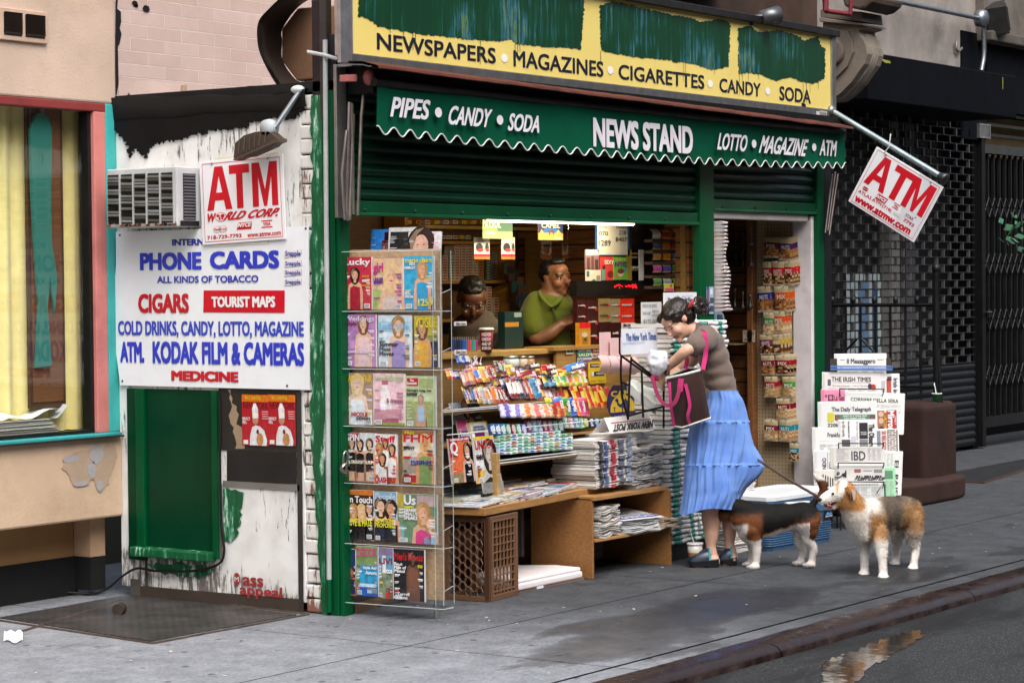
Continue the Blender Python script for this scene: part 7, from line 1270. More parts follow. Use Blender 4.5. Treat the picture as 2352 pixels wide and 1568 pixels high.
# ================================================================ doorway
gd = thing('glass_shelves', 'dark glass shelves holding small glassware inside the doorway', 'shelf', (5.0, .9, 1.2))
q = rg(2250, 700, 3.137); SW = PS(5.0)
for y in (440, 665, 1120, 1490): z = SW.at(*q(850, y))[1]; b = MB(); b.box((4.86, .52, z-.006), (5.11, 1.4, z), '24302c' if y < 1400 else '9a7c50'); b.build('shelf', 'plastic', gd)
r = random.Random(12)
for i in range(15):
    y = (440, 665, 1120)[i % 3]; x = 660+ (i//3)*85+r.uniform(-10, 10); p = SW.w(*q(x, y-3)); h = r.uniform(.07, .15); k = r.uniform(.012, .022); b = MB(); cc = r.choice(('3c3a34', '5a5448', '8a8a84', '6a2a20', '3a4a44')); b.lathe([(.001, 0), (k, 0), (k*1.1, k), (k*.5, 2*k), (k*.4, h*.8), (k*.7, h), (.001, h)], p, cc, 10); b.build('glass_pipe', 'cover', label='small %s glass pipe standing on the %s dark shelf in the doorway' % (cname(cc), ('upper', 'middle', 'lower')[i % 3]), cat='glassware', group='glass pipes in the doorway', org=p)
card(SW, q, 915, 1348, 1045, 1475, 'c9b398', 'handwritten_sign', 'handwritten sign restricting use of the goods inside the doorway', 'sign', draw=txts(('TOBACCO', .1, .68, .98, .88, '3a2c24', .01), ('USE', .35, .42, .75, .6, '3a2c24', .01), ('ONLY.', .12, .14, .65, .32, '3a2c24', .01)))
# nut bags on the pegboard
g6 = rg(2304, 800, 1.96); NUT = ('8a5230', '9c6238', 'b07a48', '6a3c22', 'c0905a'); NUT2 = ('5a3420', 'cdb48a', '2c1a14', 'b08a5a', '7a4a2c'); NUT3 = ('d0b084', 'c49a68', 'b98a58', 'e0c8a0')
BG = [(605, 25, 705, 160, '7c1a36', NUT, 3, 'crimson', 'top'), (705, 28, 800, 178, '4c2560', NUT, 3, 'purple', 'top'), (600, 188, 662, 345, 'a82a2a', NUT2, 1, 'red', 'second'), (656, 185, 745, 350, 'c81c28', NUT2, 2, 'scarlet', 'second'), (735, 182, 810, 345, 'cc1f2c', NUT2, 3, 'bright red', 'second'), (568, 352, 660, 525, '28348c', NUT, 2, 'blue', 'third'), (682, 350, 780, 525, 'dc5f1e', NUT, 3, 'orange', 'third'), (597, 525, 682, 688, '3f9448', NUT3, 1, 'green', 'fourth'), (670, 515, 755, 670, 'd94f22', NUT3, 3, 'orange', 'fourth'), (582, 675, 668, 812, '86286a', NUT2, 1, 'magenta', 'fifth'), (665, 672, 740, 810, 'c9a23c', NUT2, 4, 'gold', 'fifth'), (590, 815, 682, 948, '7e1a34', NUT, 2, 'crimson', 'sixth'), (686, 812, 785, 950, '9c2230', NUT2, 3, 'dark red', 'sixth'), (610, 955, 700, 1098, 'a81e2e', NUT3, 3, 'red', 'seventh'), (733, 955, 824, 1102, '4a983c', NUT3, 1, 'green', 'seventh'), (690, 1102, 785, 1248, '8c1a26', NUT3, 3, 'dark red', 'eighth'), (605, 1245, 700, 1390, '86203e', NUT3, 2, 'crimson', 'ninth'), (706, 1245, 795, 1395, '1f90a6', NUT3, 3, 'turquoise', 'ninth'), (775, 1402, 842, 1530, '1a8698', NUT2, 1, 'turquoise', 'lowest')]
for i, (x0, y0, x1, y1, c, nu, n, cn, rw) in enumerate(BG):
    pl = PS(4.99); (a0, z1), (a1, z0) = pl.at(*g6(x0, y0)), pl.at(*g6(x1, y1)); w_, l = a1-a0, z1-z0
    o = wrapper(w_, l, .013, 'c9b48a', c, None, 'NUTS' if i % 2 else 'MIX', 'e8e0d0', (.46, .78), nu, .09, seed=100+i).build('nut_bag', 'foil', label='bag of nuts with %s label hanging in the %s row of the pegboard' % (cn, rw), cat='snack bag', group='nut bags on the pegboard', org=(0, 0, 0))
    orient(o, pl, (a0+a1)/2, z0, 0, random.uniform(-.05, .05))
    for k in range(1, n): d = dup(o); orient(d, pl, (a0+a1)/2+.012*k, z0+.004*k, -.022*k, random.uniform(-.06, .06))
b = MB()
for i, (x0, y0, x1, y1, *_) in enumerate(BG): p = PS(4.97).w(*g6((x0+x1)/2, y0+6)); b.tube([p, (5.075, p.y, p.z+.004)], .0025, '8a8a84', 5)
b.build('peg_hook', 'metal', K)
# folded papers hung on both sides of the centre post
def hung(x0, x1, y0, y1, n, Y, lab, grp, c):
    pl = PF(Y); P0 = None
    for k in range(n):
        y = y0+(y1-y0)*k/n; a0, z = pl.at(*q(x0, y)); a1, _ = pl.at(*q(x1+22*math.sin(k*.55)*(k > 4)+(k/n)**3*60, y)); hz = abs(pl.at(*q(x0, y+(y1-y0)/n))[1]-z); b = MB(); rows = []
        for i in range(5): x = a0+(a1-a0)*i/4; rr = hz*.47; zc = z-hz/2; rows.append([V((x, Y+.06*math.cos(t)-.03, zc+rr*math.sin(t)+.003*math.sin(i*2+k))) for t in [j*math.pi/4+.3 for j in range(8)]])
        b.loft(rows, jit(c, .12)); b.build('newspaper', 'paper', label=lab, cat='newspaper', group=grp, org=(a0, Y, z))
hung(592, 628, 180, 1145, 24, .02, 'folded newspaper hanging in the column right of the green centre post', 'papers hung right of the centre post', 'cfc4c2'); hung(408, 432, 215, 975, 18, .16, 'folded newspaper hanging in the narrow column left of the green centre post', 'papers hung left of the centre post', 'bdb3a4')
card(PF(-.012), q, 527, 883, 605, 1172, '9fb0c9', 'sticker', 'blue and white sticker on the green centre post', 'sticker', draw=txts(('#', 0, 0, .35, 1, '2f4f8a'), ('#', .45, .08, .95, .3, '3a4a5e'), ('#', .45, .4, .95, .6, '3a4a5e'), ('#', .45, .72, .8, .92, 'd5dbe4'), ('PARK', .02, .1, .3, .9, 'c07a5a', 0)))
b = MB(); pl = PF(.3); P = [pl.at(*q(*c)) for c in ((600, 1145), (690, 1150), (715, 1180), (730, 1280), (600, 1285))]; b.prism(pl, P, -.2, 0, '7f9ab0'); b.prism(pl, [pl.at(*q(*c)) for c in ((635, 1175), (680, 1180), (700, 1240), (640, 1240))], 0, .01, '3a4650'); o = b.build('cash_machine', 'plastic', label='top of a grey blue cash machine behind the newspaper tower', cat='machine', org=pl.w(*q(660, 1280)), bevel=.01)
# ================================================================ foreign newspaper rack
NB = V((5.02, -.4, 0)); NP = Pl(NB, RH, UZ+FH*.1)
NR = thing('newspaper_rack', 'black wire rack full of foreign newspapers standing beside the right green post', 'newspaper rack', NB)
n6 = rg(2750, 1200, 2.85); b = MB()
for y, x0, x1, h in ((375, 340, 770, .06), (905, 320, 758, .1), (1095, 313, 757, .12), (1278, 310, 752, .14)):
    b.tube([NP.w(*n6(x0, y), h), NP.w(*n6(x1, y+3), h)], .004, '1a1a1c', 6)
    for x in (x0, x1): b.tube([NP.w(*n6(x, y), h), NP.w(*n6(x+(6 if x == x0 else -6), y+60), h-.03)], .004, '1a1a1c', 6)
for x in (330, 760): b.tube([NP.w(*n6(x, 120), -.02), NP.w(*n6(x, 1560), -.02)], .006, '1a1a1c', 6); p = NP.w(*n6(x, 1500), -.02); b.tube([p, V((p.x, p.y, 0))], .006, '1a1a1c', 6); b.tube([NP.w(*n6(x, 1300), .14), V((p.x, p.y, 0))-FH*.16], .005, '1a1a1c', 6)
b.tube([NP.w(*n6(310, 1278), .14), NP.w(*n6(752, 1278), .14), NP.w(*n6(680, 1390), .142)], .004, '1a1a1c', 6); b.build('wire_frame', 'black_iron', NR)
b = MB(); b.pbox(NP, *NP.at(*n6(262, 240)), *NP.at(*n6(855, 70)), -.012, -.006, '3c3630'); b.build('header_board', 'plastic', NR)
b = MB()
for y in (150, 163, 178, 188): b.tube([NP.w(*n6(255, y), .03), NP.w(*n6(860, y+3), .03)], .0035, '2f6ab8', 5)
b.build('blue_cord', 'plastic', NR)
def column(b, pl, a0, z0, a1, z1, h, n, seed=0, c='a8a8aa'):
    r = random.Random(seed); w = (a1-a0)/n
    for k in range(n):
        z = z1
        while z > z0+.006: b.rect(pl, a0+w*k+.002, z-.0032, a0+w*(k+1)-.004-r.choice((0, 0, w*.3)), z, jit(c, .15), h); z -= .0085
def paper(x0, y0, x1, y1, h, lab, c='e3e3e1', rot=0, th=.012, tilt=0, draw=()):
    (a0, z1), (a1, z0) = NP.at(*n6(x0, y0)), NP.at(*n6(x1, y1)); P2 = Pl(NP.P(a0, z0, h), NP.u*math.cos(tilt)+NP.v*math.sin(tilt), NP.v*math.cos(tilt)-NP.u*math.sin(tilt)); W, H = a1-a0, z1-z0
    b = MB()
    for k in range(4): d = .006*k; b.pbox(P2, -d, d*.5, W+d*.3, H+d*.3, -th*(k+1)/4, -th*k/4-.0005, jit(c, .05))
    o = b.build('newspaper', 'paper', label=lab, cat='newspaper', group='foreign newspapers in the wire rack', org=P2.o, bevel=.0015); child_of_mesh(o); b = MB()
    for q in draw:
        if q[0] == '#': b.rect(P2, q[1]*W, q[2]*H, q[3]*W, q[4]*H, q[5], .0008)
        elif q[0] == 'c': column(b, P2, q[1]*W, q[2]*H, q[3]*W, q[4]*H, .0006, q[5], int(x0+y0))
        elif q[0] == 'o': b.disc(P2, q[1]*W, q[2]*H, q[3]*W, q[4]*H, q[5], .0012, 14)
        else: b.text(P2, q[0], q[1]*W, q[2]*H, q[3]*W, q[4]*H, q[5], .0015, q[6] if len(q) > 6 else .03, rot=q[7] if len(q) > 7 else 0)
    b.build('print', 'paper', o); return o
K_ = '33343a'
paper(325, 35, 808, 240, -.004, 'folded white newspaper with gothic title, topmost in the rack', draw=(('Il Messaggero', .2, .5, .78, .8, K_), ('#', .2, .45, .78, .46, '8a8a8c'), ('Campionato delle Stelle', .06, .26, .75, .38, '55585f', 0), ('c', .05, .02, .95, .2, 4), ('#', .06, .72, .16, .76, 'a89a50'), ('#', .82, .72, .95, .76, 'a89a50')))
paper(735, 230, 933, 440, .004, 'newspaper turned sideways with a red picture, right of the grey topped one', draw=(('Irish Ind', .7, .0, .93, .82, K_, .02, -90), ('#', .36, .05, .6, .8, 'b5473c'), ('#', .1, .1, .3, .7, 'b5b8bc'), ('#', .4, .7, .62, .9, '4a4a4e')))
paper(200, 215, 740, 420, .012, 'grey topped newspaper with wide capitals in the second tier', c='dcdad6', tilt=-.02, draw=(('THE IRISH TIMES', .12, .6, .84, .82, '2c2c2e', .02), ('#', .12, .55, .84, .56, '8a8a8c'), ('Cork and Tipp tension', .5, .36, .8, .46, '6a7078', 0), ('Dont meet an encounter', .14, .36, .46, .46, '6a7078', 0), ('o', .88, .36, .05, .14, 'b5302c'), ('o', .82, .4, .04, .12, '2a2c34'), ('#', .05, .4, .11, .7, '5a5a60'), ('c', .05, .04, .95, .3, 5)))
paper(190, 385, 400, 560, .022, 'bright pink newspaper half hidden in the third tier', c='e58aac', draw=(('La Gaz', .5, .42, .98, .72, '6a2440', .03), ('#', .2, .4, .46, .75, '5a2038'), ('o', .33, .58, .08, .12, 'c07a94'), ('#', .06, .6, .16, .75, '9a3a5e')))
paper(390, 402, 965, 790, .026, 'wide white newspaper with spaced italic capitals in the third tier', tilt=-.05, draw=(('CORRIERE DELLA SERA', .08, .78, .9, .87, '3a3c40', .015), ('#', .05, .72, .95, .724, 'a0a0a2'), ('c', .05, .5, .95, .7, 5), ('#', .42, .73, .48, .76, '8a8a8c'), ('#', .75, .55, .95, .66, 'd5d5d6')))
paper(705, 575, 910, 790, .036, 'tabloid turned sideways with a red title and three faces', draw=(('#', .46, .02, .96, .98, 'b5242c'), ('Mirror', .52, .06, .84, .95, 'f0eaea', .05, -90), ('DAILY', .85, .3, .94, .7, 'e8c8c8', .03, -90), ('#', .36, .0, .46, .9, 'd8b83a'), ('#', .02, .04, .36, .96, '9a6a50'), ('o', .2, .8, .13, .12, 'd8b094'), ('o', .2, .5, .12, .13, 'd0a890'), ('o', .2, .16, .12, .1, '4a2c20'), ('BIG BRO', .37, .2, .45, .85, '6a4a1c', .03, -90)))
paper(155, 505, 705, 800, .042, 'broadsheet with gothic title and a green strip across it', draw=(('The Daily Telegraph', .2, .66, .9, .84, '2c2c30', .025), ('#', .12, .36, .24, .66, 'c9c03c'), ('#', .25, .42, .98, .6, '4f7a6c'), ('DIARY OF A TENNIS MUM', .4, .52, .82, .58, 'e6e6d2', .03), ('JUDY MURRAY ON HER', .42, .44, .8, .5, 'e6e6d2', .03), ('o', .3, .5, .05, .1, '7a5240'), ('o', .92, .5, .05, .09, '6a4a3c'), ('220bn', .12, .2, .36, .32, '3a3a3e'), ('c', .1, .02, .95, .18, 6)))
paper(695, 770, 915, 1010, .05, 'newspaper turned sideways with white letters on a grey brown band', draw=(('#', .5, 0, .97, 1, '8a7d74'), ('THE INDEPENDENT', .55, .02, .9, .98, 'e8e4e0', .015, -90), ('#', .03, .2, .2, .95, '7a8a9a'), ('50 RELIGIOUS', .24, .05, .46, .95, 'c8503c', .03, -90)))
paper(350, 680, 700, 990, .056, 'newspaper turned sideways with a tall black title and photographs', draw=(('The Observer', .78, .04, .95, .88, '25262a', .04, -90), ('#', .52, .42, .76, .92, '1e1e22'), ('FACES', .56, .6, .72, .64, 'e8e8e8', .03), ('OF FAME', .56, .54, .72, .58, 'e8e8e8', .03), ('#', .52, .05, .76, .4, '7a7c80'), ('#', .02, .02, .26, .4, '4a4a4e'), ('#', .28, .1, .42, .5, 'bfc4d0'), ('Union deals bitter blow', .2, .45, .26, .98, '5a5c60', .01, -90), ('to ID cards', .04, .5, .12, .98, '5a5c60', .01, -90), ('Britain backs curbs', .44, .1, .49, .95, '7a7c80', 0, -90)))
paper(100, 755, 370, 1030, .048, 'white newspaper cut off after its first gothic letters, at the left', draw=(('Frankfur', .46, .68, .98, .84, '333338', .02), ('#', .16, .54, .98, .545, '9a9a9c'), ('c', .16, .08, .98, .42, 3)))
paper(108, 980, 310, 1240, .064, 'white newspaper with sideways capitals low at the left', draw=(('MUNDO', .3, .05, .5, .75, '2c2c30', .02, 90), ('#', .55, .1, .58, .95, '9a9a9c'), ('o', .8, .75, .12, .1, '7a6a60'), ('MUNDO', .62, .1, .72, .6, '5a5a60', .01, 90)))
paper(765, 980, 933, 1400, .06, 'white newspaper with sideways capitals low at the right', tilt=-.06, draw=(('EL PAIS', .55, .02, .8, .8, '25262a', .02, -90), ('c', .05, .5, .5, .95, 2)))
paper(270, 945, 765, 1150, .078, 'cream newspaper with three large serif capitals in the middle', c='d9d6cf', draw=(('IBD', .36, .4, .64, .82, '3a4250', .02), ('c', .06, .3, .32, .92, 1), ('c', .68, .35, .96, .9, 3), ('#', .1, .28, .95, .285, '8a8a86'), ('#', .32, .06, .45, .2, 'a05a4c'), ('#', .5, .06, .62, .2, 'b88a74')))
paper(760, 1140, 880, 1440, .07, 'pale green newspaper at the lower right of the rack', c='9fd8ac', draw=(('#', .05, .64, .8, .9, '5a8a6a'), ('c', .05, .05, .9, .58, 2)))
paper(110, 1165, 305, 1360, .084, 'newspaper with fanned black stripes at the lower left of the rack', c='d9d6cc', draw=[('#', .3+.12*k, .2, .36+.12*k, .8-.05*k, '2a2a2c') for k in range(5)]+[('#', .5, .02, .9, .2, '8a8040')])
sq = [('#', x, .2+.06*(i % 3), x+.02+.014*(i % 4), .24+.1*((i*7) % 3)+.03, '3c3c40') for i, x in enumerate([.36+.019*k for k in range(32)])]
o = paper(310, 1120, 765, 1300, .096, 'grey newspaper with a flowing script headline low in the rack', c='d3d1cd', draw=sq+[('#', .36, .9, .98, .905, '8a8a88'), ('#', .36, .62, .5, .8, '9a5a5a'), ('#', .78, .6, .96, .78, '8a8a8c'), ('#', .55, .68, .74, .74, '9a9a9c')])
b = MB(); pl = NP.off(.099); b.tube(spl([pl.w(*n6(*c)) for c in ((300, 1225), (330, 1232), (365, 1222), (385, 1195), (388, 1222), (400, 1190), (402, 1225), (412, 1165), (413, 1228))]), .004, '333338', 5); b.tube(spl([pl.w(*n6(*c)) for c in ((325, 1190), (340, 1180), (350, 1195), (335, 1200), (325, 1190))]), .003, '333338', 5); b.build('script_title', 'paper', o)
paper(310, 1285, 755, 1520, .108, 'white newspaper in the lowest pocket behind the pale dog', draw=(('c', .05, .1, .95, .8, 4),)+tuple(('#', .3+.03*k, .88, .315+.03*k, .92+.02*(k % 2), '5a5a5e') for k in range(20)))
# wire rack holding papers in front of the stall
q8 = rg(2100, 950, 1.568); WP = PF(-.36); b = MB()
for P in (((40, 415), (38, 520), (45, 640), (78, 760)), ((40, 418), (215, 545), (268, 555), (268, 805)), ((95, 425), (85, 560), (78, 750)), ((150, 500), (158, 750)), ((40, 560), (75, 575)), ((98, 440), (225, 540)), ((78, 740), (270, 690))): b.tube([WP.w(*q8(*c)) for c in P], .007, '101012', 6)
wr = b.build('wire_rack', 'black_iron', label='small black wire rack holding loose newspapers above the table', cat='wire rack', org=WP.w(*q8(160, 700)))
r = random.Random(6)
for k in range(7):
    p0, p1, p2, p3 = [WP.w(*q8(x, y+8*k), -.01-.05*t) for x, y, t in ((80, 560, 0), (235, 680, 0), (300, 600, 2), (190, 545, 2))]
    b = MB(); rows = [[p0.lerp(p1, t/6)+V((0, 0, .004*math.sin(t*2+k))), p3.lerp(p2, t/6)+V((0, 0, .004*math.sin(t*1.3)))] for t in range(7)]; b.grid(rows, jit('d6d6d4', .08)); b.grid([[p+V((0, .002, -.008)) for p in R] for R in rows], jit('b9b8b5', .1)); b.grid([[rows[t][0], rows[t][0]+V((0, .001, -.008))] for t in range(7)], jit('c9c7c2', .1))
    b.build('newspaper', 'paper', label='thin newspaper leaning in the small black wire rack', cat='newspaper', group='newspapers in the small wire rack', org=p0)
# white carrier bag
b = MB(); r = random.Random(3); c0 = PF(-.42).w(*q8(236, 462)); rows = []
for j in range(13):
    t = j/12; z = (1-t*2)*.075; w = .062*math.sin(math.pi*min(1, t*.85+.18))**.6; row = []
    for i in range(20):
        a = i*math.pi/10; k = 1+.28*noise.noise(V((math.cos(a)*2.2, math.sin(a)*2.2, t*5)))+.12*noise.noise(V((math.cos(a)*6, math.sin(a)*6, t*13))); row.append(c0+RH*w*k*math.cos(a)+FH*w*k*.8*math.sin(a)+UZ*(z+.02*noise.noise(V((a, t*4, 7)))))
    rows.append(row)
b.loft(rows, 'e4e6ec'); b.build('plastic_bag', 'cover', label='crumpled white plastic bag hanging on the black wire rack', cat='bag', org=c0)
# iced coffee and cooler
p = PG().w(1601, 1308)+FH*.15; b = MB(); cof = lin('9c6a3c'); b.lathe([(.001, 0), (.034, 0), (.037, .05), (.041, .085), (.045, .13), (.001, .13)], p, 'ffffff', 20, None, lambda i, j: cof if i < 3 else lin('cfc6bc')); o = b.build('iced_coffee_cup', 'plastic', label='clear plastic cup of iced coffee with a straw on the pavement behind the clogs', cat='cup', org=p)
b = MB(); b.lathe([(.001, .13), (.049, .13), (.049, .138), (.044, .142), (.001, .143)], p, 'd6d6d4', 20); b.build('lid', 'plastic', o); b = MB(); b.tube([p+V((0, 0, .12)), p+RH*-.03+V((0, 0, .22))], .004, 'ece6e4', 6); b.build('straw', 'plastic', o)
k0, k1, k2 = PG().w(1700, 1252), PG().w(1770, 1267), PG().w(1908, 1243); ud = (k2-k1).normalized(); vd = V((-ud.y, ud.x, 0)); W = (k2-k1).length; D = .36; CL = thing('cooler_box', 'blue plastic cooler box with a white lid behind the black and tan dog', 'cooler', k1+ud*W/2)
def rr(a0, b0, a1, b1, z, e=0): return [k1+ud*x+vd*y+UZ*z for x, y in ((a0+e, b0), (a1-e, b0), (a1, b0+e), (a1, b1-e), (a1-e, b1), (a0+e, b1), (a0, b1-e), (a0, b0+e))]
L0 = -.02
b = MB(); b.loft([rr(0, 0, W, D, 0, .03), rr(-.004, -.004, W+.004, D+.004, .02, .03), rr(-.012, -.012, W+.012, D+.012, .2, .03), rr(-.02, -.02, W+.02, D+.02, .21, .03), rr(-.024, -.024, W+.024, D+.024, .31, .03)], '44688a'); b.build('body', 'plastic', CL, auto=30)
b = MB()
for i in range(8): z = .03+.014*i; b.loft([rr(-.012, -.012, W+.012, D+.012, z, .03), rr(-.016, -.016, W+.016, D+.016, z+.004, .03), rr(-.012, -.012, W+.012, D+.012, z+.008, .03)], '3a5f84')
b.build('ribbing', 'plastic', CL)
b = MB(); b.loft([rr(-.03, -.03, W+.03, D+.03, .312, .04), rr(-.03, -.03, W+.03, D+.03, .335, .04), rr(-.02, -.02, W+.02, D+.02, .348, .04), rr(.03, .03, W-.03, D-.03, .35, .04), rr(.04, .04, W-.04, D-.04, .342, .04)], 'd8dade'); b.build('lid', 'plastic', CL, auto=30)
b = MB(); PL = Pl(k1-vd*.026+UZ*.0, ud, UZ); b.pbox(PL, W-.12, .16, W-.02, .205, 0, .004, '16161a'); b.poly(PL, [(W-.11, .18), (W-.08, .198), (W-.06, .186), (W-.045, .196), (W-.03, .18)], '5a9ad0', .0045); b.text(PL, 'MARATHON', W-.11, .166, W-.03, .176, 'e0e0e4', .005, .03); b.rect(PL, W-.115, .167, W-.108, .176, 'c03030', .005); b.build('badge', 'plastic', CL)
b = MB(); b.tube([PL.P(.1, .29, .02), PL.P(.3, .285, .05), PL.P(.35, .28, .03)], .012, 'cfd0d2', 6); b.build('handle', 'plastic', CL)
# ================================================================ people and dogs
def fuse(mb, voxel, smooth=2, cf=None, c='c0a090', noise_amp=0, noise_sc=20):
    """one continuous skin over overlapping lofts; returns a coloured MB"""
    me = mb.mesh('tmp'); o = bpy.data.objects.new('tmp', me); COL.objects.link(o)
    m = o.modifiers.new('r', 'REMESH'); m.mode = 'VOXEL'; m.voxel_size = voxel; m.use_smooth_shade = True
    if smooth: s = o.modifiers.new('s', 'SMOOTH'); s.factor = .5; s.iterations = smooth
    dg = bpy.context.evaluated_depsgraph_get(); dg.update(); e = bpy.data.meshes.new_from_object(o.evaluated_get(dg)); b = MB()
    if noise_amp: b.v = [v.co + v.normal*noise_amp*noise.noise(v.co*noise_sc) for v in e.vertices]
    else: b.v = [v.co.copy() for v in e.vertices]
    b.f = [tuple(p.vertices) for p in e.polygons]; b.nrm = [v.normal.copy() for v in e.vertices]; c = lin(c) if isinstance(c, str) else c
    b.c = [cf(p.center) if cf else c for p in e.polygons]; b.sm = [True]*len(b.f)
    bpy.data.objects.remove(o); bpy.data.meshes.remove(me); bpy.data.meshes.remove(e); return b
class View:
    """a vertical plane through the figure, seen square-on from the street side; h = metres towards the street"""
    def __init__(s, base): s.pl = Pl(base, RH, UZ); s.base = V(base)
    def __call__(s, px, py, h=0):
        o = s.pl.o-FH*h; P = Pl(o, s.pl.u, s.pl.v); a, b = P.at(px, py); return P.P(a, b)
    def limb(s, b, pts, q=None, n=14, sub=5):
        P, Rr = [], []
        for p in pts:
            x, y = q(p[0], p[1]) if q else p[:2]; P.append(s(x, y, p[2])); Rr.append(p[3])
        S_ = spl(P, sub); T = [i/sub for i in range(len(S_))]; R2 = []
        for t in T: i = min(int(t), len(Rr)-2); f = t-i; f = f*f*(3-2*f); R2.append(Rr[i]*(1-f)+Rr[i+1]*f)
        b.tube(S_, R2, 'ffffff', n); b.ell(S_[0], R2[0], 'ffffff', None, 10, 7); b.ell(S_[-1], R2[-1], 'ffffff', None, 10, 7)
def head_axes(up, face):
    """up and face directions given in the view plane as (right, up, towards street)"""
    w_ = lambda d: (RH*d[0]+UZ*d[1]-FH*d[2]).normalized()
    U, F = w_(up), w_(face); F = (F-U*F.dot(U)).normalized(); return Matrix((F.cross(U), F, U)).transposed()
def add_head(b, c, A, s=1.0, nose=1.0, female=True):
    L = lambda x, y, z: c+A @ V((x*s, y*s, z*s)); E = lambda p, r: b.ell(L(*p), tuple(t*s for t in r), 'ffffff', A, 18, 12)
    E((0, -.012, .035), (.074, .094, .082)); E((0, .03, -.02), (.06, .066, .085)); E((0, .045, -.068), (.036 if female else .045, .045, .035)); E((0, .076, -.092), (.018, .018, .017))
    E((0, .052, .045), (.055, .045, .04)); E((0, .098, -.016), (.0105, .02*nose, .026)); E((0, .105, -.028), (.014, .016*nose, .012))
    for q in (-1, 1): E((q*.036, .064, -.028), (.027, .03, .03)); E((q*.033, .085, .018), (.024, .013, .009)); E((q*.033, .077, .004), (.014, .012, .009))
    E((0, .086, -.052), (.021, .012, .005)); E((0, .084, -.062), (.018, .011, .006)); 
    for q in (-1, 1): b.ell(L(q*.074, -.004, .0), (.007*s, .018*s, .027*s), 'ffffff', A, 10, 8); b.ell(L(q*.078, -.01, .008), (.006*s, .012*s, .018*s), 'ffffff', A, 10, 8)
def face_colour(c, A, s, skin, lip='a8605a', brow='6a4c40'):
    Ai = A.transposed(); sk, lp, br = lin(skin), lin(lip), lin(brow); red = mixc(skin, 'd08a78', .5)
    def f(p):
        q = (Ai @ (p-c))/s
        if q.length > .16: return sk
        if q.y > .07 and abs(q.x) < .025 and -.072 < q.z < -.046: return lp
        if q.y > .06 and .012 < abs(q.x) < .052 and .017+.1*(.03-abs(abs(q.x)-.03)) < q.z < .0235+.1*(.03-abs(abs(q.x)-.03)): return br
        if q.y > .05 and abs(q.x) > .02 and -.05 < q.z < -.01: return mixc(sk, red, .5)
        return sk
    return f
def eyes(parent, c, A, s=1.0, half=True, iris='2c1c14'):
    L = lambda x, y, z: c+A @ V((x*s, y*s, z*s)); b = MB()
    for q in (-1, 1): b.ell(L(q*.033, .081, .002), (.013*s, .009*s, .0075*s), 'e8e2dc', A, 12, 8); b.ell(L(q*.032, .0895, .001), (.006*s, .003*s, .006*s), iris, A, 10, 6)
    b.build('eye', 'cover', parent); b = MB()
    for q in (-1, 1): b.tube([L(q*.033+d*.016, .0905-abs(d)*.008, .006-.004*d*d) for d in (-1, -.5, 0, .5, 1)], .0022*s, '1c1210', 5)
    b.build('eyelash', 'hair', parent)
def hand(b, wrist, knuck, normal, s=1.0, curl=.6, spread=.25, thumb=1):
    """palm from wrist to knuckles, five separate bent fingers"""
    d = (knuck-wrist).normalized(); n = normal.normalized(); sd = d.cross(n).normalized(); n = sd.cross(d)
    M = Matrix((sd, d, n)).transposed(); b.ell(wrist.lerp(knuck, .55), (.036*s, .048*s, .015*s), 'ffffff', M, 14, 9)
    for i, (o, l) in enumerate(((-.03, .062), (-.01, .072), (.01, .068), (.029, .054))):
        p = knuck+sd*o*s; dirn = (d+sd*(o*spread*8)).normalized(); P = [p-d*.02*s, p]; a = 0
        for k, f in enumerate((.42, .33, .25)): a += curl*(.55+.25*k); P.append(P[-1]+(dirn*math.cos(a)-n*math.sin(a))*l*f*1.15*s)
        b.tube(spl(P, 3), [.0095*s-.0034*s*t/12 for t in range(13)], 'ffffff', 9); b.ell(P[-1], .006*s, 'ffffff', None, 8, 6)
    p = wrist.lerp(knuck, .3)-sd*.03*s*thumb; P = [p, p-sd*.022*s*thumb+d*.018*s-n*.006*s, p-sd*.03*s*thumb+d*.045*s-n*.018*s, p-sd*.022*s*thumb+d*.064*s-n*.026*s]; b.tube(spl(P, 3), [.0125*s-.004*s*t/9 for t in range(10)], 'ffffff', 9); b.ell(P[-1], .0085*s, 'ffffff', None, 8, 6)
# ---------------------------------------------------------------- the woman
q8 = rg(2100, 950, 1.568); WB = PG().w(1650, 1300); Wv = View(WB); G8 = lambda x, y, h=0: Wv(*q8(x, y), h)
WO = thing('person', 'woman in a brown T-shirt and long blue tiered skirt rummaging in a tote bag', 'person', WB)
SKN = 'd3a68e'; HS = .95
HC_, HA = G8(348, 232, .02), head_axes((-.62, .76, .1), (-.66, -.62, .42)); b = MB(); add_head(b, HC_, HA, HS)
Wv.limb(b, [(385, 265, .0, .05), (440, 290, .0, .05), (490, 330, .0, .06)], q8)
b.ell(G8(530, 430, 0), (.07, .08, .18), 'ffffff', Matrix((RH, -FH, UZ)).transposed()); b.ell(G8(560, 600, 0), (.08, .08, .15), 'ffffff', Matrix((RH, -FH, UZ)).transposed()); b.ell(G8(575, 760, 0), (.08, .09, .18), 'ffffff', Matrix((RH, -FH, UZ)).transposed())
Wv.limb(b, [(505, 330, .1, .045), (450, 358, .19, .04), (388, 392, .25, .034), (335, 440, .2, .031), (280, 488, .13, .023), (262, 512, .11, .022)], q8)  # left arm
Wv.limb(b, [(470, 330, -.12, .05), (425, 430, -.14, .042), (370, 480, -.1, .036), (330, 492, -.04, .027)], q8)      # right arm
hand(b, G8(266, 510, .11), G8(250, 545, .1), (RH*-.5-FH*.6+UZ*.3), 1.0, .55, .2, -1)
hand(b, G8(335, 490, -.04), G8(318, 512, -.02), (RH*-.6-FH*.4+UZ*.5), .95, .6)
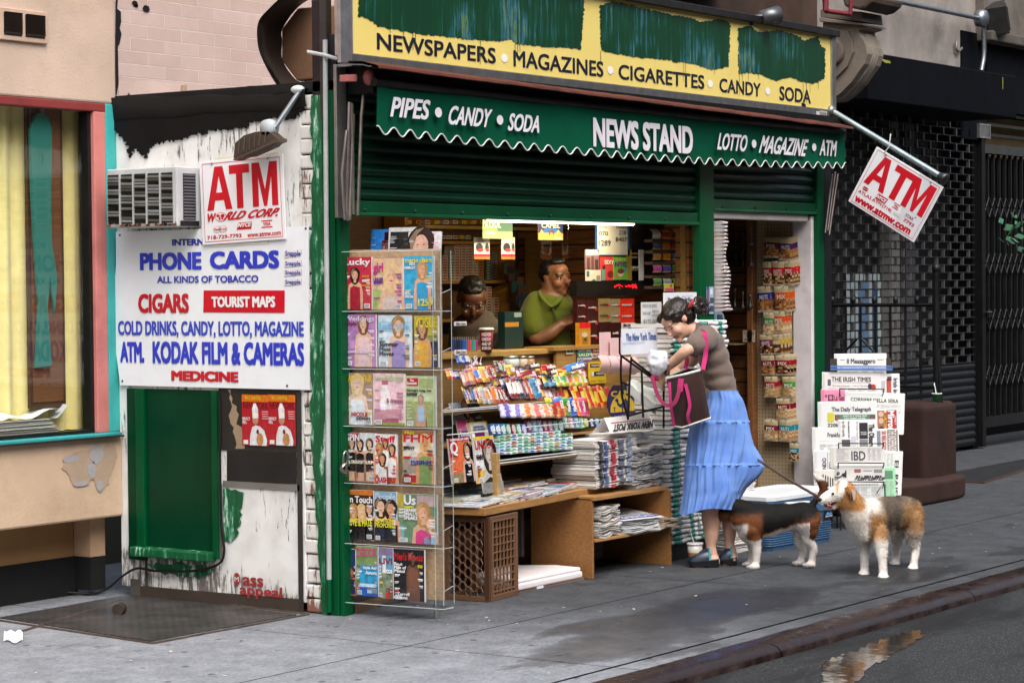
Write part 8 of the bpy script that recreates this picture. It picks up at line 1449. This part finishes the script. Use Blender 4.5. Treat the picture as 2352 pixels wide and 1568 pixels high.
for pts in ([(565, 900, -.0, .09), (540, 1100, .03, .068), (527, 1215, .03, .054), (525, 1290, .0, .059), (524, 1370, .0, .043), (522, 1440, .0, .03), (528, 1480, .0, .032), (536, 1512, .0, .036)], [(605, 900, .0, .09), (615, 1050, -.03, .066), (622, 1190, -.06, .052), (624, 1270, -.07, .057), (622, 1350, -.07, .042), (622, 1425, -.07, .03), (628, 1470, -.07, .034), (636, 1500, -.07, .036)]): Wv.limb(b, pts, q8)
for (x0, y0, x1, y1, h) in ((540, 1520, 440, 1540, .02), (636, 1508, 580, 1525, -.05)): Wv.limb(b, [(x0, y0, h, .034), ((x0+x1)/2, (y0+y1)/2+2, h, .032), (x1, y1, h, .026)], q8)
body = fuse(b, .0062, 3, face_colour(HC_, HA, HS, SKN)).build('body', 'skin', WO)
eyes(WO, HC_, HA, HS)
b = MB(); LH = lambda x, y, z: HC_+HA @ V((x*HS, y*HS, z*HS))
b.ell(LH(0, -.022, .046), (.083, .098, .086), 'ffffff', HA, 20, 14); b.ell(LH(0, -.05, .0), (.078, .07, .07), 'ffffff', HA, 18, 12)
for q in (-1, 1): b.ell(LH(q*.045, .04, .075), (.042, .05, .03), 'ffffff', HA, 12, 8); b.ell(LH(q*.068, .03, .045), (.018, .03, .035), 'ffffff', HA, 12, 8)
hr = fuse(b, .006, 3, None, '1d1411', .003, 70).build('hair', 'hair', WO)
b = MB(); r = random.Random(5); bc = G8(462, 158, .03)
for i in range(46): d = V((r.gauss(0, 1), r.gauss(0, 1), r.gauss(0, 1))).normalized(); b.ell(bc+d*r.uniform(.012, .04), r.uniform(.012, .02), 'ffffff', None, 8, 6)
bun = fuse(b, .006, 1, None, '241915', .004, 70)
for i in range(70):
    d = V((r.gauss(0, 1), r.gauss(0, 1), r.gauss(0, 1))).normalized(); p = bc+d*.045; s = d.cross(V((r.random(), r.random(), r.random()))).normalized(); bun.tube(spl([p, p+d*.012+s*.01, p+d*.014+s*.028, p+s*.034-d*.004], 4), .0022, '2a1c17', 4)
for i in range(30):
    t = r.uniform(0, 1); p = G8(250+190*t, 215-110*math.sin(math.pi*t)+r.uniform(-4, 6), .02); bun.tube(spl([p, p+RH*.012+UZ*r.uniform(.004, .012), p+RH*.03+UZ*r.uniform(-.004, .012)], 3), .0011, '35241d', 4)
bun.build('hair_bun', 'hair', hr, org=ORG[WO])
b = MB(); a_ = G8(414, 142, .06); b.tube([a_+(UZ*math.cos(t)+FH*math.sin(t))*.02+RH*.012*math.cos(t) for t in [i*.52 for i in range(12)]], .008, 'c01f28', 6, closed=True); b.build('hair_tie', 'cloth', hr, org=ORG[WO])
# T-shirt: fitted loft with sleeves
b = MB(); AX_ = Matrix((RH, -FH, UZ)).transposed()
for x, y, rx, rd, rz, h in ((500, 312, .07, .12, .04, 0), (520, 360, .086, .125, .08, 0), (536, 430, .094, .115, .1, 0), (556, 500, .092, .105, .1, 0), (573, 570, .091, .108, .09, 0), (582, 618, .092, .116, .04, 0)): b.ell(G8(x, y, h), (rx, rd, rz), 'ffffff', AX_, 22, 14)
Wv.limb(b, [(500, 322, .1, .075), (468, 345, .17, .072), (438, 362, .215, .066)], q8); Wv.limb(b, [(480, 330, -.1, .07), (440, 380, -.13, .064)], q8); Wv.limb(b, [(450, 296, 0, .062), (480, 320, 0, .075)], q8)
T = fuse(b, .009, 4, None, '6e5f57')
for i, p in enumerate(T.v):
    z = p.z; n = T.nrm[i]; k = max(0, 1-abs(z-.98)/.2); T.v[i] = p+n*(.0035*k*math.sin(z*120+9*noise.noise(p*7)) + .007*noise.noise(V((p.x*9, p.y*9, p.z*22))))
T.build('tee_shirt', 'cloth', WO)
# skirt
def ss(x): x = min(1, max(0, x+.5)); return x*x*(3-2*x)
LC_ = [(615, 492), (650, 490), (700, 468), (760, 430), (800, 412), (900, 400), (1000, 392), (1100, 382), (1200, 372), (1250, 364)]; RC_ = [(615, 668), (650, 690), (700, 706), (760, 722), (850, 740), (900, 748), (945, 772), (985, 792), (1020, 803), (1050, 790), (1080, 765), (1110, 728), (1140, 696), (1180, 676), (1250, 645)]
def itp(T_, y):
    for (y0, x0), (y1, x1) in zip(T_, T_[1:]):
        if y <= y1: t = max(0, (y-y0)/(y1-y0)); return x0+(x1-x0)*t
    return T_[-1][1]
rows = []; NN = 150; ys = [606+644*j/64 for j in range(65)]
for j, y in enumerate(ys):
    xl, xr = itp(LC_, y), itp(RC_, y); bodyr = xr+(min(xr, 672+(y-600)*.03)-xr)*ss((y-900)/230); t = j/64
    tier = (y-770)/230 if 770 <= y < 1000 else (y-1000)/250 if y >= 1000 else (y-612)/158
    amp = .002+.006*max(0, tier)*(.6+.6*t)+.005*t; step = .003*(1-min(1, abs(tier)*8)) if y > 765 else 0; row = []
    for i in range(NN):
        a = i*2*math.pi/NN; ca, sa = math.cos(a), math.sin(a); fl = max(0, ca)**6 if xr > bodyr else 0
        cx, wx = (xl+bodyr)/2, (bodyr-xl)/2; x = cx+wx*ca+(xr-bodyr)*fl
        rad = .125+.05*t; k = 13 if y < 770 else 17 if y < 1000 else 21
        f = amp*(math.sin(k*a+2.5*noise.noise(V((ca*1.5, sa*1.5, y*.004)))+{13: 0, 17: 1.3, 21: 2.1}[k])*.7+.5*math.sin((2*k+1)*a+y*.01))+step+.014*noise.noise(V((ca*2.5, sa*2.5, y*.006)))+.006*noise.noise(V((ca*9, sa*9, y*.006)))
        yy = y+(t**4)*(10*math.sin(3*a)+(-20*max(0, ca)+14*max(0, -ca)))
        p = Wv(*q8(x, yy), sa*rad*(1+.25*fl)+.0)+(RH*ca-FH*sa)*f; row.append(p)
    rows.append(row)
b = MB(); b.grid(rows, '6f95d6', True, True, lambda i, j: mixc('5c84d0', '789cdb', .5+.5*noise.noise(V((i*.22, j*.05, 0)))))
for yk in (772, 1002):
    j = min(range(65), key=lambda k: abs(ys[k]-yk)); src = rows[j]; b.grid([[p+UZ*.003 for p in src], [p-UZ*(.008+.003*math.sin(i*2.3))+(p-G8(570, yk)).normalized()*(.005+.003*math.sin(i*1.7)) for i, p in enumerate(src)]], '6f95da', True, True)
b.build('skirt', 'linen', WO)
# clogs
def clog(toe, heel, w_, h):
    t, e = G8(*toe, h), G8(*heel, h); t.z = e.z = 0; d = (t-e).normalized(); s = V((-d.y, d.x, 0)); L = (t-e).length
    b = MB(); rows = []
    for i in range(13):
        u = i/12; ww = w_*(.62+.45*math.sin(math.pi*min(1, u*.75+.12))**1.2)*(1 if u < .9 else (1-(u-.9)*5)); z0 = .0 if u < .35 else .012*max(0, math.sin((u-.35)/.65*math.pi)) if u < .8 else .03*((u-.8)/.2)**1.5; z1 = .05-.012*u
        c = e+d*L*u; rows.append([c-s*ww*.95+UZ*z0, c+s*ww*.95+UZ*z0, c+s*ww+UZ*z1, c-s*ww+UZ*z1])
    b.grid(rows, '17181c', False, True); b.face(rows[0][::-1], '17181c'); b.face(rows[-1], '17181c'); o = b.build('clog', 'plastic', WO, bevel=.006, label='dark blue clog with teal trim')
    b = MB(); rows = []
    for i in range(10):
        u = .3+.7*i/9; ww = w_*(.62+.45*math.sin(math.pi*min(1, u*.75+.12))**1.2)*(1 if u < .92 else 1-(u-.92)*7); hh = .052*(1-((u-.3)/.7)**2.2)+.016; c = e+d*L*u+UZ*(.045-.012*u); rows.append([c+s*ww*math.cos(a)+UZ*hh*math.sin(a) for a in [k*math.pi/10 for k in range(11)]])
    b.grid(rows, '1f2a3a'); b.build('upper', 'plastic', o, org=ORG[WO])
    b = MB(); b.tube([p+UZ*.001 for p in rows[0]], .007, '2f9aa8', 6); b.build('trim', 'cloth', o, org=ORG[WO])
clog((396, 1548), (562, 1562), .047, .02); clog((560, 1545), (658, 1556), .045, -.06)
b = MB(); w0 = G8(274, 498, .118); dv = (G8(290, 480, .135)-w0).normalized(); u_ = dv.cross(UZ).normalized(); v_ = dv.cross(u_); b.tube([w0+(u_*math.cos(t)+v_*math.sin(t))*.03 for t in [i*.4 for i in range(16)]], .006, '8e9094', 6, closed=True); b.ell(w0-FH*.03, (.012, .012, .012), '2c2e34'); b.build('wrist_watch', 'chrome', WO)
# tote bag
bg = thing('tote_bag', "dark brown tote bag with pink straps and white piping on the woman's shoulder", 'bag', G8(420, 780, .2))
def bagp(x, y, h): return G8(x, y, h)
fr_ = [(283, 540), (472, 492), (492, 560), (518, 752), (440, 785), (368, 802), (322, 795), (300, 680)]
top = [(283, 540, .2), (375, 520, .28), (472, 494, .27), (468, 486, .2), (400, 484, .1), (300, 525, .1)]; bot = [(320, 795, .2), (368, 803, .28), (518, 752, .26), (515, 745, .18), (430, 770, .1), (325, 785, .1)]
rows = []
for j in range(9):
    t = j/8; bul = .02*math.sin(math.pi*t); row = []
    for k in range(6):
        a, c = top[k], bot[k]; row.append(G8(a[0]+(c[0]-a[0])*t, a[1]+(c[1]-a[1])*t, a[2]+(c[2]-a[2])*t+(bul if k in (0, 1, 2) else -bul)+.006*noise.noise(V((k*1.3, t*4, 2)))))
    ring = []
    for k in range(6): ring += [row[k].lerp(row[(k+1) % 6], f) for f in (0, .25, .5, .75)]
    rows.append(ring)
b = MB(); b.grid(rows, '33201d', True, True); b.face(rows[-1], '2c1c19'); b.build('bag_body', 'cloth', bg)
b = MB(); b.tube(rows[0], .008, 'e2ddd8', 6, closed=True); b.tube(rows[-1][:13], .005, 'dcd6d0', 6); b.build('white_piping', 'cloth', bg)
def strip(pts, w_, name='pink_strap', c='b82f6c'):
    P = spl([G8(*p) for p in pts], 5); b = MB(); rows = []
    for i, p in enumerate(P):
        d = (P[min(i+1, len(P)-1)]-P[max(i-1, 0)]).normalized(); s = d.cross(FH).normalized(); rows.append([p-s*w_, p+s*w_, p+s*w_+FH*.004, p-s*w_+FH*.004])
    b.grid(rows, c, False, True); b.build(name, 'cloth', bg)
strip([(460, 285, .17), (488, 300, .235), (496, 360, .25), (492, 420, .25), (478, 492, .285)], .013); strip([(392, 425, .12), (392, 460, .15), (384, 490, .2)], .012)
strip([(358, 545, .3), (350, 610, .32), (330, 665, .33), (300, 686, .33), (265, 672, .32), (235, 625, .3), (215, 560, .28), (207, 535, .27), (222, 528, .26), (240, 545, .25)], .011, 'pink_handle', '8a2a50')
strip([(362, 540, .31), (355, 610, .315)], .016); strip([(385, 568, .315), (402, 640, .325), (408, 690, .325), (398, 740, .32), (408, 782, .3)], .009); strip([(300, 560, .24), (306, 680, .25), (325, 796, .22)], .008)
# leash
lp = [G8(740, 960, -.02), G8(800, 1000, .0)]; D2B = PG().w(2040, 1308); Dv = View(D2B); q7 = rg(2104, 1536, 1.96)
b = MB(); rows = []; P = spl([G8(700, 900, -.06), G8(760, 965, -.0), Dv(*q7(1010, 105), .0), Dv(*q7(1200, 225), .0), Dv(*q7(1375, 325), .2), Dv(*q7(1560, 420), .3)], 6)
for p in P: rows.append([p+UZ*.009, p-UZ*.009, p-UZ*.009+FH*.004, p+UZ*.009+FH*.004])
b.grid(rows, '54453f', True, True); b.build('dog_leash', 'cloth', label='brown webbing leash stretched from the woman to the pale dog', cat='leash', org=P[0])
# ---------------------------------------------------------------- dogs
def fur_blades(src, cf, n, ln, seed, grav=.5, vol=None):
    r = random.Random(seed); b = MB(); N = len(src.v)
    for _ in range(n):
        i = r.randrange(N); p, nn = src.v[i], src.nrm[i]; t = V((r.gauss(0, 1), r.gauss(0, 1), r.gauss(0, 1))); t = (t-nn*t.dot(nn)).normalized(); l = ln(p)*r.uniform(.6, 1.3)
        if l < .003: continue
        d = (nn*.55+RH*.45-UZ*grav+t*.25).normalized(); c = jit(cf(p), .22); b.face([p-nn*.004-t*.0016, p-nn*.004+t*.0016, p+d*l], c, False)
    return b
def dog(name, label, base, q, build, cf, fur, vox=.0075, sm=3):
    o = thing(name, label, 'dog', base); b = MB(); vw = View(base); build(b, vw, q); m = fuse(b, vox, sm, cf); m.build('body', 'fur', o); n, ln, sd = fur; fur_blades(m, cf, n, ln, sd).build('coat', 'fur', o, kind='stuff'); return o, vw
DX = lambda vw, q: (lambda x, y, h=0: vw(*q(x, y), h))
# pale collie cross: colour by place on the body, read in the square-on view
def locate(vw):
    return lambda p: ((p-vw.base).dot(RH), (p-vw.base).dot(UZ), -(p-vw.base).dot(FH))
L2 = locate(Dv); ref = lambda x, y: (lambda w: ((w-D2B).dot(RH), (w-D2B).dot(UZ)))(Dv(*q7(x, y), 0))
def cf2(p):
    a, z, h = L2(p); n = .022*noise.noise(p*8)+.012*noise.noise(p*34)+.006*noise.noise(p*110)
    WH, TAN, GRY, BLK = lin('e8e2da'), lin('a67d52'), lin('756b60'), lin('37322f'); X = lambda x: ref(x, 400)[0]; Zf = lambda y: ref(1700, y)[1]
    if z > Zf(465) and a < X(1632):                                                                        # head
        c = mixc(TAN, 'c98f52', .5+.5*noise.noise(p*25)); c = mixc(c, WH, ss((X(1425)-a+n*.3)/.03)); c = mixc(c, WH, ss((Zf(375)-z+n*.4)/.03)*.85)
        if h > .26: c = mixc(c, WH, ss((.02-abs(a-X(1452)-(z-Zf(260))*.4))/.016)*ss((z-Zf(300))/.02))
        return mixc(c, WH, ss((a-X(1612)+n)/.04))
    grz = mixc(BLK, mixc(GRY, 'a38d70', .5+.5*noise.noise(p*40)), min(1, max(0, .55+.9*noise.noise(V((a*24, z*7, h*7))))))
    c = mixc(WH, grz, ss((a-X(1742)+n)/.06)); c = mixc(c, TAN, ss((a-X(1655)+n)/.04)*ss((X(1790)-a+n)/.07)*ss((Zf(395)-z+n)/.06))
    c = mixc(c, mixc(BLK, GRY, .3), .7*ss((.05-abs(a-X(1845)+n))/.05)*ss((z-Zf(520)+n)/.05)); c = mixc(c, TAN, ss((a-X(1915)+n)/.06)*ss((Zf(380)-z+n)/.08)*.85)
    lo = Zf(560)-.25*max(0, X(1800)-a); c = mixc(c, WH, ss((lo-z+n)/.05)*(1 if a < X(1975) else .35)); return mixc(c, WH, ss((Zf(625)-z+n)/.05))
def build2(b, vw, q):
    P = DX(vw, q); MX = Matrix((RH, -FH, UZ)).transposed(); B = lambda x, y, h, r: b.ell(P(x, y, h), r, 'ffffff', MX, 18, 12)
    vw.limb(b, [(1655, 460, .22, .085), (1720, 445, .14, .1), (1810, 435, .02, .102), (1900, 420, -.09, .092), (1965, 420, -.17, .088), (1995, 440, -.19, .07)], q, 20)
    B(1660, 500, .22, (.062, .09, .105)); B(1690, 545, .18, (.06, .08, .06)); B(1780, 500, .05, (.09, .1, .075))
    vw.limb(b, [(1535, 300, .3, .06), (1580, 365, .28, .07), (1625, 430, .25, .086), (1655, 490, .22, .09)], q, 18)
    B(1537, 285, .3, (.062, .066, .062)); vw.limb(b, [(1500, 292, .32, .05), (1445, 316, .345, .038), (1405, 334, .36, .031), (1390, 341, .365, .024)], q, 14); vw.limb(b, [(1515, 345, .31, .034), (1460, 375, .33, .02), (1415, 387, .345, .012)], q, 12)
    for pts in (((1770, 560, .22, .052), (1778, 620, .26, .04), (1786, 690, .28, .029), (1794, 770, .29, .024), (1798, 850, .295, .024)), ((1668, 570, .14, .046), (1668, 630, .14, .036), (1672, 700, .145, .027), (1672, 770, .15, .023), (1672, 826, .15, .023)), ((1985, 470, -.1, .07), (2000, 540, -.09, .058), (1996, 600, -.1, .04), (2014, 660, -.12, .026), (2008, 730, -.1, .022), (2000, 790, -.09, .022)), ((1900, 520, -.27, .058), (1890, 580, -.27, .042), (1893, 640, -.28, .028), (1884, 700, -.3, .022), (1880, 762, -.3, .022))): vw.limb(b, pts, q, 14)
    for x, y, h in ((1798, 856, .31), (1668, 834, .165), (1996, 797, -.075), (1874, 768, -.285)):
        c = P(x, y, h); b.ell(c, (.032, .038, .02), 'ffffff', MX, 12, 8)
        for k in (-1.5, -.5, .5, 1.5): b.ell(c+RH*(.0095*k)-FH*.026-UZ*.005, (.0095, .019, .012), 'ffffff', MX, 8, 6)
def ln2(p):
    a, z, h = L2(p); Zf = ref(1700, 620)[1]
    if z < Zf-.05: return .008
    if a < ref(1600, 400)[0] and z > ref(1700, 400)[1]: return .012
    return .015 if a < ref(1780, 400)[0] else .012
D2, _ = dog('dog', 'white, tan and grey shaggy dog standing on the leash with its mouth open', D2B, q7, build2, cf2, (34000, ln2, 3))
P = DX(Dv, q7); b = MB()
b.ell(P(1380, 340, .372), (.015, .017, .013), '1c1514'); b.build('nose', 'plastic', D2)
b = MB(); b.ell(P(1462, 298, .385), (.009, .008, .008), '1a1210'); b.ell(P(1460, 297, .3915), (.0018, .0018, .0018), 'e8e0d8'); b.build('eye', 'cover', D2)  # tiny pale bead is a painted highlight on the eye
b = MB(); rows = [[P(x, y, h) for x, y, h in ((1402, 372, .365), (1440, 364, .372), (1488, 350, .362))], [P(x, y, h) for x, y, h in ((1408, 388, .358), (1445, 384, .364), (1488, 360, .358))]]; b.grid(rows, '4a161a'); b.ell(P(1440, 380, .362), (.03, .014, .008), 'a8545a', Matrix.Rotation(R_(18), 3, FH)); b.build('mouth', 'plastic', D2)
def ear(o, P, pts, c, h, drop=0):
    b = MB(); n = len(pts); O_ = [P(x, y, h+.012*math.sin(i)) for i, (x, y) in enumerate(pts)]; cen = sum(O_, V())/n
    for i in range(n): j = (i+1) % n; b.face([O_[i], O_[j], cen-FH*.016], c, True); b.face([O_[j], O_[i], cen+FH*.006], c, True)
    b.build('ear', 'fur', o)
ear(D2, P, ((1535, 262), (1560, 250), (1590, 254), (1614, 272), (1622, 300), (1614, 328), (1598, 338), (1582, 326), (1572, 300), (1552, 282)), 'ab7848', .37)
b = MB(); b.poly(Pl(P(1599, 303, .392), RH, UZ), [(-.012, .028), (.008, .03), (.016, .006), (.012, -.024), (.002, -.034), (-.004, -.008)], 'bfa596'); b.build('inner_ear', 'fur', D2)
ear(D2, P, ((1478, 238), (1500, 222), (1535, 224), (1550, 240), (1520, 250), (1490, 250)), 'a87242', .3)
# tricolour hound
D1B = PG().w(1790, 1301); V1 = View(D1B); L1_ = locate(V1); r1 = lambda x, y: (lambda w: ((w-D1B).dot(RH), (w-D1B).dot(UZ)))(V1(*q7(x, y), 0))
def cf1(p):
    a, z, h = L1_(p); n = .02*noise.noise(p*12)+.008*noise.noise(p*50); X = lambda x: r1(x, 500)[0]; Z = lambda y: r1(1000, y)[1]
    WH, TAN, BLK = lin('d6cec6'), lin('6f4226'), lin('12100e')
    if z > Z(372) and a > X(1290): return mixc(mixc(BLK, mixc(TAN, BLK, .25), ss((a-X(1345)+n)/.03)*ss((Z(330)-z)/-.03)), WH, ss((z-Z(212)+n)/.02))
    c = mixc(BLK, TAN, ss((X(985)-a+n)/.035)*ss((Z(430)-z+n)/.05)); c = mixc(c, TAN, ss((a-X(1225)+n)/.05)*ss((Z(470)+.35*(a-X(1225))-z+n)/.06)); be = Z(575)+(a-X(960))*.3
    if X(985) < a < X(1290): c = mixc(c, TAN, .8*ss((be+.012-z+n)/.02)); c = mixc(c, WH, ss((be-z+n)/.025))
    c = mixc(c, WH, ss((X(865)-a+n)/.03)*ss((Z(500)-z+n)/.03)); return mixc(c, WH, ss((Z(600)-z+n)/.02))
def build1(b, vw, q):
    P = DX(vw, q); B = lambda x, y, h, r: b.ell(P(x, y, h), r, 'ffffff', Matrix((RH, -FH, UZ)).transposed(), 18, 12)
    vw.limb(b, [(860, 460, .0, .085), (930, 478, .0, .105), (1020, 478, 0, .1), (1110, 462, 0, .086), (1190, 455, 0, .078), (1260, 450, 0, .085), (1300, 460, 0, .075)], q, 20)
    B(900, 540, .0, (.07, .08, .08)); vw.limb(b, [(880, 430, 0, .075), (820, 400, 0, .062), (770, 395, -.02, .058)], q, 16); B(740, 415, -.03, (.065, .06, .06)); vw.limb(b, [(730, 425, -.03, .04), (690, 455, -.03, .03), (668, 470, -.03, .022)], q, 12)
    for h0, pts in ((.05, ((915, 540, .058), (935, 600, .042), (948, 660, .028), (948, 730, .023), (942, 775, .023))), (-.05, ((905, 560, .05), (918, 640, .028), (925, 700, .023), (915, 755, .022)))): vw.limb(b, [(x, y, h0, r) for x, y, r in pts], q, 14)
    for h0, pts in ((.055, ((1290, 490, .075), (1300, 550, .056), (1290, 600, .035), (1330, 655, .024), (1326, 710, .021), (1318, 760, .021))), (-.05, ((1250, 510, .06), (1240, 570, .042), (1230, 620, .028), (1260, 670, .022), (1252, 715, .02), (1245, 748, .02)))): vw.limb(b, [(x, y, h0, r) for x, y, r in pts], q, 14)
    vw.limb(b, [(1310, 395, 0, .026), (1345, 345, 0, .019), (1380, 310, 0, .021), (1400, 265, 0, .026), (1385, 220, 0, .026), (1355, 190, 0, .018), (1328, 158, 0, .006)], q, 12)
    for x, y, h in ((934, 788, .065), (903, 768, -.035), (1310, 774, .07), (1238, 760, -.035)):
        c = P(x, y, h); b.ell(c, (.034, .034, .018), 'ffffff', Matrix((RH, -FH, UZ)).transposed(), 12, 8)
        for k in (-1.5, -.5, .5, 1.5): b.ell(c-RH*.022+RH*.006*k-FH*.011*k-UZ*.004, (.018, .01, .012), 'ffffff', Matrix((RH, -FH, UZ)).transposed(), 8, 6)
dog('dog', 'black, tan and white hound with raised white tipped tail in front of the cooler', D1B, q7, build1, cf1, (16000, lambda p: .016 if p.z > r1(1000, 330)[1] else .007, 4))
# ---------------------------------------------------------------- two men inside
q4_ = rg(1500, 700, 3.016); MBs = V((2.75, .62, 0)); Mv = View(MBs); G4 = lambda x, y, h=0: Mv(*q4_(x, y), h)
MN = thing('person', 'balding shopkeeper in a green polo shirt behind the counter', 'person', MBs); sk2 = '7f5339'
c, A = G4(1205, 750, 0), head_axes((-.05, 1, .1), (.62, -.3, .72)); s = 1.0; b = MB(); add_head(b, c, A, s, 1.25, False)
Mv.limb(b, [(1170, 830, 0, .058), (1165, 930, 0, .062), (1160, 1010, 0, .08)], q4_); Mv.limb(b, [(1000, 1250, .08, .052), (1010, 1390, .12, .046), (1150, 1330, .14, .04), (1270, 1240, .13, .032)], q4_); Mv.limb(b, [(1330, 1150, -.1, .05), (1370, 1250, -.05, .042), (1400, 1210, .05, .034)], q4_)
hand(b, G4(1275, 1238, .13), G4(1345, 1205, .13), UZ-FH*.4, 1.05, .6, .2, 1); hand(b, G4(1385, 1215, .03), G4(1425, 1200, .05), UZ, 1, .6)
b.ell(G4(1160, 1200, 0), (.15, .1, .22), 'ffffff', Matrix((RH, -FH, UZ)).transposed())
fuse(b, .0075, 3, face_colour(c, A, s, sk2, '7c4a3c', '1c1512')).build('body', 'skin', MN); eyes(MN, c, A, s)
b = MB(); LH = lambda x, y, z: c+A @ V((x*s, y*s, z*s)); b.ell(LH(0, -.05, .03), (.079, .07, .072), 'ffffff', A, 18, 12); b.ell(LH(0, .02, .098), (.058, .062, .024), 'ffffff', A, 16, 10); b.ell(LH(0, -.02, .082), (.072, .072, .042), 'ffffff', A, 16, 10)
for k in (-1, 1): b.ell(LH(k*.066, -.01, .04), (.016, .04, .035), 'ffffff', A, 12, 8)
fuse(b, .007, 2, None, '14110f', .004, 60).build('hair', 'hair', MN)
b = MB()
for x, y, rx, rd, rz in ((1150, 985, .11, .09, .05), (1140, 1060, .155, .105, .1), (1140, 1180, .152, .11, .15), (1140, 1330, .15, .11, .16), (1140, 1480, .15, .11, .14)): b.ell(G4(x, y), (rx, rd, rz), 'ffffff', Matrix((RH, -FH, UZ)).transposed(), 22, 14)
Mv.limb(b, [(1010, 1020, .04, .075), (965, 1140, .07, .08), (975, 1280, .09, .078)], q4_); Mv.limb(b, [(1270, 1020, -.06, .07), (1335, 1140, -.1, .07)], q4_)
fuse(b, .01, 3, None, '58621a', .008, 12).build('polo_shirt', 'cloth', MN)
b = MB(); b.tube(spl([G4(1045, 900, .06), G4(1060, 950, .11), G4(1110, 1010, .13), G4(1170, 1050, .125), G4(1235, 1000, .12), G4(1265, 950, .06)], 4), .012, '5c6a20', 8); b.tube([G4(1175, 1050, .12), G4(1215, 1180, .13)], .008, '3c4a1c', 6); b.build('collar', 'cloth', MN)
M2b = V((2.2, .72, 0)); Sv = View(M2b); G5 = lambda x, y, h=0: Sv(*q4_(x, y), h); M2_ = thing('person', 'dark haired man with glasses looking down behind the counter at the left', 'person', M2b)
c, A = G5(345, 985, 0), head_axes((.05, .9, .45), (.1, -.5, .85)); s = 1.12; b = MB(); add_head(b, c, A, s, 1.1, False); Sv.limb(b, [(350, 1100, -.06, .058), (370, 1230, -.08, .075)], q4_); b.ell(G5(380, 1480, -.06), (.16, .1, .22), 'ffffff', Matrix((RH, -FH, UZ)).transposed())
Sv.limb(b, [(470, 1300, 0, .045), (440, 1480, .1, .036), (330, 1530, .16, .03)], q4_); hand(b, G5(330, 1530, .16), G5(280, 1530, .18), UZ, 1, .5)
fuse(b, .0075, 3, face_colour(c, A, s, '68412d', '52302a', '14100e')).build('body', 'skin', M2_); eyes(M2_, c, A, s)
b = MB(); LH = lambda x, y, z: c+A @ V((x*s, y*s, z*s)); b.ell(LH(0, -.022, .05), (.086, .098, .088), 'ffffff', A, 20, 14); b.ell(LH(0, .045, .085), (.06, .045, .03), 'ffffff', A, 14, 10); b.ell(LH(0, -.055, -.01), (.075, .055, .06), 'ffffff', A, 14, 10); fuse(b, .007, 2, None, '12100f', .006, 60).build('hair', 'hair', M2_)
b = MB()
for k in (-1, 1): b.tube([LH(k*.034+.026*math.cos(t), .1, .001+.018*math.sin(t)) for t in [i*.4 for i in range(16)]], .0022, '8a8478', 5, closed=True); b.tube([LH(k*.06, .098, .004), LH(k*.078, .0, .008)], .0022, '8a8478', 5)
b.build('glasses', 'chrome', M2_)
b = MB()
for x, y, rx, rd, rz in ((385, 1190, .12, .1, .05), (390, 1290, .17, .12, .1), (390, 1420, .17, .12, .16), (390, 1560, .17, .12, .12)): b.ell(G5(x, y, -.06), (rx, rd, rz), 'ffffff', Matrix((RH, -FH, UZ)).transposed(), 22, 14)
Sv.limb(b, [(480, 1210, -.05, .07), (505, 1340, -.0, .065), (460, 1460, .08, .06)], q4_); fuse(b, .01, 3, None, '51483c', .008, 12).build('shirt', 'cloth', M2_)
